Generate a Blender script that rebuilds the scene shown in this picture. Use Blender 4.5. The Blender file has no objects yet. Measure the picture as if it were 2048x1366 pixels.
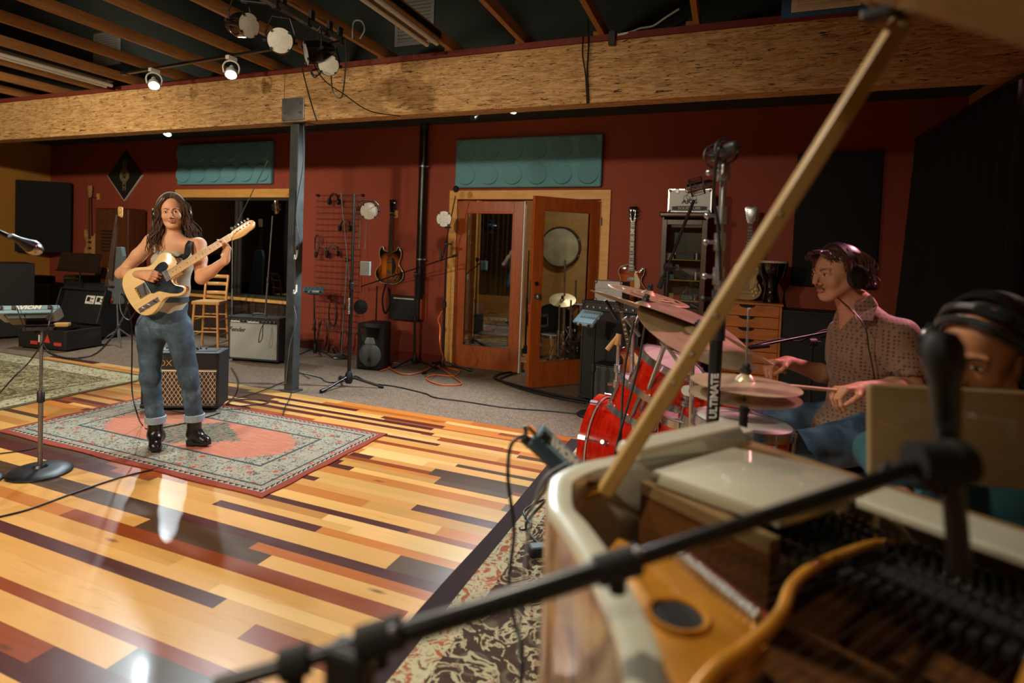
import bpy, math, random
import numpy as np
from mathutils import Vector, Matrix, Euler
random.seed(7)
PI = math.pi
SC = bpy.context.scene
COL = SC.collection

# ------------------------------------------------------------------ camera
FPX, CXP, CYP = 1165.0, 979.0, 539.0          # focal length and principal point for a 2048 x 1366 frame
YAW, PIT, ROL = [math.radians(a) for a in (-22.3, -1.88, 2.09)]
CAMP = Vector((0, 0, 1.43))
FW = Vector((math.sin(YAW)*math.cos(PIT), math.cos(YAW)*math.cos(PIT), math.sin(PIT)))
_r = Vector((math.cos(YAW), -math.sin(YAW), 0)); _u = _r.cross(FW)
RT = _r*math.cos(ROL) + _u*math.sin(ROL)
UP = -_r*math.sin(ROL) + _u*math.cos(ROL)
cam = bpy.data.cameras.new('camera'); camo = bpy.data.objects.new('camera', cam); COL.objects.link(camo)
cam.sensor_width = 36; cam.sensor_fit = 'HORIZONTAL'; cam.lens = FPX/2048*36
cam.shift_x = (1024-CXP)/2048; cam.shift_y = -(683-CYP)/2048
cam.clip_start = 0.05; cam.clip_end = 60
m = Matrix((RT, UP, -FW)).transposed().to_4x4(); m.translation = CAMP; camo.matrix_world = m
cam.dof.use_dof = True; cam.dof.focus_distance = 4.1; cam.dof.aperture_fstop = 1.5
SC.camera = camo
def ray(x, y): return RT*((x-CXP)/FPX) - UP*((y-CYP)/FPX) + FW
def FL(x, y, z=0.0):
    r = ray(x, y); return CAMP + r*((z-CAMP.z)/r.z)
def AY(x, y, Y):
    r = ray(x, y); return CAMP + r*(Y/r.y)
def DP(x, y, d): return CAMP + ray(x, y)*d

# ------------------------------------------------------------------ world, exposure
W = bpy.data.worlds.new('world'); SC.world = W; W.use_nodes = True
W.node_tree.nodes['Background'].inputs[0].default_value = (0.50, 0.78, 0.80, 1)
W.node_tree.nodes['Background'].inputs[1].default_value = 0.05
SC.view_settings.view_transform = 'Standard'; SC.view_settings.look = 'None'
SC.view_settings.exposure = 0.25; SC.view_settings.gamma = 1.0; SC.view_settings.use_curve_mapping = False

# ---- room lamps: ceiling floods out of frame, then the visible track heads
def spot(name, loc, target, power, color, size_deg=70, blend=0.5, radius=0.06):
    l = bpy.data.lights.new(name, 'SPOT'); l.energy = power; l.color = color
    l.spot_size = math.radians(size_deg); l.spot_blend = blend; l.shadow_soft_size = radius
    o = bpy.data.objects.new(name, l); COL.objects.link(o); o.location = loc
    o.rotation_euler = (Vector(target)-Vector(loc)).to_track_quat('-Z', 'Y').to_euler()
    return o
def bulb(name, loc, power, color, radius=0.05):
    l = bpy.data.lights.new(name, 'POINT'); l.energy = power; l.color = color; l.shadow_soft_size = radius
    o = bpy.data.objects.new(name, l); COL.objects.link(o); o.location = loc
    return o
WARM = (1.0, 0.84, 0.62); NEUT = (1.0, 0.88, 0.70); COOL = (0.86, 0.97, 1.0)
# flood heads on the rear track behind the camera (out of frame)
REAR = [(-3.6, -0.6, 2.9), (-1.4, -1.3, 2.9), (-5.6, 0.2, 2.9)]
spot('lamp_rear_track', REAR[0], (-3.6, 3.2, 0.6), 360, WARM, 95, 0.8, 0.10)
spot('lamp_rear_track', REAR[1], (-2.6, 3.6, 0.2), 290, WARM, 95, 0.8, 0.10)
spot('lamp_rear_track', REAR[2], (-8.2, 5.2, 1.1), 560, WARM, 90, 0.8, 0.10)
REAR.append((-1.5, 1.7, 3.0)); spot('lamp_piano_fill', REAR[3], (.1, 1.2, .9), 170, NEUT, 75, .7, .08)  # unseen lamp, added to brighten the piano and the kit
spot('lamp_stage_pink', (1.55, 4.1, 2.7), (-.4, 3.2, .3), 230, (1.0, .38, .48), 80, .8, .10)
# the two track heads in front of the beam, the two beyond it
TRK = [FL(308, 170, 2.90), FL(462, 148, 2.90)]
FAR = [AY(335, 267, 5.6), AY(1026, 219, 5.6)]
# ------------------------------------------------------------------ tagging
def tag(o, label=None, cat=None, group=None, kind=None):
    if label: o['label'] = label
    if cat: o['category'] = cat
    if group: o['group'] = group
    if kind: o['kind'] = kind
    return o
def thing(name, label, cat, loc=(0, 0, 0), rz=0.0, group=None, mat=None):
    o = bpy.data.objects.new(name, None); COL.objects.link(o)
    o.empty_display_size = 0.1
    o.location = loc; o.rotation_euler = (0, 0, rz)
    if mat is not None: o.matrix_world = mat
    return tag(o, label, cat, group)
def copy_tree(o, parent=None):
    c = o.copy(); COL.objects.link(c); c.parent = parent
    if parent is None and False: pass
    for ch in [x for x in list(bpy.data.objects) if x.parent == o]: copy_tree(ch, c)
    return c
def V(*a): return Vector(a)
def frame(origin, x, z):
    """matrix with local x along x and local z near z"""
    x = Vector(x).normalized(); z = Vector(z); y = z.cross(x).normalized(); z = x.cross(y)
    m = Matrix((x, y, z)).transposed().to_4x4(); m.translation = Vector(origin); return m

# ------------------------------------------------------------------ mesh builder
def spline(pts, n=8, closed=False):
    P = [Vector(p) for p in pts]; out = []
    N = len(P)
    if N < 3 and not closed:
        return [P[0].lerp(P[1], i/n) for i in range(n+1)]
    rng = range(N) if closed else range(N-1)
    for i in rng:
        if closed: a, b, c, d = P[i-1], P[i], P[(i+1) % N], P[(i+2) % N]
        else:
            a = P[i-1] if i > 0 else P[i]*2-P[i+1]; b = P[i]; c = P[i+1]; d = P[i+2] if i+2 < N else P[i+1]*2-P[i]
        for k in range(n):
            t = k/n
            out.append(0.5*((2*b)+(c-a)*t+(2*a-5*b+4*c-d)*t*t+(3*b-a-3*c+d)*t**3))
    if not closed: out.append(P[-1])
    return out
class MB:
    def __init__(s): s.v = []; s.f = []; s.mi = []; s.cur = 0; s.M = None
    def add(s, vs, fs, M=None):
        b = len(s.v)
        for v in vs:
            v = Vector(v)
            if M is not None: v = M @ v
            if s.M is not None: v = s.M @ v
            s.v.append(v)
        for f in fs: s.f.append([b+i for i in f]); s.mi.append(s.cur)
        return s
    def box(s, c, size, M=None, rz=0, taper=None):
        x, y, z = [q/2 for q in size]; c = Vector(c)
        vs = [Vector((a*x, b*y, d*z)) for a, b, d in ((-1,-1,-1),(1,-1,-1),(1,1,-1),(-1,1,-1),(-1,-1,1),(1,-1,1),(1,1,1),(-1,1,1))]
        if taper:
            for i in range(4, 8): vs[i].x *= taper[0]; vs[i].y *= taper[1]
        R = Matrix.Rotation(rz, 3, 'Z')
        return s.add([R @ v + c for v in vs], [(0,3,2,1),(4,5,6,7),(0,1,5,4),(1,2,6,5),(2,3,7,6),(3,0,4,7)], M)
    def span(s, a, b, M=None):
        a = Vector(a); b = Vector(b); d = b-a
        return s.box((a+b)/2, (abs(d.x), abs(d.y), abs(d.z)), M)
    def beam(s, a, b, w, h, upv=(0, 0, 1)):
        a = Vector(a); b = Vector(b); d = b-a; L = d.length; x = d.normalized()
        y = Vector(upv).cross(x)
        if y.length < 1e-4: y = Vector((0, 1, 0)).cross(x)
        y.normalize(); z = x.cross(y)
        M = Matrix((x, y, z)).transposed().to_4x4(); M.translation = (a+b)/2
        return s.box((0, 0, 0), (L, w, h), M)
    def ring(s, c, ax, r, seg, ref=None):
        ax = Vector(ax).normalized()
        u = ax.orthogonal().normalized() if ref is None else (Vector(ref)-Vector(ref).dot(ax)*ax).normalized()
        w = ax.cross(u)
        return [Vector(c)+u*(r*math.cos(2*PI*i/seg))+w*(r*math.sin(2*PI*i/seg)) for i in range(seg)]
    def cyl(s, a, b, r0, r1=None, seg=16, caps=True, M=None):
        a = Vector(a); b = Vector(b); r1 = r0 if r1 is None else r1
        ax = b-a; vs = s.ring(a, ax, r0, seg)+s.ring(b, ax, r1, seg)
        fs = [(i, (i+1) % seg, seg+(i+1) % seg, seg+i) for i in range(seg)]
        if caps: fs += [tuple(range(seg-1, -1, -1)), tuple(range(seg, 2*seg))]
        return s.add(vs, fs, M)
    def tube(s, pts, r, seg=8, n=6, smooth=True, closed=False, caps=True, M=None):
        P = spline(pts, n, closed) if smooth else [Vector(p) for p in pts]
        N = len(P); vs = []; fs = []
        t0 = (P[1]-P[0]).normalized(); u = t0.orthogonal().normalized()
        for i in range(N):
            if closed: t = P[(i+1) % N]-P[i-1]
            else: t = P[min(i+1, N-1)]-P[max(i-1, 0)]
            if t.length < 1e-9: t = t0
            t = t.normalized(); u = u-u.dot(t)*t
            if u.length < 1e-6: u = t.orthogonal()
            u.normalize(); w = t.cross(u)
            rr = r(i/(N-1)) if callable(r) else r
            for k in range(seg):
                a = 2*PI*k/seg; vs.append(P[i]+u*(rr*math.cos(a))+w*(rr*math.sin(a)))
        for i in range(N if closed else N-1):
            j = (i+1) % N
            for k in range(seg):
                l = (k+1) % seg; fs.append((i*seg+k, i*seg+l, j*seg+l, j*seg+k))
        if caps and not closed: fs += [tuple(range(seg-1, -1, -1)), tuple(range((N-1)*seg, N*seg))]
        return s.add(vs, fs, M)
    def lathe(s, prof, c=(0, 0, 0), ax=(0, 0, 1), seg=32, M=None, close=False):
        """prof: list of (radius, height)"""
        ax = Vector(ax).normalized(); u = ax.orthogonal().normalized() if abs(ax.z) < .999 else Vector((1, 0, 0)); w = ax.cross(u); c = Vector(c)
        vs = []; fs = []; n = len(prof)
        for r, h in prof:
            for i in range(seg):
                a = 2*PI*i/seg; vs.append(c+ax*h+(u*math.cos(a)+w*math.sin(a))*max(r, 1e-5))
        for j in range(n-1 if not close else n):
            k = (j+1) % n
            for i in range(seg): fs.append((j*seg+i, j*seg+(i+1) % seg, k*seg+(i+1) % seg, k*seg+i))
        return s.add(vs, fs, M)
    def prism(s, out, z0, z1, M=None, round_=0.0):
        """out: 2D outline counter clockwise in xy; optional rounded edge"""
        n = len(out); vs = []; fs = []
        cx = sum(p[0] for p in out)/n; cy = sum(p[1] for p in out)/n
        if round_ > 0:
            nr = []
            for i in range(n):
                a = out[i-1]; b = out[(i+1) % n]; dx, dy = b[0]-a[0], b[1]-a[1]; L = math.hypot(dx, dy) or 1
                nr.append((-dy/L, dx/L))
            r = round_
            lev = [(z0, r), (z0+r*.3, r*.3), (z0+r, 0), (z1-r, 0), (z1-r*.3, r*.3), (z1, r)]
        else: nr = [(0, 0)]*n; lev = [(z0, 0), (z1, 0)]
        for z, ins in lev:
            for i in range(n): vs.append((out[i][0]+nr[i][0]*ins, out[i][1]+nr[i][1]*ins, z))
        for l in range(len(lev)-1):
            for i in range(n):
                j = (i+1) % n; fs.append((l*n+i, l*n+j, (l+1)*n+j, (l+1)*n+i))
        fs.append(tuple(range(n-1, -1, -1))); t = (len(lev)-1)*n; fs.append(tuple(range(t, t+n)))
        return s.add(vs, fs, M)
    def ball(s, c, r, seg=16, rings=10, M=None):
        if not hasattr(r, '__len__'): r = (r, r, r)
        vs = []; fs = []
        for j in range(rings+1):
            th = PI*j/rings
            for i in range(seg):
                a = 2*PI*i/seg
                vs.append((c[0]+r[0]*math.sin(th)*math.cos(a), c[1]+r[1]*math.sin(th)*math.sin(a), c[2]+r[2]*math.cos(th)))
        for j in range(rings):
            for i in range(seg): fs.append((j*seg+i, (j+1)*seg+i, (j+1)*seg+(i+1) % seg, j*seg+(i+1) % seg))
        return s.add(vs, fs, M)
    def build(s, name, mat, parent=None, smooth=False, bev=0.0, bseg=2, origin=None, solid=0.0):
        vs = s.v
        o_loc = Vector((0, 0, 0))
        if parent is None and origin is None and vs:
            mn = Vector((min(v.x for v in vs), min(v.y for v in vs), min(v.z for v in vs)))
            mx = Vector((max(v.x for v in vs), max(v.y for v in vs), max(v.z for v in vs)))
            o_loc = Vector(((mn.x+mx.x)/2, (mn.y+mx.y)/2, mn.z))
        elif origin is not None: o_loc = Vector(origin)
        me = bpy.data.meshes.new(name)
        me.from_pydata([v-o_loc for v in vs], [], s.f)
        mats = mat if isinstance(mat, (list, tuple)) else [mat]
        for mm in mats: me.materials.append(mm)
        if len(mats) > 1:
            me.polygons.foreach_set('material_index', s.mi)
        if smooth:
            me.polygons.foreach_set('use_smooth', [True]*len(me.polygons))
            try: me.set_sharp_from_angle(angle=math.radians(smooth if smooth is not True else 42))
            except Exception: pass
        me.update()
        o = bpy.data.objects.new(name, me); COL.objects.link(o); o.location = o_loc
        if parent is not None: o.parent = parent
        if bev > 0:
            b = o.modifiers.new('bevel', 'BEVEL'); b.width = bev; b.segments = bseg; b.limit_method = 'ANGLE'; b.angle_limit = math.radians(40)
        if solid: 
            q = o.modifiers.new('solid', 'SOLIDIFY'); q.thickness = solid
        return o
def text_mesh(body, size, depth=0.002, M=None, shear=0.0, align='CENTER', sx=1.0, spacing=1.0, bold=0.0):
    """returns (verts, faces) of extruded lettering centred on the origin, in the xy plane facing +z"""
    cu = bpy.data.curves.new('t', 'FONT'); cu.body = body; cu.size = size; cu.extrude = depth/2; cu.shear = shear
    cu.align_x = 'CENTER'; cu.align_y = 'CENTER'; cu.space_character = spacing; cu.offset = bold; cu.resolution_u = 3
    o = bpy.data.objects.new('t', cu); COL.objects.link(o)
    dg = bpy.context.evaluated_depsgraph_get(); me = bpy.data.meshes.new_from_object(o.evaluated_get(dg))
    vs = [Vector((v.co.x*sx, v.co.y, v.co.z)) for v in me.vertices]; fs = [tuple(p.vertices) for p in me.polygons]
    bpy.data.objects.remove(o); bpy.data.curves.remove(cu); bpy.data.meshes.remove(me)
    return vs, fs
def text(name, body, size, M, mat, parent, depth=0.002, **k):
    vs, fs = text_mesh(body, size, depth, **k)
    mb = MB(); mb.add(vs, fs, M); return mb.build(name, mat, parent)
# matrix for lettering on the face of a thing whose front looks along -y: x right, z up
def front_face(x, y, z, s=1.0):
    return Matrix.Translation((x, y, z)) @ Matrix.Rotation(PI/2, 4, 'X')

# ------------------------------------------------------------------ smooth blended bodies: distance field + surface nets
class SDF:
    def __init__(s, lo, hi, h, far=0.08):
        s.lo = np.array(lo, float); s.h = h
        n = np.ceil((np.array(hi)-s.lo)/h).astype(int)+1; s.n = n; s.far = far
        s.D = np.full(n, far, np.float32)
    def _reg(s, lo, hi, mg):
        a = np.clip(np.floor((np.array(lo)-mg-s.lo)/s.h).astype(int), 0, s.n-1); b = np.clip(np.ceil((np.array(hi)+mg-s.lo)/s.h).astype(int)+1, 1, s.n)
        if (b <= a).any(): return None
        ax = [(s.lo[i]+s.h*np.arange(a[i], b[i])).astype(np.float32) for i in range(3)]
        return (slice(a[0], b[0]), slice(a[1], b[1]), slice(a[2], b[2])), ax[0][:, None, None], ax[1][None, :, None], ax[2][None, None, :]
    def _mix(s, sl, d, k, op):
        A = s.D[sl]
        if op == '+':
            if k > 0:
                hh = np.maximum(k-np.abs(A-d), 0)/k; s.D[sl] = np.minimum(A, d)-hh*hh*k*.25
            else: s.D[sl] = np.minimum(A, d)
        else:
            d = -d
            if k > 0:
                hh = np.maximum(k-np.abs(A-d), 0)/k; s.D[sl] = np.maximum(A, d)+hh*hh*k*.25
            else: s.D[sl] = np.maximum(A, d)
    def rc(s, a, b, ra, rb=None, k=0.02, op='+', sq=None):
        """tapered round limb from a to b; sq=(axis vector, factor) flattens it along an axis"""
        rb = ra if rb is None else rb
        a = np.array(a, float); b = np.array(b, float); R = max(ra, rb)*(max(1, sq[1]) if sq else 1)
        g = s._reg(np.minimum(a, b)-R, np.maximum(a, b)+R, k+s.far*.5)
        if g is None: return s
        sl, X, Y, Z = g
        px, py, pz = X-a[0], Y-a[1], Z-a[2]; ab = b-a; L2 = max((ab**2).sum(), 1e-9)
        t = np.clip((px*ab[0]+py*ab[1]+pz*ab[2])/L2, 0, 1)
        qx, qy, qz = px-t*ab[0], py-t*ab[1], pz-t*ab[2]
        if sq:
            w = np.array(sq[0], float); w /= np.linalg.norm(w); dd = qx*w[0]+qy*w[1]+qz*w[2]; c = 1/sq[1]-1
            qx = qx+dd*w[0]*c; qy = qy+dd*w[1]*c; qz = qz+dd*w[2]*c
        d = np.sqrt(qx*qx+qy*qy+qz*qz)-(ra+(rb-ra)*t)
        if sq: d = d*min(1, sq[1])
        s._mix(sl, d, k, op); return s
    def el(s, c, r, R=None, k=0.02, op='+'):
        c = np.array(c, float); r = np.array(r, float); m = r.max()
        g = s._reg(c-m, c+m, k+s.far*.5)
        if g is None: return s
        sl, X, Y, Z = g
        px, py, pz = X-c[0], Y-c[1], Z-c[2]
        if R is not None:
            R = np.array(R)[:3, :3]      # columns = local axes
            px, py, pz = (px*R[0, 0]+py*R[1, 0]+pz*R[2, 0]), (px*R[0, 1]+py*R[1, 1]+pz*R[2, 1]), (px*R[0, 2]+py*R[1, 2]+pz*R[2, 2])
        k0 = np.sqrt((px/r[0])**2+(py/r[1])**2+(pz/r[2])**2)
        k1 = np.sqrt((px/r[0]**2)**2+(py/r[1]**2)**2+(pz/r[2]**2)**2)+1e-6
        d = k0*(k0-1)/k1
        d = np.where(k0 < 1e-3, -r.min(), d)
        s._mix(sl, d, k, op); return s
    def cut(s, p, nrm):
        """remove everything on the side the normal points to"""
        X = (s.lo[0]+s.h*np.arange(s.n[0]))[:, None, None]; Y = (s.lo[1]+s.h*np.arange(s.n[1]))[None, :, None]; Z = (s.lo[2]+s.h*np.arange(s.n[2]))[None, None, :]
        nrm = np.array(nrm, float); nrm /= np.linalg.norm(nrm)
        d = (X-p[0])*nrm[0]+(Y-p[1])*nrm[1]+(Z-p[2])*nrm[2]
        s.D = np.maximum(s.D, d.astype(np.float32)); return s
    def ripple(s, fn):
        X = (s.lo[0]+s.h*np.arange(s.n[0]))[:, None, None]; Y = (s.lo[1]+s.h*np.arange(s.n[1]))[None, :, None]; Z = (s.lo[2]+s.h*np.arange(s.n[2]))[None, None, :]
        s.D = s.D+fn(X, Y, Z).astype(np.float32); return s
    def mesh(s):
        D = s.D; n = D.shape; ins = D < 0
        I = ins.astype(np.int8)
        cnt = sum(I[i:n[0]-1+i, j:n[1]-1+j, k:n[2]-1+k] for i in (0, 1) for j in (0, 1) for k in (0, 1))
        act = (cnt > 0) & (cnt < 8)
        idx = -np.ones(act.shape, np.int32); cells = np.argwhere(act); idx[act] = np.arange(len(cells))
        acc = np.zeros((len(cells), 3)); num = np.zeros(len(cells))
        cor = [(i, j, k) for i in (0, 1) for j in (0, 1) for k in (0, 1)]
        val = {c: D[cells[:, 0]+c[0], cells[:, 1]+c[1], cells[:, 2]+c[2]] for c in cor}
        for c in cor:
            for a in range(3):
                if c[a] == 0:
                    e = list(c); e[a] = 1; e = tuple(e); v0, v1 = val[c], val[e]; mk = (v0 < 0) != (v1 < 0)
                    t = np.where(mk, v0/np.where(mk, v0-v1, 1), 0)
                    for q in range(3): acc[:, q] += np.where(mk, c[q]+(t if q == a else 0), 0)
                    num += mk
        vs = s.lo+s.h*(cells+acc/num[:, None])
        F = []
        for a in range(3):
            b, c = (a+1) % 3, (a+2) % 3
            sl0 = [slice(1, -1)]*3; sl1 = [slice(1, -1)]*3
            sl0[a] = slice(0, n[a]-1); sl1[a] = slice(1, n[a])
            i0 = ins[tuple(sl0)]; i1 = ins[tuple(sl1)]
            for flip, mk in ((False, i0 & ~i1), (True, ~i0 & i1)):
                w = np.argwhere(mk)
                if not len(w): continue
                w = w+1; w[:, a] -= 1
                eb = np.zeros(3, int); eb[b] = 1; ec = np.zeros(3, int); ec[c] = 1
                q = [idx[tuple((w-x).T)] for x in (eb*0, eb, eb+ec, ec)]
                q = np.stack(q, 1)
                if flip: q = q[:, ::-1]
                F.append(q)
        F = np.concatenate(F); F = F[(F >= 0).all(1)]
        return vs, F
    def build(s, name, mats, parent=None, origin=(0, 0, 0), matfn=None, smooth_it=0):
        vs, F = s.mesh()
        me = bpy.data.meshes.new(name); o = Vector(origin)
        me.vertices.add(len(vs)); me.vertices.foreach_set('co', (vs-np.array(origin)).astype(np.float32).ravel())
        me.loops.add(F.size); me.loops.foreach_set('vertex_index', F.astype(np.int32).ravel())
        me.polygons.add(len(F)); me.polygons.foreach_set('loop_start', np.arange(0, F.size, 4, dtype=np.int32)); me.polygons.foreach_set('loop_total', np.full(len(F), 4, np.int32))
        mats = mats if isinstance(mats, (list, tuple)) else [mats]
        for mm in mats: me.materials.append(mm)
        if matfn is not None:
            cen = vs[F].mean(1); me.polygons.foreach_set('material_index', matfn(cen).astype(np.int32))
        me.polygons.foreach_set('use_smooth', np.ones(len(F), bool))
        me.update(calc_edges=True)
        ob = bpy.data.objects.new(name, me); COL.objects.link(ob)
        if parent is not None: ob.parent = parent
        else: ob.location = o
        if smooth_it:
            q = ob.modifiers.new('smooth', 'SMOOTH'); q.iterations = smooth_it; q.factor = 0.5
        return ob
# ------------------------------------------------------------------ materials
def srgb(h):
    h = h.lstrip('#'); c = [int(h[i:i+2], 16)/255 for i in (0, 2, 4)]
    return tuple((x/12.92 if x <= .04045 else ((x+.055)/1.055)**2.4) for x in c)+(1.0,)
class NT:
    def __init__(s, name):
        s.m = bpy.data.materials.new(name); s.m.use_nodes = True; s.t = s.m.node_tree; s.b = s.t.nodes['Principled BSDF']; s._c = None
    def n(s, typ, **k):
        x = s.t.nodes.new(typ)
        for a, b in k.items():
            if a.startswith('i_'):
                key = a[2:]; key = int(key) if key.isdigit() else key.replace('_', ' ')
                x.inputs[key].default_value = b
            else: setattr(x, a, b)
        return x
    def l(s, a, b): s.t.links.new(a, b)
    def co(s, scale=(1, 1, 1), rot=(0, 0, 0), kind='Object', loc=(0, 0, 0)):
        tc = s.n('ShaderNodeTexCoord'); mp = s.n('ShaderNodeMapping'); mp.inputs['Scale'].default_value = scale; mp.inputs['Rotation'].default_value = rot; mp.inputs['Location'].default_value = loc
        s.l(tc.outputs[kind], mp.inputs[0]); return mp.outputs[0]
    def noise(s, vec, scale, detail=4, rough=.55, dist=0.0):
        x = s.n('ShaderNodeTexNoise'); x.inputs['Scale'].default_value = scale; x.inputs['Detail'].default_value = detail; x.inputs['Roughness'].default_value = rough; x.inputs['Distortion'].default_value = dist
        s.l(vec, x.inputs['Vector']); return x.outputs['Fac']
    def ramp(s, fac, stops, interp='LINEAR'):
        r = s.n('ShaderNodeValToRGB'); r.color_ramp.interpolation = interp; e = r.color_ramp.elements
        while len(e) < len(stops): e.new(0.5)
        for i, (p, c) in enumerate(stops):
            e[i].position = p; e[i].color = c if len(c) == 4 else tuple(c)+(1,)
        s.l(fac, r.inputs[0]); return r.outputs[0]
    def mix(s, a, b, fac, mode='MIX'):
        x = s.n('ShaderNodeMix'); x.data_type = 'RGBA'; x.blend_type = mode
        for sock, v in ((x.inputs[6], a), (x.inputs[7], b), (x.inputs[0], fac)):
            if hasattr(v, 'links') or hasattr(v, 'is_linked'): s.l(v, sock)
            else: sock.default_value = v
        return x.outputs[2]
    def math(s, op, a, b=None, c=None):
        x = s.n('ShaderNodeMath'); x.operation = op
        for i, v in enumerate((a, b, c)):
            if v is None: continue
            if hasattr(v, 'is_linked'): s.l(v, x.inputs[i])
            else: x.inputs[i].default_value = v
        return x.outputs[0]
    def bump(s, h, strength=.3, dist=.01):
        x = s.n('ShaderNodeBump'); x.inputs['Strength'].default_value = strength; x.inputs['Distance'].default_value = dist
        s.l(h, x.inputs['Height']); s.l(x.outputs[0], s.b.inputs['Normal'])
    def set(s, **k):
        for a, b in k.items():
            key = {'col': 'Base Color', 'rough': 'Roughness', 'metal': 'Metallic', 'spec': 'Specular IOR Level', 'coat': 'Coat Weight', 'coatr': 'Coat Roughness', 'trans': 'Transmission Weight', 'ior': 'IOR', 'alpha': 'Alpha', 'sheen': 'Sheen Weight', 'emis': 'Emission Color', 'emstr': 'Emission Strength', 'sss': 'Subsurface Weight'}[a]
            if hasattr(b, 'is_linked'): s.l(b, s.b.inputs[key])
            else: s.b.inputs[key].default_value = b
        return s
MATS = {}
def flat(name, hexc, rough=.6, metal=0.0, var=0.06, vscale=30.0, **k):
    """plain paint, plastic or metal with faint uneven colour and roughness"""
    t = NT(name); c = srgb(hexc) if isinstance(hexc, str) else hexc
    v = t.noise(t.co(), vscale, 3)
    lo = tuple(x*(1-var) for x in c[:3])+(1,); hi = tuple(min(1, x*(1+var)) for x in c[:3])+(1,)
    t.set(col=t.ramp(v, [(.3, lo), (.7, hi)]), rough=t.math('MULTIPLY_ADD', v, .12, rough-.06), metal=metal, **k)
    MATS[name] = t.m; return t.m
def wood(name, a, b, scale=(2, 20, 20), rough=.4, coat=0.0, knots=False, bump=.05, dist=1.2, third=None):
    t = NT(name); v = t.co(scale)
    n1 = t.noise(v, 1.6, 5, .6, dist); n2 = t.noise(v, 9, 3, .6, .2)
    f = t.math('MULTIPLY_ADD', n2, .35, t.math('MULTIPLY', n1, .7))
    st = [(.32, srgb(a)), (.68, srgb(b))]
    if third: st.append((.8, srgb(third)))
    c = t.ramp(f, st)
    if knots:
        vo = t.n('ShaderNodeTexVoronoi'); vo.inputs['Scale'].default_value = 1.0
        t.l(t.co(knots), vo.inputs['Vector'])
        c = t.mix(c, srgb('#5c3616'), t.ramp(vo.outputs['Distance'], [(.02, (1, 1, 1, 1)), (.12, (0, 0, 0, 1))]))
    t.set(col=c, rough=rough, coat=coat, coatr=.12)
    if bump: t.bump(f, bump, .004)
    MATS[name] = t.m; return t.m
M = {}
def mk(name, *a, **k): M[name] = flat(name, *a, **k); return M[name]
mk('black', '#17181a', .5); mk('black_satin', '#141517', .32); mk('black_matte', '#131414', .85); mk('black_gloss', '#0c0c0d', .12, coat=.6)
mk('tolex', '#1c1d1f', .6, var=.35, vscale=400); mk('rubber', '#151515', .75); mk('cable', '#121314', .45); mk('grey_cable', '#6d7478', .45)
mk('orange_cable', '#e0682c', .45); mk('white_plastic', '#d6d6cf', .4); mk('cream', '#d8cda8', .35); mk('silver', '#b9bcbf', .3, 1.0); mk('alu', '#a4a8ab', .38, .85, vscale=60)
mk('chrome', '#c3c6cc', .2, .9, var=.02); mk('nickel', '#a8a49a', .22, 1.0); mk('steel', '#8d9193', .38, .9, var=.25, vscale=12); mk('dark_steel', '#3b3e40', .4, .7, var=.3, vscale=10)
mk('brass', '#b8903c', .25, 1.0); mk('grey_plastic', '#4c5052', .5); mk('mid_grey', '#7a7d7c', .5); mk('post_paint', '#3e4344', .55, .2, var=.35, vscale=9)
mk('diffuser_white', '#bdbcb2', .55, var=.1, vscale=60); mk('red_sticker', '#c23a25', .5); mk('paper', '#d9d9d4', .7); mk('tan_strap', '#c89a5b', .6)
mk('aviom_blue', '#6c909f', .35, .15); mk('aviom_dark', '#2c3f49', .45); mk('soft_blue', '#3f6a82', .4)
mk('skin', '#c48b6b', .6, var=.07, vscale=14, sss=.0); mk('skin_light', '#c9936f', .6, var=.07, vscale=14); mk('skin_tan', '#a9714c', .45, var=.07, vscale=14)
mk('lip', '#b57a64', .4); mk('eye_white', '#d8d2c8', .2); mk('iris', '#2a1a10', .15); mk('brow', '#2a1c14', .8)
mk('mirror_silver', '#cfd3d4', .12, 1.0)
mk('pink_stick', '#c9a27a', .5); mk('gold_piping', '#b99a58', .4, .3)
mk('joist_black', '#1f2322', .8, var=.2, vscale=3)
# ------------------------------------------------------------------ room shell
YB = 6.42; XL = -10.85; XR = 1.9; ZC = 2.95; YF = -2.4; YE = 4.41   # back wall, side walls, low ceiling, wall behind the camera, edge of the boards
mk('red_wall', '#8c3c26', .75, var=.05, vscale=5); mk('yellow_wall', '#b07a2e', .8, var=.05, vscale=5); mk('ceiling_black', '#2a3330', .9, var=.15, vscale=2)
mk('base_red', '#7a2a1a', .6); mk('sill_red', '#6a2417', .7, var=.12)
M['pine'] = wood('pine', '#c98d42', '#e0a95c', (1.5, 1.5, 14), .5, knots=(5, 5, 2.2), bump=.02)
M['pine_h'] = wood('pine_h', '#c98d42', '#e0a95c', (14, 1.5, 1.5)[::-1] if False else (1.5, 14, 14), .5, knots=(2.2, 5, 5), bump=.02)
M['joist'] = wood('joist', '#7f5430', '#aa773f', (16, 1.6, 16), .7, knots=(9, 1.6, 9))
M['fir'] = wood('fir', '#8b3f16', '#b05a24', (14, 14, 1.2), .35, coat=.25, bump=.02)
M['ply'] = wood('ply', '#a8793f', '#c4945a', (1, 1, 5), .6, bump=.02)
# carpet
t = NT('carpet'); v = t.noise(t.co(), 130, 3, .8); v2 = t.noise(t.co(), 22, 4, .7)
c = t.ramp(v, [(.34, srgb('#4a3c31')), (.5, srgb('#7d6a59')), (.68, srgb('#a39383'))]); c = t.mix(c, srgb('#5d4d40'), t.ramp(v2, [(.45, (0, 0, 0, 1)), (.7, (.45, .45, .45, 1))]))
t.set(col=c, rough=.95, spec=.1); t.bump(v, .5, .01); M['carpet'] = t.m
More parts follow.
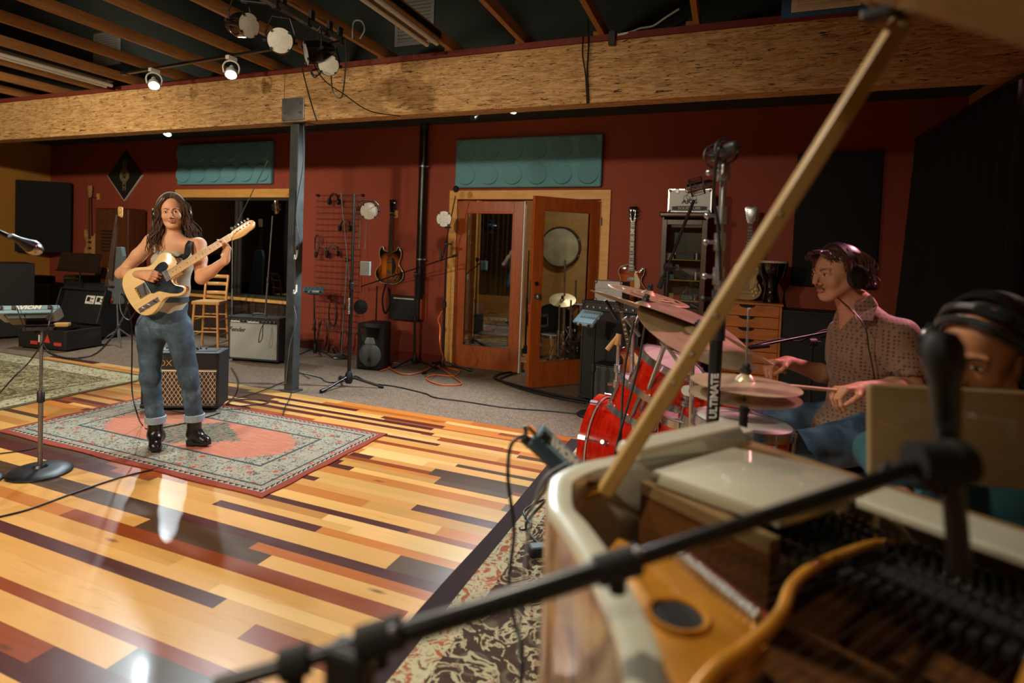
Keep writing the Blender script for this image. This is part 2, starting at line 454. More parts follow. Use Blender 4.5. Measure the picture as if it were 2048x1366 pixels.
# pressed strand beam
t = NT('strand_beam'); a = t.noise(t.co((4, 26, 26)), 1.8, 7, .78, .8); b = t.noise(t.co((7, 55, 55), loc=(3, 1, 2)), 1.5, 4, .6, 1.2)
c = t.ramp(a, [(.34, srgb('#84592c')), (.48, srgb('#bb9058')), (.62, srgb('#d6b27c'))])
c = t.mix(c, srgb('#2e1a0c'), t.ramp(b, [(.36, (1, 1, 1, 1)), (.41, (0, 0, 0, 1))]))
t.set(col=c, rough=.65); t.bump(b, .5, .01); M['strand'] = t.m

def shell(name, a, b, mat):
    return tag(MB().span(a, b).build(name, mat), kind='structure')
# --- plank floor: one quad per board, its tone stored on the mesh
TONES = {'L': '#d29f5a', 'l': '#c6924c', 'P': '#dbaf6e', 'T': '#b9803f', 't': '#c58c4a', 'O': '#ad5f26', 'o': '#bd7432', 'R': '#8a4019', 'r': '#95491f', 'M': '#4f241d', 'm': '#5d2c20', 'W': '#4d3624', 'w': '#5c4530', 'G': '#4c4338', 'K': '#3a2418'}
XA, XB = -7.3, XR
rows = [-2.4]
while rows[-1] < 1.05: rows.append(rows[-1]+random.choice((.056, .083, .107)))
rows = [r for r in rows if r < 1.03]+[1.075, 1.125, 1.185, 1.278, 1.393, 1.447, 1.572, 1.663, 1.735, 1.80, 1.888, 1.975, 2.065, 2.128, 2.195, 2.325, 2.388, 2.45, 2.515, 2.566, 2.66, 2.753, 2.83, 2.885, 2.97, 3.063, 3.125, 3.19, 3.237, 3.29, 3.35, 3.44, 3.487, 3.593, 3.646, 3.74, 3.786, 3.845, 3.916, 3.93, 3.986, 4.041, 4.1, 4.125, 4.19, 4.252, 4.315, YE]
def rowi(y): return min(range(len(rows)-1), key=lambda i: abs((rows[i]+rows[i+1])/2-y))
FIX = [  # (row centre, from, to, tone)
 (1.70, -3.9, -1.793, 'M'), (1.70, -1.793, -1.0, 'L'), (2.02, -2.66, -1.87, 'W'), (2.02, -1.87, -1.0, 'L'), (2.02, -4.2, -2.66, 'l'), (2.16, -2.62, -1.345, 'M'), (2.16, -1.345, -1.0, 'M'), (2.16, -4.6, -2.62, 'W'),
 (2.356, -2.53, -1.84, 'M'), (2.356, -1.84, -1.0, 'o'), (2.356, -3.3, -2.53, 'l'), (2.54, -2.9, -1.43, 'M'), (2.54, -1.43, -1.0, 'r'), (2.79, -1.544, -0.9, 'M'), (2.79, -2.4, -1.544, 't'),
 (2.097, -2.012, -0.9, 'O'), (2.097, -3.2, -2.012, 'W'), (1.93, -3.1, -1.635, 'R'), (1.93, -1.635, -1.1, 'R'), (1.62, -1.575, -.7, 'R'), (1.62, -3.6, -1.575, 'l'), (1.51, -4, -1.2, 'L'), (1.42, -3.6, -1.3, 'R'),
 (1.335, -3.5, -1.843, 'L'), (1.335, -1.843, -.9, 'G'), (1.23, -3.4, -2.103, 'R'), (1.23, -2.103, -1.2, 'M'), (1.76, -3.6, -1.9, 'L'), (1.76, -1.9, -.9, 'P'), (1.85, -3.4, -2.2, 'l'), (1.85, -2.2, -1.2, 'L'), (2.26, -3, -1.346, 'L'), (2.26, -1.346, -.9, 'w'),
 (2.42, -3.1, -1.7, 'L'), (2.48, -2.9, -1.9, 'T'), (2.48, -1.9, -.9, 'P'), (2.61, -3.0, -1.3, 'L'), (2.61, -1.3, -.9, 'o'), (2.71, -2.6, -1.8, 'o'), (2.71, -1.8, -.9, 'l'), (2.86, -2.36, -2.255, 'M'), (2.86, -2.255, -.9, 'L'),
 (2.93, -2.5, -1.5, 'L'), (2.93, -1.5, -.9, 'L'), (3.01, -2.6, -1.1, 'o'), (3.09, -2.6, -2.17, 'M'), (3.09, -2.17, -.9, 'L'), (3.155, -2.3, -1.6, 'l'), (3.155, -1.6, -1.12, 'w'), (3.21, -2.34, -2.01, 'T'), (3.21, -2.01, -1.6, 'o'), (3.21, -1.6, -1.12, 'W'),
 (3.265, -1.7, -1.0, 'W'), (3.32, -2.34, -2.17, 'M'), (3.32, -1.7, -1.0, 'W'), (3.32, -2.17, -1.7, 't'), (3.4, -2.3, -1.8, 'P'), (3.4, -1.8, -.9, 'L'), (3.463, -2.3, -1.606, 'P'), (3.463, -1.606, -1.0, 'W'),
 (3.54, -2.3, -.9, 'L'), (3.62, -2.8, -1.0, 'R'), (3.69, -2.4, -1.4, 'l'), (3.69, -1.4, -.9, 'T'), (3.763, -2.6, -1.89, 'M'), (3.763, -1.89, -.9, 'L'), (3.81, -2.6, -1.3, 'P'), (3.88, -3.4, -1.955, 'L'), (3.88, -1.955, -1.31, 'R'), (3.88, -1.31, -.9, 'o'),
 (3.958, -4.2, -2.04, 'M'), (3.958, -2.04, -.9, 'L'), (4.01, -4.4, -2.2, 'L'), (4.01, -2.2, -1.0, 'l'), (4.07, -4.6, -2.104, 'M'), (4.07, -2.104, -1.1, 'L'), (4.155, -3.8, -2.63, 'L'), (4.155, -2.63, -2.05, 'm'), (4.155, -2.05, -1, 'o'), (4.22, -4.9, -2.92, 'M'), (4.22, -2.92, -1.6, 'o'), (4.22, -1.6, -.9, 'R'),
 (4.28, -3.9, -3.33, 'L'), (4.28, -3.33, -2.1, 'O'), (4.28, -2.1, -1.2, 'P'), (4.36, -5.3, -3.2, 'L'), (4.36, -3.2, -1.9, 'o'), (4.36, -1.9, -.9, 'O')]
fixr = {}
for y, a, b, c in FIX: fixr.setdefault(rowi(y), []).append((a, b, c))
rg = random.Random(21); planks = []
for i in range(len(rows)-1):
    segs = sorted(fixr.get(i, [])); narrow = rows[i+1]-rows[i] < .066
    pool = 'LLlPtLTo' if not narrow else 'MRmrWLo'
    def fill(a, b):
        x = a; last = ''
        while x < b-.01:
            L = rg.uniform(.45, 1.7); e = b if x+L > b-.3 else x+L
            c = rg.choice(pool if rg.random() < .82 else ('MRWwO' if not narrow else 'LPl'))
            if c == last: c = rg.choice(pool)
            planks.append((i, x, e, c)); last = c; x = e
    x = XA
    for a, b, c in segs:
        if a > x+.02: fill(x, a)
        planks.append((i, max(a, x), b, c)); x = b
    fill(x, XB)
me = bpy.data.meshes.new('floor'); vs = []; fs = []
for i, a, b, c in planks:
    k = len(vs); vs += [(a, rows[i], 0), (b, rows[i], 0), (b, rows[i+1], 0), (a, rows[i+1], 0)]; fs.append((k, k+1, k+2, k+3))
me.from_pydata(vs, [], fs)
ca = me.color_attributes.new('tone', 'FLOAT_COLOR', 'CORNER'); uv = me.uv_layers.new(name='plank'); ra = me.attributes.new('rnd', 'FLOAT', 'FACE')
for j, (i, a, b, c) in enumerate(planks):
    q = srgb(TONES[c]); s = rg.uniform(.88, 1.1); ra.data[j].value = rg.random()*50
    for n, (u, w) in enumerate(((0, 0), (b-a, 0), (b-a, rows[i+1]-rows[i]), (0, rows[i+1]-rows[i]))):
        ca.data[j*4+n].color = (q[0]*s, q[1]*s, q[2]*s, 1); uv.data[j*4+n].uv = (u, w)
t = NT('plank_floor'); at = t.n('ShaderNodeAttribute', attribute_name='tone'); ar = t.n('ShaderNodeAttribute', attribute_name='rnd'); uvn = t.n('ShaderNodeUVMap', uv_map='plank')
ofs = t.n('ShaderNodeCombineXYZ'); t.l(ar.outputs['Fac'], ofs.inputs[0]); t.l(ar.outputs['Fac'], ofs.inputs[1])
ad = t.n('ShaderNodeVectorMath', operation='ADD'); t.l(uvn.outputs[0], ad.inputs[0]); t.l(ofs.outputs[0], ad.inputs[1])
mp = t.n('ShaderNodeMapping'); mp.inputs['Scale'].default_value = (1.4, 16, 1); t.l(ad.outputs[0], mp.inputs[0])
g1 = t.noise(mp.outputs[0], 1.5, 5, .6, 1.6)
mp2 = t.n('ShaderNodeMapping'); mp2.inputs['Scale'].default_value = (6, 160, 1); t.l(ad.outputs[0], mp2.inputs[0]); g2 = t.noise(mp2.outputs[0], 1.2, 3, .6)
g = t.ramp(t.math('MULTIPLY_ADD', g2, .4, t.math('MULTIPLY', g1, .75)), [(.3, (.68, .6, .5, 1)), (.52, (1, 1, 1, 1)), (.75, (1.0, 1.0, 1.0, 1))])
c = t.mix(at.outputs['Color'], g, .8, 'MULTIPLY')
vo = t.n('ShaderNodeTexVoronoi'); mp3 = t.n('ShaderNodeMapping'); mp3.inputs['Scale'].default_value = (1.6, 6, 1); t.l(ad.outputs[0], mp3.inputs[0]); t.l(mp3.outputs[0], vo.inputs['Vector']); vo.inputs['Scale'].default_value = 1
c = t.mix(c, srgb('#4a2a12'), t.ramp(vo.outputs['Distance'], [(.02, (.8, .8, .8, 1)), (.09, (0, 0, 0, 1))]))
t.set(col=c, rough=t.math('MULTIPLY_ADD', g1, .12, .26), coat=.12, coatr=.10, spec=.4); M['planks'] = t.m
me.materials.append(t.m); fo = bpy.data.objects.new('floor', me); COL.objects.link(fo); tag(fo, kind='structure')
# carpet: behind the boards and left of them
mb = MB(); mb.span((XL, YE, -.02), (XR, YB+.02, -.0005)); mb.span((XL, YF, -.02), (XA, YE, -.0005)); tag(mb.build('floor_carpet', M['carpet']), kind='structure')
tag(MB().span((XL, YF, -.1), (XR, YB+.1, -.021)).build('floor_slab', M['mid_grey']), kind='structure')

# --- back wall with two openings (window -7.72..-5.54, doors -3.08..-1.34)
WX0, WX1, WZ0, WZ1 = -7.72, -5.54, .62, 2.06
DX0, DX1, DZ = -3.08, -1.33, 2.035
TH = .16
mb = MB()
for a, b in (((XL, YB, 0), (WX0, YB+TH, 3.1)), ((WX0, YB, WZ1), (WX1, YB+TH, 3.1)), ((WX1, YB, 0), (DX0, YB+TH, 3.1)), ((DX0, YB, DZ), (DX1, YB+TH, 3.1)), ((DX1, YB, 0), (XR, YB+TH, 3.1))): mb.span(a, b)
tag(mb.build('wall_back', M['red_wall']), kind='structure')
t = NT('brick'); br = t.n('ShaderNodeTexBrick'); br.inputs['Color1'].default_value = srgb('#3a2418'); br.inputs['Color2'].default_value = srgb('#2a1c16'); br.inputs['Mortar'].default_value = srgb('#14110f'); br.inputs['Scale'].default_value = 5.0
mpn = t.n('ShaderNodeMapping'); tcn = t.n('ShaderNodeTexCoord'); mpn.inputs['Rotation'].default_value = (PI/2, 0, 0); t.l(tcn.outputs['Object'], mpn.inputs[0]); t.l(mpn.outputs[0], br.inputs['Vector']); t.set(col=br.outputs[0], rough=.85); M['brick'] = t.m
shell('wall_brick_sill', (WX0, YB+.01, 0), (WX1, YB+TH-.01, WZ0), M['brick'])
shell('wall_left', (XL-.1, YF, 0), (XL, YB+TH, 4.4), M['yellow_wall'])
shell('wall_right', (XR, YF, 0), (XR+.1, YB+TH, 4.4), M['yellow_wall'])
shell('wall_front', (XL, YF-.1, 0), (XR, YF, 4.4), M['yellow_wall'])
shell('ceiling_low', (XL, 4.76, ZC), (XR, YB, ZC+.06), M['ceiling_black'])
shell('ceiling', (XL, YF, 4.35), (XR, 4.86, 4.45), M['ceiling_black'])
shell('wall_bulkhead', (XL, 4.76, ZC+.06), (XR, 4.86, 4.35), M['ceiling_black'])
mb = MB()
for a, b in ((XL, -7.85), (WX1+.12, -3.2), (-1.22, XR)): mb.span((a, YB-.018, 0), (b, YB, .11))
tag(mb.build('baseboard_back', M['base_red'], bev=.004), kind='structure')
tag(MB().span((XL, YF, 0), (XL+.018, YB, .11)).build('baseboard_left', M['base_red']), kind='structure')
# beam on its post, sill plate, joists
tag(MB().span((XL, 4.40, 2.575), (-3.98, 4.56, 3.03)).build('trim_beam', M['strand'], bev=.006), kind='structure')
tag(MB().span((-3.974, 4.40, 2.575), (XR, 4.56, 3.03)).build('trim_beam', M['strand'], bev=.006), kind='structure')
tag(MB().span((XL, 4.385, 3.03), (XR, 4.60, 3.075)).build('trim_sill_plate', M['sill_red']), kind='structure')
for k, x in enumerate([-.29, -.96, -1.59, -2.22, -2.88, -3.5, -4.11, -4.73, -5.35, -6.02, -6.70, -7.37, -8.03, -8.7, -9.35, -10.0, -10.6]):
    mb = MB(); mb.span((x-.02, -2.3, 3.076), (x+.02, 4.63, 3.166)); 
    mb.span((x-.075, 4.42, 3.076), (x-.023, 4.60, 3.12))
    tag(mb.build('trim_joist', M['joist'], bev=.003), kind='structure')
# post
post = thing('support_post', 'dark grey square steel post standing under the seam of the timber beam', 'post', (-3.86, 4.47, 0))
mb = MB(); mb.box((0, 0, 1.28), (.10, .10, 2.56)); mb.build('column', M['post_paint'], post, bev=.006)
MB().box((0, 0, .008), (.16, .14, .016)).build('base_plate', M['post_paint'], post, bev=.002)
mb = MB(); mb.box((-.0, -.078, 2.69), (.26, .008, .21)); mb.box((0, .0, 2.57), (.26, .16, .01)); mb.build('beam_bracket', M['steel'], post, bev=.003)
for x in (-.09, .09):
    for z in (2.655, 2.735):
        mb = MB(); mb.cyl((x, -.082, z), (x, -.10, z), .016, seg=6); mb.cyl((x, -.1, z), (x, -.115, z), .008, seg=10); mb.build('bolt', M['steel'], post)
for z in (.75, .95, 1.72): pass
for z, mm in ((.97, 'white_plastic'), (1.3, 'white_plastic')):
    mb = MB(); mb.tube([(.052, -.03, z+.04), (.06, -.05, z-.01), (.075, -.09, z-.015), (.085, -.1, z+.02)], .006, seg=8); mb.box((.054, -.03, z+.03), (.006, .02, .07)); mb.build('cable_hook', M[mm], post, smooth=True)

# casings and the control room window
def casing(name, x0, x1, z0, z1, w, mats):
    mb = MB(); y = YB-.022
    mb.span((x0-w, y, z0), (x0, YB, z1)); mb.span((x1, y, z0), (x1+w, YB, z1)); mb.build
    o = mb.build(name, M['pine'], bev=.003); tag(o, kind='structure')
    o = MB().span((x0-w, y-.002, z1), (x1+w, YB, z1+w)).build(name, M['pine_h'], bev=.003); tag(o, kind='structure')
casing('trim_1', WX0, WX1, 0, WZ1, .12, 0); casing('trim_2', DX0, DX1, 0, DZ, .105, 0)
t = NT('window_glass'); t.set(col=(.9, .95, .95, 1), rough=.02, trans=1.0, ior=1.45); gl = t.m
# thin sheet glass: mix of clear and mirror so that the room beyond stays visible
def sheet_glass(name, tint=(.82, .88, .86, 1), refl=.10):
    t = NT(name); tr = t.n('ShaderNodeBsdfTransparent'); tr.inputs[0].default_value = tint; gs = t.n('ShaderNodeBsdfGlossy'); gs.inputs['Roughness'].default_value = .02; gs.inputs[0].default_value = (.9, .95, .95, 1)
    fr = t.n('ShaderNodeFresnel'); fr.inputs[0].default_value = 1.5; mx = t.n('ShaderNodeMixShader'); t.l(t.math('ADD', fr.outputs[0], refl-.04), mx.inputs[0]); t.l(tr.outputs[0], mx.inputs[1]); t.l(gs.outputs[0], mx.inputs[2])
    t.l(mx.outputs[0], t.t.nodes['Material Output'].inputs[0]); return t.m
M['glass'] = sheet_glass('sheet_glass', refl=.09); M['glass_dark'] = sheet_glass('sheet_glass_dark', (.45, .5, .5, 1), .06)
win = thing('window_1', None, None, ((WX0+WX1)/2, YB+.05, WZ0)); tag(win, kind='structure')
W2 = (WX1-WX0)/2; HH = WZ1-WZ0
mb = MB()
mb.span((-W2, -.04, 0), (W2, .03, .05)); mb.span((-W2, -.04, HH-.04), (W2, .03, HH)); 
for x in (-W2+.025, -.02, .03, W2-.025): mb.span((x-.025, -.03 if x < .02 else -.01, .05), (x+.025, .02 if x < .02 else .03, HH-.04))
mk('bronze', '#3a3a34', .45, .4); mb.build('window_frame', M['bronze'], win, bev=.003)
MB().span((-W2+.05, -.008, .05), (-.045, -.004, HH-.04)).build('pane', M['glass_dark'], win); MB().span((.055, .012, .05), (W2-.05, .016, HH-.04)).build('pane', M['glass_dark'], win)
MB().span((-W2, -.1, -.04), (W2, .1, 0)).build('window_sill', M['pine_h'], win, bev=.003)
# control room beyond
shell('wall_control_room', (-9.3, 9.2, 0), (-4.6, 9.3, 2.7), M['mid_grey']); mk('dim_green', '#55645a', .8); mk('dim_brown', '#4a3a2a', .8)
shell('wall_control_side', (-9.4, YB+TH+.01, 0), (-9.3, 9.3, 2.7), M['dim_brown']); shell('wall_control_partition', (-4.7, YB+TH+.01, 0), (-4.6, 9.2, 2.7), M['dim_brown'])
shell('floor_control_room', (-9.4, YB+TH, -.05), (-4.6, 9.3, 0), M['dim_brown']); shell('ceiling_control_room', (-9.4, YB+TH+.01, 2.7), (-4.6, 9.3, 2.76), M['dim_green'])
# booth behind the doors: raised plank stage, plywood walls
shell('floor_booth_stage', (-4.3, YB+TH+.02, -.02), (-.2, 9.6, .10), M['ply'])
shell('wall_booth_left', (-4.4, YB+TH+.01, 0), (-4.3, 9.7, 2.7), M['ply']); shell('wall_booth_right', (-.2, YB+TH+.01, 0), (-.1, 9.7, 2.7), M['ply']); shell('wall_booth_back', (-4.4, 9.6, 0), (-.1, 9.7, 2.7), M['ply'])
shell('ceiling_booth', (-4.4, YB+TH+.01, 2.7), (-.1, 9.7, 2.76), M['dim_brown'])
bulb('lamp_booth', (-1.9, 7.9, 2.5), 45, NEUT, .08); bulb('lamp_control_room', (-6.2, 8.2, 2.4), 45, COOL, .08)
# doors
def door_leaf(th, w, h):
    """leaf from x=0 to w, glass panel; hinge at x=0"""
    st = .115; mb = MB(); T = .022
    mb.span((0, -T, 0), (st, T, h)); mb.span((w-st, -T, 0), (w, T, h)); mb.build('stile', M['fir'], th, bev=.003)
    mb = MB(); mb.span((st, -T, 0), (w-st, T, .25)); mb.span((st, -T, h-.13), (w-st, T, h)); mb.build('rail', M['fir'], th, bev=.003)
    mb = MB()
    for s in (-1, 1):
        y0, y1 = sorted((s*T*.55, s*T*.95)); 
        mb.span((st, y0, .25), (st+.016, y1, h-.13)); mb.span((w-st-.016, y0, .25), (w-st, y1, h-.13)); mb.span((st+.016, y0, .25), (w-st-.016, y1, .266)); mb.span((st+.016, y0, h-.146), (w-st-.016, y1, h-.13))
    mb.build('glazing_bead', M['fir'], th, bev=.002)
    MB().span((st, -.003, .25), (w-st, .003, h-.13)).build('pane', M['glass'], th)
d1 = thing('door_1', None, None, (DX0+.012, YB-.005, .012)); tag(d1, kind='structure'); door_leaf(d1, .845, 2.0)
mb = MB()
for z in (.25, 1.0, 1.78): mb.cyl((-.006, -.028, z-.045), (-.006, -.028, z+.045), .007, seg=8)
mb.build('hinge', M['steel'], d1)
MB().span((.852, -.03, 0), (.866, .03, 2.0)).build('astragal', M['white_plastic'], d1)
# ------------------------------------------------------------------ ceiling fittings
t = NT('lamp_face'); t.set(col=(1, 1, 1, 1), emis=(.93, 1, 1, 1), emstr=40.0); M['lamp_face'] = t.m
def track_head(loc, aim, label, up=.14, power=90, col=COOL, deg=80, emit=True):
    loc = Vector(loc); aim = Vector(aim); d = (aim-loc).normalized()
    th = thing('track_light', label, 'lamp', loc, group='track lights')
    R = frame((0, 0, 0), d.orthogonal(), d) if abs(d.z) > .98 else frame((0, 0, 0), d.cross(V(0, 0, 1)), d)
    mb = MB(); mb.lathe([(.0, -.10), (.02, -.10), (.024, -.06), (.045, -.04), (.052, 0), (.052, .012), (.046, .012), (.044, 0), (.0, -.005)], seg=28, M=R); mb.build('lamp_head', M['white_plastic'], th, smooth=True)
    mb = MB(); mb.lathe([(0, .002), (.043, .002)], seg=28, M=R); mb.build('lens', M['lamp_face'], th)
    s = V(*(R.to_3x3() @ V(1, 0, 0)))
    mb = MB(); mb.tube([s*.058-d*.01, s*.066+V(0, 0, .06), s*.045+V(0, 0, up-.015), V(0, 0, up), -s*.045+V(0, 0, up-.015), -s*.066+V(0, 0, .06), -s*.058-d*.01], .007, seg=8); mb.build('yoke', M['white_plastic'], th, smooth=True)
    MB().box((0, 0, up+.02), (.04, .10, .035)).build('track_adapter', M['white_plastic'], th, bev=.004)
    sp = spot('lamp_track', loc+d*.03, aim, power, col, deg, .6, .045)
    return th
Z = 3.06
tr = thing('lighting_track', 'black lighting track running under the joists in front of the beam', 'track', (0, 0, 0))
a = FL(250, 147, Z); b = FL(545, 98, Z); 
MB().beam(a, b, .035, .02).build('rail', M['black_satin'], tr)
MB().beam(a-(b-a)*.02, a+(b-a)*.015, .045, .03).build('end_feed', M['black_satin'], tr); tr.location = (0, 0, 0)
track_head(TRK[0], (-3.2, 2.6, 0), 'lit white track spotlight left of the other one in front of the beam', power=150, deg=85, up=.115)
track_head(TRK[1], (-2.6, 2.2, 0), 'lit white track spotlight nearer the steel post in front of the beam', power=140, deg=85, up=.115)
track_head(FAR[0], (-6.3, 4.4, 0.2), 'small lit spotlight beyond the beam above the guitarist', up=ZC-.045-FAR[0].z, power=190, deg=100)
track_head(FAR[1], (-3.0, 3.0, 0), 'small lit spotlight beyond the beam above the wooden double doors', up=ZC-.045-FAR[1].z, power=470, deg=100)
tag(MB().beam(AY(930, 231, 5.6), AY(300, 262, 5.6)+V(0, 0, .0), .03, .02).build('lighting_track', M['black_satin']), 'black lighting track fixed to the low ceiling beyond the beam', 'track')
mb = MB(); mb.cyl(AY(952, 231, 5.47), V(AY(952, 231, 5.47).x, 5.47, ZC), .012, seg=8); mb.cyl(AY(955, 228, 5.5), AY(945, 236, 5.4), .04, .03, seg=14); tag(mb.build('dark_spotlight', M['black_satin'], smooth=True), 'unlit black spotlight beyond the beam left of the lit one over the doors', 'lamp')
# fluorescent fittings between the joists
def fluor(pts, label):
    a, b = pts; th = thing('fluorescent_fitting', label, 'lamp', (0, 0, 0), group='unlit fluorescent fittings')
    MB().beam(a+V(0, 0, .06), b+V(0, 0, .06), .16, .05).build('housing', M['black_satin'], th)
    for s in (-.045, .045): MB().cyl(a+V(s, 0, 0), b+V(s, 0, 0), .019, seg=14).build('tube', M['diffuser_white'], th, smooth=True)
fluor((FL(864, 88, 3.06)*1.0, V(FL(864, 88, 3.06).x, .4, 3.06)), 'unlit twin tube fluorescent fitting beside the joist right of the stage lights')
p = FL(218, 172, 3.05); fluor((p, V(p.x, .6, 3.05)), 'unlit twin tube fluorescent fitting at the far left between joists')
# vents on the dark bulkhead
def vent(x0, y0, x1, y1, label, mat='mid_grey', Y=4.755, frame_mat=None, fw=.035, n=18):
    A = AY(x0, y0, Y); B = AY(x1, y1, Y); xa, xb = sorted((A.x, B.x)); za, zb = sorted((A.z, B.z))
    th = thing('air_vent', label, 'vent', ((xa+xb)/2, Y, za)); w = (xb-xa)/2; h = zb-za; mb = MB()
    for q in (((-w, -.012, 0), (-w+fw, 0, h)), ((w-fw, -.012, 0), (w, 0, h)), ((-w+fw, -.012, 0), (w-fw, 0, fw)), ((-w+fw, -.012, h-fw), (w-fw, 0, h))): mb.span(*q)
    mb.build('frame', M[frame_mat or mat], th, bev=.002); mb = MB()
    for i in range(n):
        z = fw+(h-2*fw)*(i+.5)/n; mb.box((0, -.006, z), (2*(w-fw), .003, (h-2*fw)/n*.8), Matrix.Translation((0, -.006, z)) @ Matrix.Rotation(.6, 4, 'X') @ Matrix.Translation((0, .006, -z)))
    mb.build('louvres', M[mat], th); return th
vent(790, 95, 872, -60, 'grey louvred air vent behind the joist with the fluorescent tubes')
vent(188, 135, 243, 60, 'grey louvred air vent high between the joists at the left', n=12)
th = vent(1582, 26, 1725, -60, 'beige return air grille in a blue frame above the beam at the right', Y=4.38-.0, n=12, mat='cream')
for v in [FL(1600, 0, 3.2)]: pass
mk('blue_frame', '#2f5f8c', .6)
A = AY(1562, 38, 4.384); B = AY(1740, -70, 4.384)
tag(MB().span((A.x, 4.384, A.z), (B.x, 4.398, B.z)).build('grille_backing_board', M['blue_frame']), 'blue painted board behind the beige grille above the beam', 'board')
# --- stage lights
def par(face, aim, r, label, pipe=None, L=.2, group='black par can stage lights', name='stage_light', up=.2, mat='black_gloss'):
    face = Vector(face); d = Vector(aim).normalized(); th = thing(name, label, 'stage light', face, group=group)
    R = frame((0, 0, 0), d.cross(V(0, 0, 1)), d)
    mb = MB(); mb.lathe([(0, -L), (r*.35, -L), (r*.6, -L*.93), (r*.95, -L*.55), (r, -L*.45), (r, -.004), (r*1.03, 0), (r*.98, .003)], seg=36, M=R); mb.build('can', M[mat], th, smooth=True)
    mb = MB(); mb.lathe([(r*.98, .001), (r*.5, .006), (0, .008)], seg=36, M=R); mb.build('diffuser', M['diffuser_white'], th, smooth=True)
    for k in range(4):
        a = PI/4+k*PI/2; mb = MB(); mb.box((r*.95*math.cos(a), r*.95*math.sin(a), .006), (r*.17, r*.16, .012), R @ Matrix.Rotation(0, 4, 'Z'), rz=a); mb.build('gel_clip', M['black'], th)
    s = V(*(R.to_3x3() @ V(1, 0, 0))); c = -d*L*.45; h = c+V(0, 0, r+up*.4)
    mb = MB(); mb.tube([c+s*(r+.004), c+s*(r+.012)+V(0, 0, r*.7), h+s*r*.7, h-s*r*.7, c-s*(r+.012)+V(0, 0, r*.7), c-s*(r+.004)], .006, seg=6, smooth=False); mb.build('yoke', M['black'], th)
    if pipe is not None:
        q = Vector(pipe)-face; mb = MB(); mb.cyl(h, q, .01, seg=8); mb.box(q, (.04, .05, .06)); mb.build('clamp', M['black'], th, bev=.003)
    for sgn in (-1, 1):
        mb = MB(); mb.cyl(c+s*sgn*r, c+s*sgn*(r+.03), .012, seg=10); mb.build('knob', M['black'], th, smooth=True)
    return th
PZ = 2.98; pa = FL(531, -3, PZ); pb = FL(686, 84, PZ); pdir = (pb-pa).normalized()
pipe_a = pa-pdir*1.2
lp = thing('lighting_pipe', 'grey strut pipe holding stage lights under the joists', 'pipe', (0, 0, 0)); mb = MB(); mb.beam(pipe_a, pb, .04, .04); mb.build('strut', M['steel'], lp, bev=.003)
for f in (0.2, .55, .8, .95): q = pa.lerp(pb, f); MB().span(q+V(-.012, -.02, .02), q+V(.012, .02, .096)).build('hanger', M['black'], lp)
def pipept(f): return pa.lerp(pb, f)
D0 = 3.9
par(DP(498, 51, 3.75), RT*.75-UP*.2-FW*.45, .078, 'leftmost black stage light on the pipe, turned to the right', pipept(.12))
par(DP(560, 81, 3.85), -FW*.9-UP*.25+RT*.3, .082, 'second black stage light on the pipe, round white diffuser facing out', pipept(.5))
par(DP(612, 106, 4.05), -FW*.35+RT*-.75-UP*.2, .082, 'third black stage light on the pipe, seen nearly edge on', pipept(.75))
par(DP(657, 130, 4.1), -FW*.9-UP*.3+RT*.35, .072, 'rightmost black stage light on the pipe, hanging lowest', pipept(.97))
def cable(name, pts, r, mat, label, cat='cable', n=8, group=None, kind=None):
    mb = MB(); mb.tube(pts, r, seg=7, n=n); o = mb.build(name, M[mat], smooth=True); return tag(o, label, cat, group)
cable('hanging_cable', [DP(600, 120, 4.0), DP(610, 160, 4.1), DP(622, 205, 4.25), DP(634, 243, 4.3)], .005, 'cable', 'straight black cable hanging from the stage lights to the bottom of the beam')
cable('hanging_cable', [DP(600, 60, 4.0), DP(640, 150, 4.15), DP(690, 190, 4.3), DP(740, 222, 4.5), DP(800, 232, 4.8)], .004, 'cable', 'thin black cable sagging diagonally across the beam face')
cable('hanging_cable', [DP(690, 80, 4.1), DP(692, 120, 4.15), DP(686, 185, 4.2), DP(677, 196, 4.2), DP(665, 180, 4.2), DP(662, 140, 4.15)], .005, 'cable', 'black cable loop hanging below the lowest stage light')
cable('coiled_cable', [DP(620, 135, 4.0), DP(628, 150, 4.0), DP(640, 148, 4.0), DP(636, 138, 4.05), DP(622, 143, 4.0), DP(630, 155, 4.0), DP(642, 142, 4.0)], .005, 'cable', 'small black cable coil tucked under the stage lights')
cable('conduit_loop', [DP(705, 78, 4.2), DP(706, 50, 4.2), DP(712, 41, 4.2), DP(724, 44, 4.2), DP(729, 60, 4.2), DP(720, 78, 4.2)], .006, 'grey_cable', 'grey flexible conduit loop above the beam right of the stage lights')
cable('mains_cable', [AY(1358, 18, 4.5), AY(1330, 36, 4.5), AY(1306, 52, 4.5), AY(1280, 57, 4.45), AY(1262, 64, 4.4), AY(1235, 70, 4.37)], .008, 'white_plastic', 'white power cord draped along the joist ends above the beam')
cable('hanging_cable', [AY(1176, 40, 4.38), AY(1177, 90, 4.37), AY(1174, 150, 4.37), AY(1177, 207, 4.38)], .006, 'cable', 'black cable pair hanging down the beam face right of centre')
cable('hanging_cable', [AY(1166, 72, 4.38), AY(1165, 110, 4.37), AY(1171, 150, 4.37), AY(1174, 207, 4.38)], .005, 'cable', 'thin brown cable bowed beside the black one on the beam face')
mb = MB(); q = AY(1224, 76, 4.36); mb.box(q, (.05, .03, .1)); tag(mb.build('junction_clip', M['black'], bev=.003), 'small black clip holding the white cord to the beam top', 'clip')

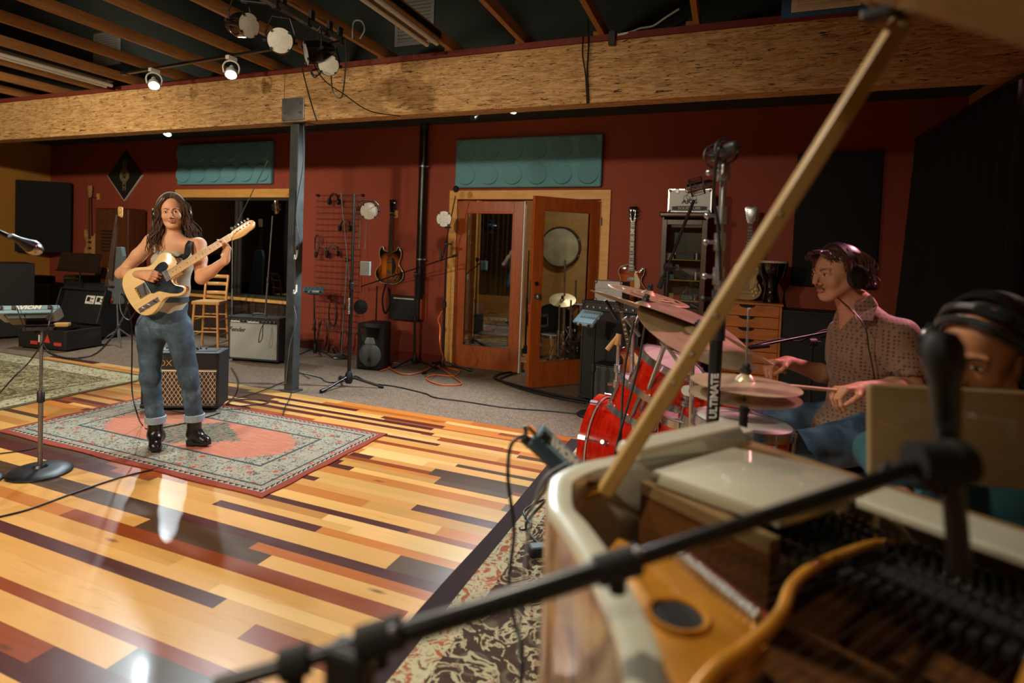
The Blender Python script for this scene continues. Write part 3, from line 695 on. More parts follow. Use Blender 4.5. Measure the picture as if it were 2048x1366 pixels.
# ------------------------------------------------------------------ wall things
def diffuser_panel(x0, x1, z0, z1, label, cols, rows=2):
    th = thing('acoustic_diffuser', label, 'acoustic panel', ((x0+x1)/2, YB-.001, z0), group=None); w = (x1-x0)/2; h = z1-z0
    mb = MB(); mb.span((-w, -.07, 0), (w, 0, h)); mb.build('backing', M['diff_blue'], th, bev=.02, bseg=3)
    sx = 2*w/cols; sz = h/rows; r = min(sx, sz)*.40
    for i in range(cols):
        for j in range(rows):
            c = (-w+sx*(i+.5), -.068, sz*(j+.5)); mb = MB()
            # shallow tilted disc, proud on one side
            R = Matrix.Translation(c) @ Matrix.Rotation(PI/2, 4, 'X') @ Matrix.Rotation(.22, 4, 'Y') @ Matrix.Rotation(-.08, 4, 'X')
            mb.lathe([(r, -.03), (r, .024), (r*.97, .032), (0, .034)], seg=40, M=R); mb.build('disc', M['diff_blue'], th, smooth=30)
    return th
mk('diff_blue', '#5f95a3', .85, var=.12, vscale=140)
diffuser_panel(-7.75, -5.94, 2.245, 2.845, 'teal acoustic diffuser with round discs above the control room window', 6)
diffuser_panel(-3.1, -1.33, 2.17, 2.745, 'teal acoustic diffuser with round discs above the double doors', 6)
# diamond sign
sg = thing('diamond_sign', 'black diamond shaped sign with gold emblem and lettering on the red wall', 'sign', (-8.96, YB-.004, 2.41))
S_ = .375; R45 = Matrix.Rotation(PI/4, 4, 'Y')
MB().box((0, -.012, 0), (.56, .024, .56), R45).build('board', M['black'], sg, bev=.002)
mb = MB()
for s in (1, ): 
    mb.box((.283, -.012, 0), (.008, .026, .57), R45); mb.box((0, -.012, -.283), (.57, .026, .008), R45)
mb.build('edge_trim', M['white_plastic'], sg)
mk('sign_gold', '#8a7f5c', .5)
em = MB()
for r in (.105, .085, .065):
    em.lathe([(r, .0), (r, .004), (r-.011, .004), (r-.011, 0)], c=(0, -.024, 0), ax=(0, -1, 0), seg=48)
for x in (-.033, .033): em.box((x, -.026, 0), (.006, .004, .46))
for z in (-.23, .23): em.box((0, -.026, z), (.07, .004, .006))
em.build('emblem', M['sign_gold'], sg)
mb = MB(); mb.box((0, -.0245, 0), (.06, .003, .455)); mb.build('emblem_bar', M['black'], sg)
for i, ch in enumerate('NEUMANN'):
    text('letter', ch, .06, Matrix.Translation((0, -.029, .19-i*.0635)) @ Matrix.Rotation(PI/2, 4, 'X'), M['sign_gold'], sg, bold=.001, sx=.85)
# black panels
def panel3(a, b, z0, z1, thick, name, label, cat='acoustic panel', mat='fabric_black', bev=.01):
    a = Vector(a); b = Vector(b); c = (a+b)/2; L = (b-a).length; rz = math.atan2((b-a).y, (b-a).x)
    o = MB().box((0, 0, (z1-z0)/2), (L, thick, z1-z0)).build(name, M[mat], bev=bev, origin=(0, 0, 0)); o.location = (c.x, c.y, z0); o.rotation_euler = (0, 0, rz); return tag(o, label, cat)
mk('fabric_black', '#141517', .95, var=.2, vscale=200)
panel3((XL+.06, 5.86, 0), (XL+.66, YB-.06, 0), 1.13, 2.30, .05, 'sound_absorber', 'tall black fabric panel set across the corner of yellow and red walls')
panel3((.57, YB-.04, 0), (1.27, YB-.04, 0), 1.2, 2.47, .06, 'sound_absorber', 'black fabric panel on the red wall behind the drummer')
# vertical pipe
vp = thing('wall_pipe', 'black vertical pipe with steel clamps between the two wall openings', 'pipe', (-3.53, YB-.08, 0))
mb = MB(); mb.cyl((0, 0, .80), (0, 0, ZC), .052, seg=24); mb.build('pipe', M['black_satin'], vp, smooth=True)
mb = MB(); mb.cyl((0, 0, ZC-.07), (0, 0, ZC-.01), .058, seg=24); mb.build('ceiling_collar', M['dark_steel'], vp, smooth=True)
for z in (1.28, 2.42):
    mb = MB(); mb.cyl((0, 0, z), (0, 0, z+.018), .057, seg=24); mb.box((.062, 0, z+.009), (.03, .02, .014)); mb.box((0, .06, z+.009), (.03, .05, .014)); mb.build('clamp', M['steel'], vp, smooth=True)
# black connector panel
cp = thing('connector_panel', 'black wall box with rows of sockets below the sunburst semi hollow guitar', 'panel', (-3.72, YB-.001, .52))
MB().span((-.23, -.10, 0), (.2, 0, .30)).build('box', M['black'], cp, bev=.006)
mb = MB(); mb.span((-.16, -.104, .262), (.13, -.1, .275)); mb.build('label_strip', M['paper'], cp)
for r in range(3):
    for k in range(8): MB().cyl((-.16+k*.043, -.10, .07+r*.06), (-.16+k*.043, -.108, .07+r*.06), .011, seg=10).build('socket', M['dark_steel'], cp, smooth=True)
MB().span((.205, -.085, .02), (.235, 0, .34)).build('wood_side', M['fir'], cp)
# ------------------------------------------------------------------ builders
def grille_mat(name, base, line, scale=60, w=.12, rough=.8):
    """woven grille cloth: two crossed sets of threads"""
    t = NT(name); sep = t.n('ShaderNodeSeparateXYZ'); t.l(t.co((scale,)*3), sep.inputs[0])
    a = t.math('FRACT', sep.outputs[0]); b = t.math('FRACT', sep.outputs[2]); m = t.math('MAXIMUM', t.math('GREATER_THAN', w, a), t.math('GREATER_THAN', w, b))
    n = t.noise(t.co(), 180, 2); t.set(col=t.mix(srgb(base), srgb(line), t.math('MULTIPLY', m, t.math('ADD', n, .3))), rough=rough); M[name] = t.m
grille_mat('silver_cloth', '#6f7472', '#b3b7b2', 110, .45); grille_mat('black_cloth', '#121314', '#2a2c2d', 120, .3); grille_mat('dark_grey_cloth', '#2f3233', '#4c5052', 100, .4)
t = NT('diamond_cloth'); sep = t.n('ShaderNodeSeparateXYZ'); t.l(t.co(), sep.inputs[0]); u = t.math('MULTIPLY', sep.outputs[0], 30.0); v = t.math('MULTIPLY', sep.outputs[2], 19.0)
def ln(e): f = t.math('FRACT', e); return t.math('LESS_THAN', t.math('ABSOLUTE', t.math('SUBTRACT', f, .5)), .09)
m_ = t.math('MAXIMUM', ln(t.math('ADD', u, v)), ln(t.math('SUBTRACT', u, v))); t.set(col=t.mix(srgb('#4a2c20'), srgb('#b9b094'), m_), rough=.8); M['diamond_cloth'] = t.m
def burst(name, inner, mid, edge, cx, cy, sx, sy, rough=.12):
    t = NT(name); v = t.co((1/sx, 1/sy, 0), loc=(-cx/sx, -cy/sy, 0)); ln_ = t.n('ShaderNodeVectorMath', operation='LENGTH'); t.l(v, ln_.inputs[0]); g = t.noise(t.co((3, 60, 60)), 2, 3)
    d = t.math('ADD', ln_.outputs['Value'], t.math('MULTIPLY', t.math('SUBTRACT', g, .5), .12))
    t.set(col=t.ramp(d, [(.25, srgb(inner)), (.62, srgb(mid)), (.92, srgb(edge))]), rough=rough, coat=.6); M[name] = t.m
M['maple_neck'] = wood('maple_neck', '#cf9d5e', '#e2b67a', (2, 40, 40), .3, coat=.3, bump=0); M['rosewood'] = wood('rosewood', '#2e1a12', '#4a2d1e', (3, 60, 60), .45, bump=0)
M['blonde'] = wood('blonde_finish', '#cfae74', '#dcc08a', (1.5, 22, 22), .22, coat=.6, bump=0); mk('pearl_black', '#25323a', .15, var=.5, vscale=18, coat=.5); mk('ivory', '#d8cba0', .35)
burst('burst_335', '#c8781f', '#a34a14', '#140d0a', .2, 0, .235, .2); burst('burst_lp', '#c9702a', '#9c3c18', '#4a1610', .2, 0, .24, .18)
M['bass_wood'] = wood('bass_wood', '#a57544', '#c49560', (2, 20, 20), .35, coat=.3, bump=0); mk('black_guitar', '#101012', .15, coat=.5)
def poly_outline(pts, n=6): return [(p.x, p.y) for p in spline([(a, b, 0) for a, b in pts], n, True)]
def ccw(o):
    a = sum(o[i-1][0]*o[i][1]-o[i][0]*o[i-1][1] for i in range(len(o)))
    return o if a > 0 else o[::-1]
OUT = {
 'tele': [(0, 0), (.004, .06), (.018, .112), (.05, .150), (.095, .166), (.145, .158), (.19, .135), (.225, .122), (.262, .124), (.305, .142), (.34, .150), (.372, .138), (.392, .11), (.398, .07), (.396, .035), (.392, .03), (.388, -.028), (.37, -.032), (.335, -.034), (.318, -.044), (.314, -.064), (.326, -.086), (.352, -.106), (.366, -.126), (.36, -.148), (.336, -.160), (.30, -.157), (.262, -.138), (.225, -.122), (.19, -.127), (.145, -.150), (.095, -.165), (.05, -.152), (.018, -.115), (.004, -.06)],
 'lp': [(0, 0), (.006, .07), (.03, .125), (.075, .158), (.125, .165), (.175, .145), (.215, .118), (.25, .108), (.29, .118), (.33, .135), (.37, .13), (.4, .105), (.415, .065), (.42, .03), (.41, -.026), (.375, -.03), (.355, -.045), (.352, -.07), (.372, -.098), (.392, -.112), (.39, -.13), (.36, -.138), (.32, -.13), (.285, -.112), (.25, -.108), (.215, -.12), (.175, -.147), (.125, -.166), (.075, -.158), (.03, -.125), (.006, -.07)],
 'es': [(0, 0), (.006, .09), (.035, .155), (.085, .198), (.14, .203), (.19, .18), (.23, .148), (.265, .135), (.30, .14), (.34, .155), (.385, .162), (.43, .155), (.463, .13), (.468, .108), (.44, .095), (.42, .07), (.41, .035), (.41, -.035), (.42, -.07), (.44, -.095), (.468, -.108), (.463, -.13), (.43, -.155), (.385, -.162), (.34, -.155), (.30, -.14), (.265, -.135), (.23, -.148), (.19, -.18), (.14, -.203), (.085, -.198), (.035, -.155), (.006, -.09)],
 'bass': [(0, 0), (.01, .07), (.04, .125), (.09, .155), (.14, .15), (.19, .12), (.23, .105), (.28, .11), (.34, .135), (.40, .155), (.455, .15), (.485, .132), (.46, .11), (.41, .085), (.385, .055), (.378, .03), (.372, -.03), (.37, -.06), (.385, -.09), (.42, -.125), (.405, -.15), (.36, -.148), (.31, -.125), (.26, -.108), (.21, -.118), (.15, -.15), (.09, -.158), (.04, -.13), (.01, -.075)]}
def guitar(name, label, MW, kind='lp', body='burst_lp', thick=.045, neck_end=.40, nut=.88, head='3x3', board='rosewood', guard=None, binding=None, group=None, pickups=(.12, .25), inlay='trap', cat='guitar', headmat='black_gloss', nstr=6, scale=1.0, tail=None, fholes=False):
    g = thing(name, label, cat, group=group, mat=MW @ Matrix.Scale(scale, 4)); ol = ccw(poly_outline(OUT[kind]))
    MB().prism(ol, 0, thick, round_=.006).build('body', M[body], g, smooth=35)
    if binding:
        mb = MB(); mb.tube([(x, y, thick-.003) for x, y in ol], .003, seg=6, smooth=False, closed=True); mb.build('binding', M[binding], g, smooth=True)
    wn, wb, n0 = .043, .056, neck_end-.03; t0 = thick; dz = .004
    def nw(x): return wn+(wb-wn)*(nut-x)/(nut-n0)
    mb = MB(); prof = []
    for k in range(13):
        x = n0+(nut-n0)*k/12; w = nw(x)/2; dpt = .022+.003*(1-k/12)
        prof.append([(x, w*math.cos(a), t0+dz-dpt*math.sin(a)*1.0) for a in [PI*i/10 for i in range(11)]])
    vs = [p for r in prof for p in r]; fs = [(k*11+i, k*11+i+1, (k+1)*11+i+1, (k+1)*11+i) for k in range(12) for i in range(10)]+[tuple(range(11)), tuple(range(12*11+10, 12*11-1, -1))]+[(k*11+10, k*11, (k+1)*11, (k+1)*11+10) for k in range(12)]
    mb.add(vs, fs); mb.build('neck', M['maple_neck'], g, smooth=True)
    xb0 = n0-.045 if kind != 'tele' else n0-.0
    mb = MB(); mb.add([(xb0, -wb/2, t0), (nut, -wn/2, t0), (nut, wn/2, t0), (xb0, wb/2, t0), (xb0, -wb/2, t0+dz+.003), (nut, -wn/2, t0+dz+.003), (nut, wn/2, t0+dz+.003), (xb0, wb/2, t0+dz+.003)], [(0,3,2,1),(4,5,6,7),(0,1,5,4),(1,2,6,5),(2,3,7,6),(3,0,4,7)]); fb = mb.build('fretboard', M[board], g)
    L = nut-.12 if nut < 1 else nut-.14; mb = MB(); k = 1
    fr = []
    while True:
        x = nut-L*(1-2**(-k/12)); 
        if x < xb0+.004 or k > 24: break
        fr.append(x); w = nw(x); mb.box((x, 0, t0+dz+.0035), (.0022, w-.002, .0025)); k += 1
    mb.build('frets', M['silver'], g)
    mb = MB()
    for i, (p, q) in enumerate(zip([nut]+fr, fr)):
        if i+1 in (3, 5, 7, 9, 12, 15, 17, 19, 21):
            x = (p+q)/2; w = nw(x)
            if inlay == 'trap': mb.box((x, 0, t0+dz+.0032), (abs(p-q)*.55, w*.62, .001))
            elif inlay == 'dot': mb.cyl((x, 0, t0+dz), (x, 0, t0+dz+.0037), .003, seg=10)
    if mb.v: mb.build('inlays', M['ivory' if inlay == 'trap' else 'black'], g)
    hz = t0-.004; posts = []
    if head == 'tele':
        ho = [(nut, -.021), (nut+.02, -.026), (nut+.05, -.034), (nut+.09, -.036), (nut+.13, -.03), (nut+.155, -.028), (nut+.175, -.018), (nut+.186, .002), (nut+.183, .02), (nut+.168, .03), (nut+.14, .034), (nut+.1, .033), (nut+.055, .031), (nut+.03, .028), (nut+.018, .022), (nut, .021)]
        posts = [(nut+.035+i*.024, .017) for i in range(6)]
    elif head == '3x3':
        ho = [(nut, -.021), (nut+.02, -.030), (nut+.06, -.036), (nut+.11, -.042), (nut+.15, -.046), (nut+.168, -.036), (nut+.162, -.014), (nut+.17, 0), (nut+.162, .014), (nut+.168, .036), (nut+.15, .046), (nut+.11, .042), (nut+.06, .036), (nut+.02, .030), (nut, .021)]
        posts = [(nut+.04+i*.04, s*.027) for i in range(3) for s in (-1, 1)]
    elif head == 'bass':
        ho = [(nut, -.021), (nut+.03, -.034), (nut+.1, -.042), (nut+.17, -.05), (nut+.2, -.03), (nut+.19, .0), (nut+.2, .03), (nut+.17, .05), (nut+.1, .042), (nut+.03, .034), (nut, .021)]; posts = [(nut+.06+i*.06, s*.03) for i in range(2) for s in (-1, 1)]
    elif head == 'flare':
        ho = [(nut, -.022), (nut+.03, -.04), (nut+.1, -.055), (nut+.17, -.07), (nut+.19, -.03), (nut+.18, .0), (nut+.19, .03), (nut+.17, .07), (nut+.1, .055), (nut+.03, .04), (nut, .022)]; posts = [(nut+.04+i*.02, s*.042) for i in range(6) for s in (-1, 1)]
    MB().prism(ccw(poly_outline(ho, 3)), hz-.012, hz+.004, round_=.001).build('headstock', M[headmat], g, smooth=35)
    MB().box((nut+.002, 0, t0+dz+.004), (.004, wn, .006)).build('nut', M['ivory'], g)
    mb0 = None
    for x, y in posts:
        s = 1 if y > 0 else -1; mb = MB(); mb.cyl((x, y, hz), (x, y, hz+.016), .0045, seg=10); mb.cyl((x, y, hz-.014), (x, y, hz-.022), .008, seg=10); e = .05 if head != 'tele' else .045
        mb.cyl((x, y, hz-.016), (x, s*max(abs(y)+.022, e), hz-.016), .003, seg=8); yy = s*(max(abs(y)+.022, e)+.006); mb.ball((x, yy, hz-.016), (.007, .008, .01), 10, 6); mb.build('tuning_peg', M['chrome'], g, smooth=True)
    # strings
    mb = MB(); xs = .115 if kind != 'tele' else .075
    for i in range(nstr):
        f = (i/(nstr-1)-.5); px_, py_ = (sorted(posts)[i] if i < len(posts) else (nut+.05, 0)); r = .0005+.0005*(i/(nstr-1))
        pp = sorted(posts, key=lambda p: p[0] if head == 'tele' else p[1])
        q = pp[i] if i < len(pp) else (nut+.05, 0)
        mb.tube([(xs, f*.052, t0+.012), (nut, f*(wn-.008), t0+dz+.0065), (q[0], q[1], hz+.012)], r, seg=4, smooth=False)
    mb.build('strings', M['nickel'], g)
    for x in pickups:
        th = thing_part = MB(); th.span((x-.02, -.036, t0), (x+.02, .036, t0+.009)); fr_ = th.build('pickup', M['chrome' if kind != 'bass' else 'black'], g, bev=.003)
    if kind in ('lp', 'es'):
        MB().span((.105, -.042, t0), (.118, .042, t0+.014)).build('bridge', M['chrome'], g, bev=.003)
        if not tail: MB().span((.068, -.045, t0), (.08, .045, t0+.012)).build('tailpiece', M['chrome'], g, bev=.003)
        for x, y in ((.09, -.115), (.055, -.09), (.13, -.10), (.10, -.075)): 
            mb = MB(); mb.cyl((x, y, t0), (x, y, t0+.013), .011, .009, seg=16); mb.build('knob', M['ivory' if kind == 'lp' else 'black'], g, smooth=True)
        gp = [(.115, -.045), (.26, -.038), (.335, -.034), (.33, -.06), (.26, -.095), (.2, -.1), (.15, -.085)]
        MB().prism(ccw(gp), t0+.004, t0+.008).build('pickguard', M[guard or 'ivory'], g)
    if fholes:
        for s in (-1, 1):
            mb = MB(); mb.tube([(.10, s*.125, t0+.0005), (.125, s*.138, t0+.0005), (.17, s*.118, t0+.0005), (.215, s*.128, t0+.0005), (.235, s*.115, t0+.0005)], lambda q: .0035+.003*math.sin(q*PI), seg=6); mb.build('f_hole', M['black_matte'], g)
    if tail == 'bigsby':
        mb = MB(); mb.span((.0, -.02, t0+.002), (.05, .02, t0+.008)); mb.cyl((.045, -.035, t0+.014), (.045, .035, t0+.014), .007, seg=12); mb.tube([(.045, -.03, t0+.02), (.08, -.06, t0+.03), (.15, -.055, t0+.032)], .004, seg=6); mb.build('vibrato_tailpiece', M['chrome'], g, smooth=True)
    if kind == 'bass': MB().span((.06, -.03, t0), (.09, .03, t0+.012)).build('bridge', M['black'], g, bev=.002)
    return g
def hang_matrix(p, tilt=0.0, y=None):
    """neck up on the wall, front to the room"""
    m = Matrix(((0, -1, 0), (0, 0, -1), (1, 0, 0))).to_4x4(); return Matrix.Translation(p) @ Matrix.Rotation(tilt, 4, 'Y') @ m
def wall_hook(p, label, parent_label=None, mat='pine'):
    h = thing('guitar_hanger', label, 'hanger', p, group='wooden guitar hangers'); MB().box((.0, -.012, 0), (.05, .024, .10)).build('wood_block', M[mat], h, bev=.003)
    mb = MB(); mb.tube([(0, -.02, -.02), (0, -.06, -.02), (-.02, -.085, -.02), (-.035, -.12, -.015)], .005); mb.build('arm', M['black'], h, smooth=True)
    mb = MB(); mb.tube([(0, -.02, -.02), (0, -.06, -.02), (.02, -.085, -.02), (.035, -.12, -.015)], .005); mb.build('arm', M['black'], h, smooth=True); return h
def amp(name, label, loc, rz, w, d, h, body='tolex', cloth='black_cloth', panel_h=0.0, panel='alu', knobs=0, panel_top=True, piping=None, grille=True, logo=None, logo_pos=None, logo_size=.05, logo_mat='silver', feet=True, corners=True, handle=True, cat='amplifier', group=None, gm=.02, knob_mat='black', casters=False, logo_part='logo', gtop=0.0, sx=1.0, shear=0.0):
    a = thing(name, label, cat, loc, rz, group); z0 = .03 if feet else 0; r = .018
    mb = MB()
    for q in (((-w/2, -d/2, z0), (-w/2+r, d/2, h)), ((w/2-r, -d/2, z0), (w/2, d/2, h)), ((-w/2+r, -d/2, z0), (w/2-r, d/2, z0+r)), ((-w/2+r, -d/2, h-r), (w/2-r, d/2, h)), ((-w/2+r, d/2-r, z0+r), (w/2-r, d/2, h-r)), ((-w/2+r, -d/2+.03, z0+r), (w/2-r, -d/2+.05, h-r))): mb.span(*q)
    mb.build('cabinet', M[body], a, bev=.005)
    gz1 = h-r-panel_h-gtop
    if grille:
        MB().span((-w/2+r, -d/2+.008, z0+r), (w/2-r, -d/2+.02, gz1)).build('grille_cloth', M[cloth], a)
        if piping:
            mb = MB(); x0, x1, za, zb = -w/2+r+.004, w/2-r-.004, z0+r+.004, gz1-.004; mb.tube([(x0, -d/2+.004, za), (x1, -d/2+.004, za), (x1, -d/2+.004, zb), (x0, -d/2+.004, zb)], .004, seg=6, smooth=False, closed=True); mb.build('piping', M[piping], a, smooth=True)
    if panel_h > 0:
        p = MB().span((-w/2+r, -d/2+.006, gz1+.006), (w/2-r, -d/2+.03, h-r)).build('control_panel', M[panel], a, bev=.002)
        for k in range(knobs):
            x = -w/2+r+.04+(w-2*r-.08)*k/max(knobs-1, 1); mb = MB(); zc = (gz1+h-r)/2; rr = min(.012, panel_h*.26); mb.cyl((x, -d/2+.008, zc), (x, -d/2-.012, zc), rr, rr*.8, seg=14); mb.build('knob', M[knob_mat], p, smooth=True)
    if logo:
        lx, lz = logo_pos or (0, gz1-.05); text(logo_part, logo, logo_size, front_face(lx, -d/2+.004, lz), M[logo_mat], a, .006, sx=sx, shear=shear)
    if corners:
        for x in (-1, 1):
            for z in (z0+.014, h-.014):
                MB().box((x*(w/2-.012), -d/2+.012, z), (.034, .034, .034)).build('corner_guard', M['black' if body != 'black' else 'steel'], a, bev=.006)
    if feet:
        for x in (-1, 1):
            for y in (-1, 1):
                mb = MB(); 
                if casters: mb.cyl((x*(w/2-.05)-.01, y*(d/2-.05), .02), (x*(w/2-.05)+.01, y*(d/2-.05), .02), .02, seg=14)
                else: mb.cyl((x*(w/2-.05), y*(d/2-.05), 0), (x*(w/2-.05), y*(d/2-.05), z0), .018, seg=12)
                mb.build('caster' if casters else 'foot', M['rubber'], a, smooth=True)
    if handle:
        mb = MB(); mb.tube([(-.09, 0, h), (-.08, 0, h+.02), (0, 0, h+.028), (.08, 0, h+.02), (.09, 0, h)], .009, seg=8); mb.build('handle', M['black'], a, smooth=True)
    return a
def stand(name, label, base, top, kind='tripod', mat='black_satin', r=.011, R=.30, boom=None, boom_r=.008, cat='microphone stand', group=None, rot=0.0, knob_z=None, base_mat=None, counter=True, top_x=None):
    """base: floor point, top: height (or world point); boom=(end a, end b)"""
    base = Vector(base); s = thing(name, label, cat, base, group=group)
    tp = V(0, 0, top) if not hasattr(top, '__len__') else Vector(top)-base
    if kind == 'tripod':
        mb = MB(); mb.cyl((0, 0, .035), tp*.52, r*1.35, seg=12); mb.build('lower_tube', M[mat], s, smooth=True)
        mb = MB(); mb.lathe([(r*1.3, .16), (r*2.6, .13), (r*3.2, .07), (r*2.2, .035), (0, .035)], seg=16); mb.build('leg_hub', M['black'], s, smooth=True)
        for k in range(3):
            a = rot+k*2*PI/3; c, q = math.cos(a), math.sin(a); mb = MB(); mb.cyl((c*.02, q*.02, .10), (c*R, q*R, .016), r*.95, seg=10); mb.cyl((c*(R-.02), q*(R-.02), .022), (c*(R+.03), q*(R+.03), .014), r*1.5, seg=10); mb.build('leg', M[mat], s, smooth=True)
    elif kind == 'round':
        mb = MB(); mb.lathe([(0, .05), (.03, .05), (.04, .035), (R*.6, .030), (R*.9, .022), (R, .010), (R, 0), (0, 0)], seg=40); mb.build('round_base', M[base_mat or mat], s, smooth=30)
        mb = MB(); mb.cyl((0, 0, .03), tp*.52, r*1.3, seg=14); mb.build('lower_tube', M[mat], s, smooth=True)
    mb = MB(); mb.cyl(tp*.5, tp, r*.9, seg=12); mb.build('upper_tube', M[mat], s, smooth=True)
    mb = MB(); mb.lathe([(r*1.3, -.035), (r*2, -.03), (r*2, .03), (r*1.2, .04)], c=tp*.52, seg=14); mb.build('height_clutch', M['black'], s, smooth=True)
    if boom:
        a = Vector(boom[0])-base; b = Vector(boom[1])-base
        mb = MB(); mb.cyl(a, b, boom_r, seg=10); mb.build('boom_arm', M[mat], s, smooth=True)
        mb = MB(); mb.cyl(tp-RT*.02, tp+RT*.02, .026, seg=14); mb.cyl(tp-V(0, 0, .03), tp+V(0, 0, .01), .016, seg=12); mb.build('boom_clutch', M['black'], s, smooth=True)
        mb = MB(); mb.cyl(tp+RT*.02, tp+RT*.05, .008, seg=8); mb.box(tp+RT*.055, (.02, .01, .035)); mb.build('wing_knob', M['black'], s)
        if counter: mb = MB(); d = (a-b).normalized(); mb.cyl(a, a+d*.07, boom_r*1.9, seg=12); mb.build('counterweight', M['rubber'], s, smooth=True)
    return s
def mic(name, label, p, d, L=.16, r=.011, head=.024, mat='black_satin', grill='nickel', kind='dynamic', cat='microphone', group=None):
    m_ = thing(name, label, cat, p, group=group); d = Vector(d).normalized(); R = frame((0, 0, 0), d.orthogonal(), d)
    if kind == 'dynamic':
        mb = MB(); mb.lathe([(0, -L), (r*.8, -L), (r*1.0, -L*.6), (head*.8, -.02), (head, 0)], seg=20, M=R); mb.build('handle', M[mat], m_, smooth=True)
        mb = MB(); mb.lathe([(head, 0), (head*1.06, .006), (head, .03), (head*.7, .046), (0, .052)], seg=20, M=R); mb.build('grille', M[grill], m_, smooth=True)
    elif kind == 'pencil':
        mb = MB(); mb.lathe([(0, -L), (r, -L), (r, -.02), (r*.9, 0), (0, .0)], seg=16, M=R); mb.build('body', M[mat], m_, smooth=True)
    else:
        mb = MB(); mb.lathe([(0, -L), (r*.9, -L), (head, -L*.86), (head, -L*.02), (0, 0)], seg=24, M=R); mb.build('body', M[mat], m_, smooth=40)
        mb = MB(); mb.lathe([(head*.98, 0), (head, .01), (head*.98, .055), (head*.6, .08), (0, .085)], seg=24, M=R); mb.build('grille', M[grill], m_, smooth=40)
        mb = MB(); 
        for z in (-.05, .02): mb.tube([R @ V(math.cos(a)*head*1.9, math.sin(a)*head*1.9, z) for a in [2*PI*i/24 for i in range(24)]], .0035, seg=6, smooth=False, closed=True)
        mb.build('shock_mount', M['black'], m_, smooth=True)
        mb = MB()
        for i in range(8):
            a = 2*PI*i/8; mb.cyl(R @ V(math.cos(a)*head*1.9, math.sin(a)*head*1.9, -.05), R @ V(math.cos(a+.4)*head, math.sin(a+.4)*head, -.02), .0015, seg=5); mb.cyl(R @ V(math.cos(a)*head*1.9, math.sin(a)*head*1.9, -.05), R @ V(math.cos(a)*head*1.9, math.sin(a)*head*1.9, .02), .0018, seg=5)
        mb.build('elastic_cords', M['black'], m_)
    return m_
def headphones(name, label, c, up, side, r=.085, cup=.042, mat='black_satin', band='black_satin', cable_pts=None, drop=.10):
    """c: middle of the head, up: to the crown, side: towards one ear"""
    h = thing(name, label, 'headphones', c); up = Vector(up).normalized(); side = Vector(side); side = (side-side.dot(up)*up).normalized(); fw = side.cross(up)
    pts = [side*(r*math.cos(a))*1.0+up*(drop*math.sin(a)) for a in [PI*i/20 for i in range(21)]]
    for k, (rr, off, mm, nm) in enumerate(((.007, 0, band, 'headband'), (.009, -.006, 'black', 'headband_pad'))):
        mb = MB(); vs = []; fs = []
        for p in pts:
            n = p.normalized()
            for (u, v) in ((-.017, -.003), (.017, -.003), (.017, .004), (-.017, .004)): vs.append(p+fw*u*(1 if k == 0 else .8)+n*(v+off))
        for i in range(len(pts)-1):
            for j in range(4): fs.append((i*4+j, i*4+(j+1) % 4, (i+1)*4+(j+1) % 4, (i+1)*4+j))
        fs += [(0, 1, 2, 3), tuple(len(vs)-4+q for q in (3, 2, 1, 0))]
        mb.add(vs, fs).build(nm, M[mm], h, smooth=True)
    for s in (-1, 1):
        R = frame(side*s*(r-.012)-up*.012, up, side*s)
        mb = MB(); mb.lathe([(0, .0), (cup*.9, 0), (cup, .012), (cup*.98, .018)], seg=28, M=R @ Matrix.Diagonal((1.15, 1, 1, 1))); mb.build('ear_pad', M['rubber'], h, smooth=True)
        mb = MB(); mb.lathe([(cup*.98, .018), (cup*.95, .026), (cup*.7, .034), (0, .036)], seg=28, M=R @ Matrix.Diagonal((1.15, 1, 1, 1))); mb.build('ear_cup', M[mat], h, smooth=True)
        mb = MB(); mb.beam(side*s*(r+.012)-up*.02, side*s*(r+.004)+up*.035, .03, .006, fw); mb.build('yoke', M['silver' if band != 'black_satin' else 'black'], h, bev=.002)
    if cable_pts:
        mb = MB(); mb.tube([Vector(p)-Vector(c) for p in cable_pts], .0026, seg=6); mb.build('cord', M['cable'], h, smooth=True)
    return h
def cable_pts_floor(pts, z=.006): return [FL(x, y, z) for x, y in pts]
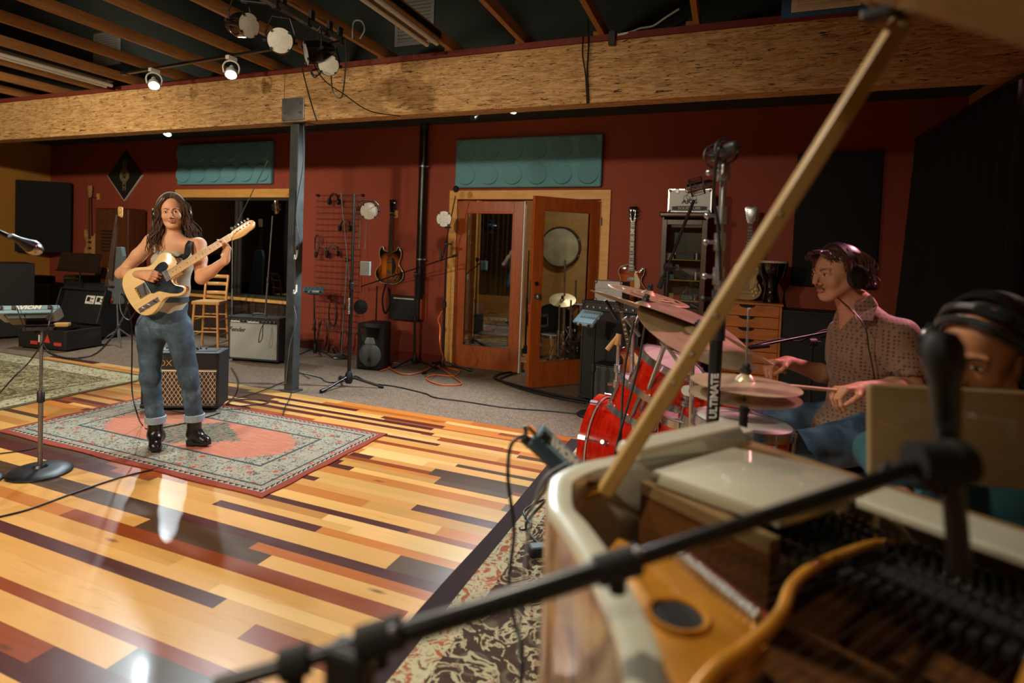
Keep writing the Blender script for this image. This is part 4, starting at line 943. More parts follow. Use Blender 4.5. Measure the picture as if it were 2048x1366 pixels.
# ------------------------------------------------------------------ rugs
def rug_mat(name, border, field, medal, accent, lo, hi, bands, scale=26, ground='#8f8a72', line='#3f4442', style='medallion'):
    """knotted rug: guard stripes, flowered border, field with a medallion; everything measured from the rug edge"""
    t = NT(name); cx, cy = (lo[0]+hi[0])/2, (lo[1]+hi[1])/2; hx, hy = (hi[0]-lo[0])/2, (hi[1]-lo[1])/2
    gm = t.n('ShaderNodeNewGeometry'); sep = t.n('ShaderNodeSeparateXYZ'); t.l(gm.outputs['Position'], sep.inputs[0])
    ax = t.math('ABSOLUTE', t.math('SUBTRACT', sep.outputs[0], cx)); ay = t.math('ABSOLUTE', t.math('SUBTRACT', sep.outputs[1], cy))
    e = t.math('MINIMUM', t.math('SUBTRACT', hx, ax), t.math('SUBTRACT', hy, ay))       # distance from the edge
    mp = t.n('ShaderNodeCombineXYZ'); t.l(ax, mp.inputs[0]); t.l(ay, mp.inputs[1])      # mirrored coordinates: the pattern repeats in the four quarters
    n1 = t.noise(mp.outputs[0], scale, 4, .65, 1.8); n2 = t.noise(mp.outputs[0], scale*.45, 3, .6, 2.6)
    vo = t.n('ShaderNodeTexVoronoi'); vo.inputs['Scale'].default_value = scale*.42; vo.inputs['Randomness'].default_value = .45; t.l(mp.outputs[0], vo.inputs['Vector'])
    flower = t.ramp(vo.outputs['Distance'], [(.18, (1, 1, 1, 1)), (.24, (0, 0, 0, 1)), (.34, (.0, .0, .0, 1)), (.36, (.6, .6, .6, 1)), (.42, (0, 0, 0, 1))])
    fine = t.ramp(n1, [(.42, srgb(line)), (.50, srgb(ground)), (.60, srgb(ground)), (.66, srgb(accent))])
    fine = t.mix(fine, srgb(accent), t.math('MULTIPLY', flower, .75))
    s_ = t.math('ADD', t.math('MULTIPLY', n2, .10), -.05)
    if style == 'medallion':
        q = t.math('ADD', t.math('POWER', t.math('DIVIDE', ax, hx*.68), 2.0), t.math('POWER', t.math('DIVIDE', ay, hy*.62), 2.0)); q = t.math('ADD', q, t.math('MULTIPLY', s_, 6.0))
        f_in = t.math('LESS_THAN', q, 1.0)
        q2 = t.math('ADD', t.math('DIVIDE', ax, hx*.34), t.math('DIVIDE', ay, hy*.42)); q2 = t.math('ADD', q2, t.math('MULTIPLY', s_, 5.0)); m_in = t.math('LESS_THAN', q2, 1.0)
        wv = t.noise(t.co((2, 40, 1)), 3, 3, .6); fld = t.mix(srgb(field), t.mix(srgb(field), (1, 1, 1, 1), .12), t.ramp(wv, [(.45, (0, 0, 0, 1)), (.75, (1, 1, 1, 1))]))
        med = t.ramp(n1, [(.42, srgb(line)), (.52, srgb(medal)), (.66, srgb(accent))])
        c = t.mix(fine, fld, f_in); c = t.mix(c, med, m_in)
    else:
        big = t.ramp(n2, [(.49, srgb(field)), (.50, srgb(ground)), (.545, srgb(medal)), (.56, srgb(accent)), (.57, srgb(ground)), (.585, srgb(field))])
        c = t.mix(big, srgb(ground), t.math('MULTIPLY', flower, .35)); c = t.mix(c, t.ramp(n1, [(.40, srgb(line)), (.5, srgb(field))]), .12)
    for d0, d1, kind in bands:
        m2 = t.math('MULTIPLY', t.math('LESS_THAN', e, d1), t.math('GREATER_THAN', e, d0))
        if kind.startswith('#'): c = t.mix(c, srgb(kind), m2)
        elif kind == 'flowers':
            fc = t.ramp(n1, [(.40, srgb(line)), (.47, srgb(ground)), (.62, srgb(ground)), (.68, srgb(line))]); fc = t.mix(fc, srgb(accent), flower); c = t.mix(c, fc, m2)
        elif kind == 'vine':
            fc = t.ramp(n1, [(.42, srgb(accent)), (.48, srgb(ground)), (.58, srgb(ground)), (.63, srgb(line))]); c = t.mix(c, fc, m2)
        elif kind == 'teeth':
            u = t.math('FRACT', t.math('MULTIPLY', t.math('ADD', sep.outputs[0], sep.outputs[1]), 22.0)); tri = t.math('LESS_THAN', u, t.math('DIVIDE', t.math('SUBTRACT', e, d0), d1-d0)); c = t.mix(c, t.mix(srgb(ground), srgb('#26343a'), tri), m2)
    fz = t.noise(t.co(), 260, 2, .7); c = t.mix(c, t.ramp(fz, [(.3, (.78, .78, .78, 1)), (.7, (1.12, 1.12, 1.12, 1))]), .8, 'MULTIPLY')
    t.set(col=c, rough=.95, spec=.1); t.bump(fz, .5, .004); M[name] = t.m
def rug(name, lo, hi, mat, label, z=.0, th=.008):
    mb = MB(); n = 24; rr = random.Random(5); o = [(lo[0], lo[1]), (hi[0], lo[1]), (hi[0], hi[1]), (lo[0], hi[1])]; out = []
    for i in range(4):
        a, b = o[i], o[(i+1) % 4]
        for k in range(n): f = k/n; j = .006*math.sin(k*.9+i)*(0 if k == 0 else 1); dx, dy = b[0]-a[0], b[1]-a[1]; L = math.hypot(dx, dy); out.append((a[0]+dx*f-dy/L*j, a[1]+dy*f+dx/L*j))
    mb.prism(out, z+.0008, z+th, round_=.003); return tag(mb.build(name, M[mat]), label, 'rug')
RL, RH = (-4.80, 2.50), (-2.345, 3.79)
rug_mat('rug_salmon', '', '#ad6a52', '#7d7a62', '#a05240', RL, RH, [(.34, .36, '#3e4a4c'), (.13, .34, 'flowers'), (.115, .13, '#3e4a4c'), (.075, .115, 'vine'), (.05, .075, 'teeth'), (-.1, .05, '#8c4234')], 24, ground='#989482', line='#46504e')
rug('oriental_rug', RL, RH, 'rug_salmon', 'salmon and grey-green oriental rug under the standing guitarist')
rug_mat('rug_beige', '', '#5b5136', '#8f865f', '#6b5f40', (-8.6, 2.55), (-5.35, 4.22), [(.30, .32, '#5d5640'), (.06, .30, 'vine'), (.0, .06, '#5a523c')], 14, ground='#b5ae90', line='#8b8262', style='all')
rug('oriental_rug', (-8.6, 2.6), (-5.36, 4.2), 'rug_beige', 'beige and olive floral rug at the left behind the microphone stand')
rug_mat('rug_brown', '', '#42332c', '#a9a182', '#9a5a3c', (-1.06, -1.9), (1.8, 4.36), [(.66, 6., 'vine'), (.64, .66, '#42332c'), (.20, .60, 'x'), (.09, .20, 'vine'), (-.1, .09, '#3a2f30')], 13, ground='#b3ab8a', line='#7a4a3a', style='all')
rug('oriental_rug', (-1.06, -1.9), (1.8, 4.36), 'rug_brown', 'large dark brown floral rug under the piano and drum kit')

# ------------------------------------------------------------------ left of the window
amp('speaker_cabinet', 'tall black speaker cabinet with dark grille at the far left edge', (-9.2, 4.95, 0), -.35, .62, .42, 1.02, cloth='dark_grey_cloth', cat='speaker cabinet', handle=False)
ac = AY(78, 564, 5.75); ah = ac.z; 
def on(px, py, Y): return AY(px, py, Y)
aw = AY(126, 564, 5.75).x-AY(30, 564, 5.75).x
a = amp('bass_cabinet', 'black bass speaker cabinet with a square white logo badge below a small amp head', (ac.x, 5.75, 0), 0, aw, .4, ah, cloth='black_cloth', cat='speaker cabinet', handle=False)
mb = MB(); mb.span((-aw/2+.05, -.205, ah-.28), (-aw/2+.17, -.195, ah-.12)); mb.build('badge', M['dark_steel'], a)
mb = MB(); 
for r in (.045, .03, .015): mb.lathe([(r, 0), (r, .003), (r-.007, .003), (r-.007, 0)], c=(-aw/2+.11, -.205, ah-.19), ax=(0, -1, 0), seg=24)
mb.build('badge_rings', M['paper'], a)
text('badge_lettering', 'Ampeg', .03, front_face(-aw/2+.11, -.206, ah-.265), M['paper'], a, .003)
mb = MB(); mb.span((-aw/2+.03, -.2, ah-.36), (aw/2-.03, -.192, ah-.345)); mb.build('divider', M['dark_steel'], a)
hx = AY(79, 551, 5.75)
h = amp('amp_head', 'narrow black amp head with a row of knobs on the badge cabinet', (hx.x, 5.72, ah+.001), 0, .39, .3, hx.z-ah+.0, cloth='black_cloth', panel_h=.05, panel='dark_steel', knobs=9, knob_mat='silver', handle=False, feet=False, grille=False, corners=False, logo='Ampeg', logo_pos=(.09, hx.z-ah-.028), logo_size=.032, logo_part='brand_lettering')
c2 = AY(168, 567, 5.9); amp('speaker_cabinet', 'dark speaker cabinet behind the music stand and open case', (c2.x, 5.9, 0), .1, .52, .4, c2.z, cat='speaker cabinet', handle=False, cloth='black_cloth')
h2 = AY(168, 551, 5.9); amp('amp_head', 'black amp head with silver knobs behind the music stand', (h2.x, 5.86, c2.z+.001), .1, .36, .28, h2.z-c2.z+.005, panel_h=.05, panel='dark_steel', knobs=7, knob_mat='silver', handle=False, feet=False, grille=False, corners=False)
c3 = AY(206, 567, 5.6); a = amp('speaker_cabinet', 'black bass cabinet standing behind the electric upright bass', (c3.x+.05, 5.62, 0), -.1, .46, .42, c3.z, cat='speaker cabinet', handle=False, cloth='black_cloth', logo='GBL', logo_size=.06, logo_pos=(-.1, c3.z-.16), logo_mat='mid_grey')
# wood cabinet and radio
wc0, wc1 = AY(216, 418, 6.3), AY(283, 418, 6.3)
M['brown_veneer'] = wood('brown_veneer', '#3a1d12', '#5c2f1b', (12, 12, 1.5), .25, coat=.4, bump=0)
w = thing('tall_wooden_cabinet', 'tall dark brown wooden cabinet with rounded edge against the red wall', 'cabinet', ((wc0.x+wc1.x)/2, YB-.2, 0)); ww = wc1.x-wc0.x
MB().box((0, .02, wc0.z/2), (ww, .3, wc0.z)).build('case', M['brown_veneer'], w, bev=.03, bseg=4)
MB().span((-ww*.32, -.137, .95), (ww*.1, -.131, wc0.z-.25)).build('front_panel', M['brown_veneer'], w, bev=.004)
for k in range(7): MB().span((-ww*.26, -.146, 1.2+k*.05), (ww*.04, -.138, 1.225+k*.05)).build('louvre', M['black'], w)
rd = AY(214, 556, 5.55)
rdo = thing('vintage_radio', 'small arched vintage radio with an orange edge beside the upright bass', 'radio', (rd.x+.0, 5.6, c3.z+.001)); o = ccw([(-.1, 0), (-.1, .15)]+[(-.1*math.cos(a), .15+.1*math.sin(a)) for a in [PI*i/12 for i in range(1, 12)]]+[(.1, .15), (.1, 0)])
MB().prism(o, 0, .16, M=Matrix.Translation((0, .08, 0)) @ Matrix.Rotation(PI/2, 4, 'X'), round_=.01).build('case', M['rosewood'], rdo, smooth=35)
mk('amber', '#c7771f', .4); mb = MB(); mb.tube([(x*.93, -.085, z*.96+.004) for x, z in o[:-1]], .006, seg=6, smooth=False); mb.build('amber_trim', M['amber'], rdo, smooth=True)
# bass guitar on the wall
b0 = AY(183, 380, 6.33); b1 = AY(177, 512, 6.33)
guitar('bass_guitar', 'natural wood bass guitar hanging on the red wall under the corner panel', hang_matrix((b1.x-.02, 6.412, b0.z-1.20*.93+.0), -.03), 'bass', 'bass_wood', nut=1.02, head='bass', pickups=(.17, .27), inlay=None, headmat='bass_wood', nstr=4, scale=.98, board='rosewood')
wall_hook((b0.x+.05, YB, b0.z-.10), 'wooden hanger block behind the head of the wall mounted bass')
# music stand
ms = FL(158, 640, 0.55); ms = AY(158, 543, 5.35); s = thing('music_stand', 'black sheet music stand with a flat desk left of the guitarist', 'music stand', (ms.x, 5.35, 0))
dz0, dz1 = AY(158, 543, 5.35).z, AY(158, 507, 5.35).z; dw = AY(197, 525, 5.35).x-AY(116, 525, 5.35).x
mb = MB(); mb.box((0, 0, 0), (dw, .01, dz1-dz0+.02), Matrix.Translation((0, -.0, (dz0+dz1)/2)) @ Matrix.Rotation(-.25, 4, 'X')); mb.build('desk', M['black_satin'], s, bev=.003)
mb = MB(); mb.box((0, -.05, dz0), (dw, .05, .01)); mb.build('desk_lip', M['black_satin'], s, bev=.002)
mb = MB(); mb.cyl((0, 0, .3), (0, .02, (dz0+dz1)/2), .009, seg=10); mb.build('upper_tube', M['black_satin'], s, smooth=True)
mb = MB(); mb.cyl((0, 0, .05), (0, 0, .6), .013, seg=10); mb.build('lower_tube', M['black_satin'], s, smooth=True)
for k in range(3): a = k*2*PI/3+.4; mb = MB(); mb.tube([(0, 0, .16), (.15*math.cos(a), .15*math.sin(a), .1), (.26*math.cos(a), .26*math.sin(a), .012)], .009); mb.build('leg', M['black_satin'], s, smooth=True)
# open hard case
ca = FL(36, 696); cb = FL(132, 705); cw = (cb-ca).length; rz = math.atan2((cb-ca).y, (cb-ca).x); cc = (ca+cb)/2
cs = thing('hard_case', 'open black hard case with stickered lid standing on the carpet', 'case', cc, rz); D_ = .50; Hh = .26
mb = MB()
for q in (((-cw/2, 0, .03), (-cw/2+.02, D_, Hh)), ((cw/2-.02, 0, .03), (cw/2, D_, Hh)), ((-cw/2+.02, 0, .03), (cw/2-.02, .02, Hh)), ((-cw/2+.02, D_-.02, .03), (cw/2-.02, D_, Hh)), ((-cw/2, 0, .02), (cw/2, D_, .04))): mb.span(*q)
mb.build('base_shell', M['black'], cs, bev=.01)
mb = MB(); 
LM = Matrix.Translation((0, D_, Hh+.01)) @ Matrix.Rotation(-.30, 4, 'X')
for q in (((-cw/2, -.02, 0), (cw/2, .0, .46)), ((-cw/2, -.09, 0), (-cw/2+.02, -.02, .46)), ((cw/2-.02, -.09, 0), (cw/2, -.02, .46)), ((-cw/2, -.09, .44), (cw/2, -.02, .46)), ((-cw/2, -.09, 0), (cw/2, -.02, .02))): mb.span(*q, M=LM)
mb.build('lid', M['grey_plastic' if False else 'black'], cs, bev=.006)
for x in (.02, .18): 
    p = MB().span((x-.0, -.024, .27), (x+.14, -.0205, .38), M=LM).build('instruction_sticker', M['paper'], cs)
    mb = MB(); mb.span((x+.02, -.026, .30), (x+.07, -.0245, .36), M=LM); mb.span((x+.08, -.026, .33), (x+.12, -.0245, .345), M=LM); mb.span((x+.075, -.026, .29), (x+.12, -.0245, .30), M=LM); mb.build('printed_marks', M['black'], p)
for x in (-cw/2+.26, cw/2-.12): MB().span((x-.055, -.012, .07), (x+.055, 0, .11)).build('red_latch', M['red_sticker'], cs, bev=.003)
mb = MB(); mb.add([(cw/2-.34, -.004, .10), (cw/2-.24, -.004, .10), (cw/2-.29, -.004, .22)], [(0, 1, 2)]); mb.build('warning_sticker', M['red_sticker'], cs, solid=.002)
MB().span((-cw/2+.33, -.01, .1), (-cw/2+.37, 0, .26)).build('white_tag', M['paper'], cs)
for x in (-cw/2+.1, cw/2-.1): mb = MB(); mb.cyl((x-.02, .05, .03), (x+.02, .05, .03), .03, seg=16); mb.build('wheel', M['rubber'], cs, smooth=True)
tag(MB().box(cc+V(math.cos(rz)*.02-math.sin(rz)*.25, math.sin(rz)*.02+math.cos(rz)*.25, Hh+.03), (.16, .1, .05), rz=rz+.5).build('leather_pouch', M['tan_strap'], bev=.012), 'small tan pouch lying in the open hard case', 'pouch')
# electric upright bass on its chrome tripod
eb = FL(237, 690); e = thing('upright_bass', 'slim dark electric upright bass on a chrome tripod behind the guitarist', 'upright bass', (eb.x, eb.y, 0)); 
def EB(x, y): p = AY(x, y, eb.y); return V(p.x-eb.x, 0, p.z)
tl = EB(241, 416); bt = EB(226, 608); ax = (tl-bt).normalized(); sd = V(ax.z, 0, -ax.x)
mk('clear_grey', '#5b6466', .3, var=.1)
mb = MB(); q = [EB(215, 608), EB(245, 608), EB(249, 512), EB(246, 494), EB(232, 494), EB(228, 512)]; mb.prism([(p.x, p.z) for p in q], -.03, .03, M=Matrix.Rotation(PI/2, 4, 'X')); mb.build('body', M['clear_grey'], e, bev=.01)
mb = MB(); a0, a1 = EB(239, 432), EB(228, 560); mb.add([a0-sd*.018+V(0, -.045, 0), a0+sd*.018+V(0, -.045, 0), a1+sd*.04+V(0, -.06, 0), a1-sd*.04+V(0, -.06, 0), a0-sd*.018+V(0, -.02, 0), a0+sd*.018+V(0, -.02, 0), a1+sd*.04+V(0, -.03, 0), a1-sd*.04+V(0, -.03, 0)], [(0, 1, 2, 3), (7, 6, 5, 4), (0, 4, 5, 1), (1, 5, 6, 2), (2, 6, 7, 3), (3, 7, 4, 0)]); mb.build('fingerboard', M['rosewood'], e)
mb = MB(); 
for s_ in (-1, 1): mb.beam(EB(241, 432)+sd*s_*.022, tl+sd*s_*.028, .03, .015, (0, 1, 0))
for f in (0, .5, 1): 
    p = EB(241, 432).lerp(tl, f); mb.beam(p-sd*.035, p+sd*.035, .03, .013, (0, 1, 0))
mb.build('scroll_frame', M['maple_neck'], e, bev=.002)
mb = MB()
for k in range(4): f = k/3-.5; mb.cyl(EB(241, 430)+sd*f*.03+V(0, -.05, 0), EB(229, 572)+sd*f*.10+V(0, -.09, 0), .0022, seg=5)
mb.build('strings', M['silver'], e)
mb = MB(); p = EB(228, 572); mb.beam(p-sd*.06+V(0, -.055, 0), p+sd*.06+V(0, -.055, 0), .012, .06, (0, 1, 0)); mb.build('bridge', M['rosewood'], e)
mk('wine_red', '#5a1f14', .4); mb = MB(); p = EB(227, 600); mb.ball(p+V(0, -.035, 0), (.05, .02, .05)); mb.build('end_block', M['wine_red'], e, smooth=True)
mb = MB(); mb.cyl((0, 0, .03), EB(234, 600), .011, seg=10); mb.build('end_pin_tube', M['chrome'], e, smooth=True)
for k in range(3): a = -.5+k*2*PI/3; mb = MB(); mb.cyl((0, 0, .22), (.27*math.cos(a), .27*math.sin(a), .012), .009, seg=8); mb.build('leg', M['chrome'], e, smooth=True)

# mixer on the round base stand
rb = FL(80, 945); st = stand('microphone_stand', 'straight steel stand with heavy round cast base in the left foreground', (rb.x, rb.y, 0), AY(77, 652, rb.y).z, 'round', 'steel', .010, .165, base_mat='dark_steel')
def personal_mixer(label, c, rz, w=.33, d=.2, tilt=.3, mat='aviom_blue', s=1.0, roll=0.0, MW=None, dark=False):
    """small wedge mixer with lettering on its back rim"""
    MW = MW or (Matrix.Translation(c) @ Matrix.Rotation(rz, 4, 'Z') @ Matrix.Rotation(tilt, 4, 'X')); p = thing('personal_mixer', label, 'mixer', mat=MW @ Matrix.Scale(s, 4))
    o = [(-w/2, 0), (-w/2+.03, -.028), (w/2-.03, -.028), (w/2, 0), (w/2, .012), (w/2-.012, .02), (-w/2+.012, .02), (-w/2, .012)]
    MB().prism(ccw(o), -d/2, d/2, M=Matrix.Rotation(PI/2, 4, 'X')).build('housing', M['aviom_dark' if dark else mat], p, bev=.004)
    MB().span((-w/2+.012, -d/2-.004, -.008), (w/2-.012, -d/2+.001, .018)).build('rear_rim', M[mat], p, bev=.002)
    MB().prism(ccw([(-w/2+.045, -.028), (-w/2+.07, -.052), (w/2-.07, -.052), (w/2-.045, -.028)]), -d/2+.03, d/2-.03, M=Matrix.Rotation(PI/2, 4, 'X')).build('underside', M['dark_steel'], p, bev=.003)
    text('lettering', 'AVIOM', .03, front_face(.0, -d/2-.004, .004), M['paper'], p, .003, sx=1.35, shear=.25, bold=.0012)
    for x in (-w/2+.035, -w/2+.095, w/2-.05): MB().box((x, -d/2-.008, .004), (.018, .016, .022)).build('socket', M['black'], p, bev=.002)
    for i in range(8): 
        for j in range(2): MB().box((-w/2+.06+i*.028, -d/2+.07+j*.06, .022), (.016, .02, .006)).build('button', M['mid_grey'], p)
    return p
pm = AY(70, 628, rb.y); personal_mixer('pale blue personal mixer on the round base stand in the left foreground', (pm.x+.02, rb.y-.04, pm.z+.01), .92, .31, .2, -.38, dark=False)
mb = MB(); p = AY(78, 652, rb.y); mb.box((p.x, rb.y, p.z-.01), (.14, .12, .02), rz=.92); mb.cyl((p.x, rb.y, p.z-.05), (p.x, rb.y, p.z-.015), .022, seg=14); tag(mb.build('mixer_bracket', M['dark_steel']), 'dark bracket plate between the round base stand and the pale blue mixer', 'bracket')
cable('instrument_cable', [AY(105, 615, rb.y-.15), AY(98, 650, rb.y-.2), AY(88, 680, rb.y-.2), AY(60, 722, rb.y-.2), AY(30, 752, rb.y-.3), AY(-8, 795, rb.y-.4)], .004, 'cable', 'black cable hanging from the left foreground mixer to the left edge')
cable('short_cable', [AY(34, 616, rb.y-.15), AY(42, 640, rb.y-.15), AY(52, 662, rb.y-.1)], .003, 'cable', 'short black cable below the left foreground mixer')
# coiled headphone cord from the case side to the guitarist
pts = []; c0 = [AY(84, 686, 2.2), DP(100, 706, 3.5), DP(140, 717, 3.6), DP(190, 708, 3.7), DP(225, 672, 3.85), DP(250, 625, 4.0), DP(262, 570, 4.05)]
base_ = spline(c0, 110); mb = MB(); hp = []
for i, p in enumerate(base_):
    tt = (base_[min(i+1, len(base_)-1)]-base_[max(i-1, 0)]).normalized(); u = tt.orthogonal().normalized(); u = (V(0, 0, 1)-tt*tt.z).normalized() if abs(tt.z) < .99 else u; w_ = tt.cross(u); a = i*1.7; rr = .0065 if .12 < i/len(base_) < .95 else .002; hp.append(p+u*rr*math.cos(a)+w_*rr*math.sin(a))
mb.tube(hp, .0019, seg=5, smooth=False); tag(mb.build('coiled_headphone_cord', M['cable'], smooth=True), 'curly black headphone cord drooping from the steel stand to the guitarist', 'cable')
# singer's microphone at the left edge
mA, mB_ = DP(38, 484, 2.3), DP(-40, 444, 2.15)
s = stand('microphone_stand', 'black boom microphone stand at the left edge, mostly out of view', FL(-60, 965), DP(-60, 436, 2.15), 'round', 'black_satin', .010, .15, boom=(DP(-160, 385, 2.1), DP(28, 479, 2.28)), boom_r=.009)
mic('microphone', 'dark vocal microphone pointing in from the left edge on a boom', DP(60, 492, 2.33), (mA-mB_), .09, .013, .027, grill='nickel')
cable('floor_cable', cable_pts_floor([(-10, 1036), (60, 1018), (150, 985), (240, 955), (310, 938), (330, 930)]), .005, 'cable', 'long black cable on the plank floor running to the front of the salmon rug')
cable('floor_cable', cable_pts_floor([(74, 895), (40, 902), (-8, 908)]), .004, 'cable', 'short black cable on the boards left of the round base')
# stool
sp = FL(408, 700); s = thing('wooden_stool', 'pale wooden high stool with ladder back and rush seat behind the guitarist', 'stool', (sp.x-.10, sp.y+.18, 0), .45)
M['beech'] = wood('beech', '#b27a3c', '#cf9a58', (10, 10, 1.5), .4, coat=.2, bump=0); w_, d_, sh = .145, .15, .60
for x in (-1, 1):
    mb = MB(); mb.tube([(x*(w_+.03), -d_-.02, 0), (x*w_, -d_, sh)], lambda q: .016, seg=10, smooth=False); mb.build('front_leg', M['beech'], s, smooth=True)
    mb = MB(); mb.tube([(x*(w_+.03), d_+.03, 0), (x*w_, d_, sh), (x*w_, d_+.06, sh+.36)], .016, seg=10); mb.build('back_post', M['beech'], s, smooth=True)
mk('rush', '#b98a4e', .8, var=.25, vscale=120); mb = MB(); mb.prism(ccw(poly_outline([(-.175, -.17), (.175, -.17), (.16, .16), (-.16, .16)], 1)), sh-.015, sh+.03, round_=.012); mb.build('seat', M['rush'], s, smooth=35)
for z in (sh+.12, sh+.24, sh+.34):
    mb = MB(); mb.tube([(-w_, d_+.01+(z-sh)*.16, z), (0, d_+.04+(z-sh)*.16, z), (w_, d_+.01+(z-sh)*.16, z)], .008, seg=6)
    for v in mb.v: v.z = z+(v.z-z)*3
    mb.build('back_slat', M['beech'], s, smooth=True)
for z in (.18, .38):
    for x in (-1, 1): mb = MB(); mb.cyl((x*(w_+.02), -d_, z), (x*(w_+.02), d_+.01, z), .009, seg=8); mb.build('rung', M['beech'], s, smooth=True)
    for y in (-1, 1): mb = MB(); mb.cyl((-w_-.02, y*(d_+.005), z+.05), (w_+.02, y*(d_+.005), z+.05), .009, seg=8); mb.build('rung', M['beech'], s, smooth=True)
# silver faced combo
fa, fb_ = FL(455, 722), FL(556, 730); fc = (fa+fb_)/2; rz = math.atan2((fb_-fa).y, (fb_-fa).x); nrm = V(-math.sin(rz), math.cos(rz), 0)
fl_w = (fb_-fa).length; fh = AY(505, 634, fc.y).z
fm = amp('guitar_amplifier', 'large silver fronted combo amplifier standing left of the steel post', fc+nrm*.12, rz, fl_w, .24, fh, cloth='silver_cloth', panel_h=.055, panel='black', knobs=12, knob_mat='silver', logo='Fender', logo_size=.075, logo_pos=(-fl_w/2+.11, fh-.16), logo_mat='black', casters=True, piping='alu', shear=.35)
mb = MB()
for x0, x1 in ((-fl_w/2+.03, -fl_w/2+.15), (-.08, .07)): mb.span((x0, -.118, fh-.067), (x1, -.1135, fh-.055))
mb.build('panel_marking', M['paper'], fm)
cable('mains_cable', [fc+V(.26, -.06, fh), fc+V(.27, -.16, fh-.1), fc+V(.25, -.17, fh-.25), fc+V(.29, -.16, fh-.2), fc+V(.28, -.14, fh-.05), fc+V(.24, -.05, fh+.01)], .005, 'cable', 'black cord bundle hanging over the right corner of the silver combo amplifier')
# diamond cloth combo
va = FL(280, 824, .008); vb = FL(436, 824, .008); vc = (va+vb)/2; rz = math.atan2((vb-va).y, (vb-va).x); vn = V(-math.sin(rz), math.cos(rz), 0); vw = (vb-va).length; vh = AY(400, 713, vc.y).z
vx = amp('guitar_amplifier', 'black combo amplifier with brown diamond grille cloth behind the guitarist', vc+vn*.135, rz, vw, .26, vh, cloth='diamond_cloth', panel_h=0.0, gtop=.13, piping='alu', handle=True, logo='VOX', logo_size=.07, logo_pos=(-.14, vh-.09), logo_mat='gold_piping')
MB().span((-vw/2+.018, -.128, vh-.148), (vw/2-.018, -.118, vh-.14)).build('gold_trim', M['gold_piping'], vx)
MB().span((-vw/2+.018, -.122, vh-.14), (vw/2-.018, -.11, vh-.018)).build('top_fascia', M['tolex'], vx)
mb = MB(); mb.span((-vw/2+.05, -.06, vh), (vw/2-.05, .09, vh+.004)); cpn = mb.build('top_panel', M['wine_red' if False else 'dark_steel'], vx)
for k in range(9): mb = MB(); mb.cyl((-vw/2+.09+k*.045, .03, vh), (-vw/2+.09+k*.045, .03, vh+.018), .01, .006, seg=10); mb.build('knob', M['black'], cpn, smooth=True)
# ------------------------------------------------------------------ between the window and the doors
# tall silver boom behind the guitar neck and condenser stand by the window
p0 = AY(465, 640, 5.95); stand('microphone_stand', 'slim silver stand by the window with a long diagonal boom', (p0.x, 5.95, 0), AY(465, 458, 5.95), 'tripod', 'steel', .008, .28, boom=(AY(455, 486, 5.95), AY(536, 320, 5.75)), boom_r=.006)
p0 = AY(527, 640, 6.1); stand('microphone_stand', 'silver microphone stand by the right half of the window holding a condenser', (p0.x, 6.1, 0), AY(545, 432, 6.0), 'tripod', 'steel', .009, .26)
mic('condenser_microphone', 'large condenser microphone in a shock mount in front of the right half of the window', AY(552, 412, 5.97), V(.1, -.25, 1), .11, .012, .028, kind='condenser', mat='nickel')
# wire grid with hanging cables and headphones
gx0, gx1 = AY(632, 400, 6.36).x, AY(722, 400, 6.36).x; gz1 = AY(676, 390, 6.36).z; gz0 = .28
gr = thing('wire_grid_panel', 'black wire grid panel fixed to the red wall behind the round base boom stand', 'grid panel', ((gx0+gx1)/2, 6.37, gz0)); mb = MB(); gw = (gx1-gx0)/2
for k in range(9): x = -gw+2*gw*k/8; mb.cyl((x, 0, 0), (x, 0, gz1-gz0), .0028, seg=5)
for k in range(24): z = (gz1-gz0)*k/23; mb.cyl((-gw, -.004, z), (gw, -.004, z), .0028, seg=5)
mb.build('mesh_wires', M['black'], gr)
for x in (-gw, gw):
    for z in (0, gz1-gz0): MB().box((x, .02, z), (.03, .045, .03)).build('wall_bracket', M['black'], gr)
rr = random.Random(4)
for i, (px_, py_, n_, w_, h_) in enumerate(((636, 470, 3, .05, .3), (648, 640, 4, .10, .42), (668, 600, 4, .09, .40), (690, 660, 3, .08, .30), (664, 690, 4, .07, .30))):
    p = AY(px_, py_, 6.30); mb = MB(); lab = ['small cable coil on the upper left of the wire grid', 'large cable coil low on the left of the wire grid', 'cable coil in the middle of the wire grid', 'cable coil at the lower right of the wire grid', 'cable bundle with shiny plugs at the bottom of the wire grid'][i]
    for k in range(n_): 
        a = w_*rr.uniform(.7, 1); b = h_*rr.uniform(.8, 1); mb.tube([p+V(a*math.sin(t_)*.9, rr.uniform(-.03, 0), -b/2+b/2*math.cos(t_)) for t_ in [2*PI*j/10 for j in range(10)]], .004, seg=5, n=4, closed=True)
    tag(mb.build('cable_coil', M['cable'], smooth=True), lab, 'cable', 'cable coils on the wire grid')
for i, (px_, py_) in enumerate(((668, 402), (690, 455), (665, 505), (643, 508))):
    p = AY(px_, py_, 6.32); headphones('headphones', ['headphones hanging at the top centre of the wire grid', 'headphones hanging at the right of the wire grid below the stage light', 'headphones hanging in the middle of the wire grid', 'headphones hanging at the left of the wire grid'][i], p, (0, 0, 1), (1, .15*i, 0), r=.07, cup=.036)
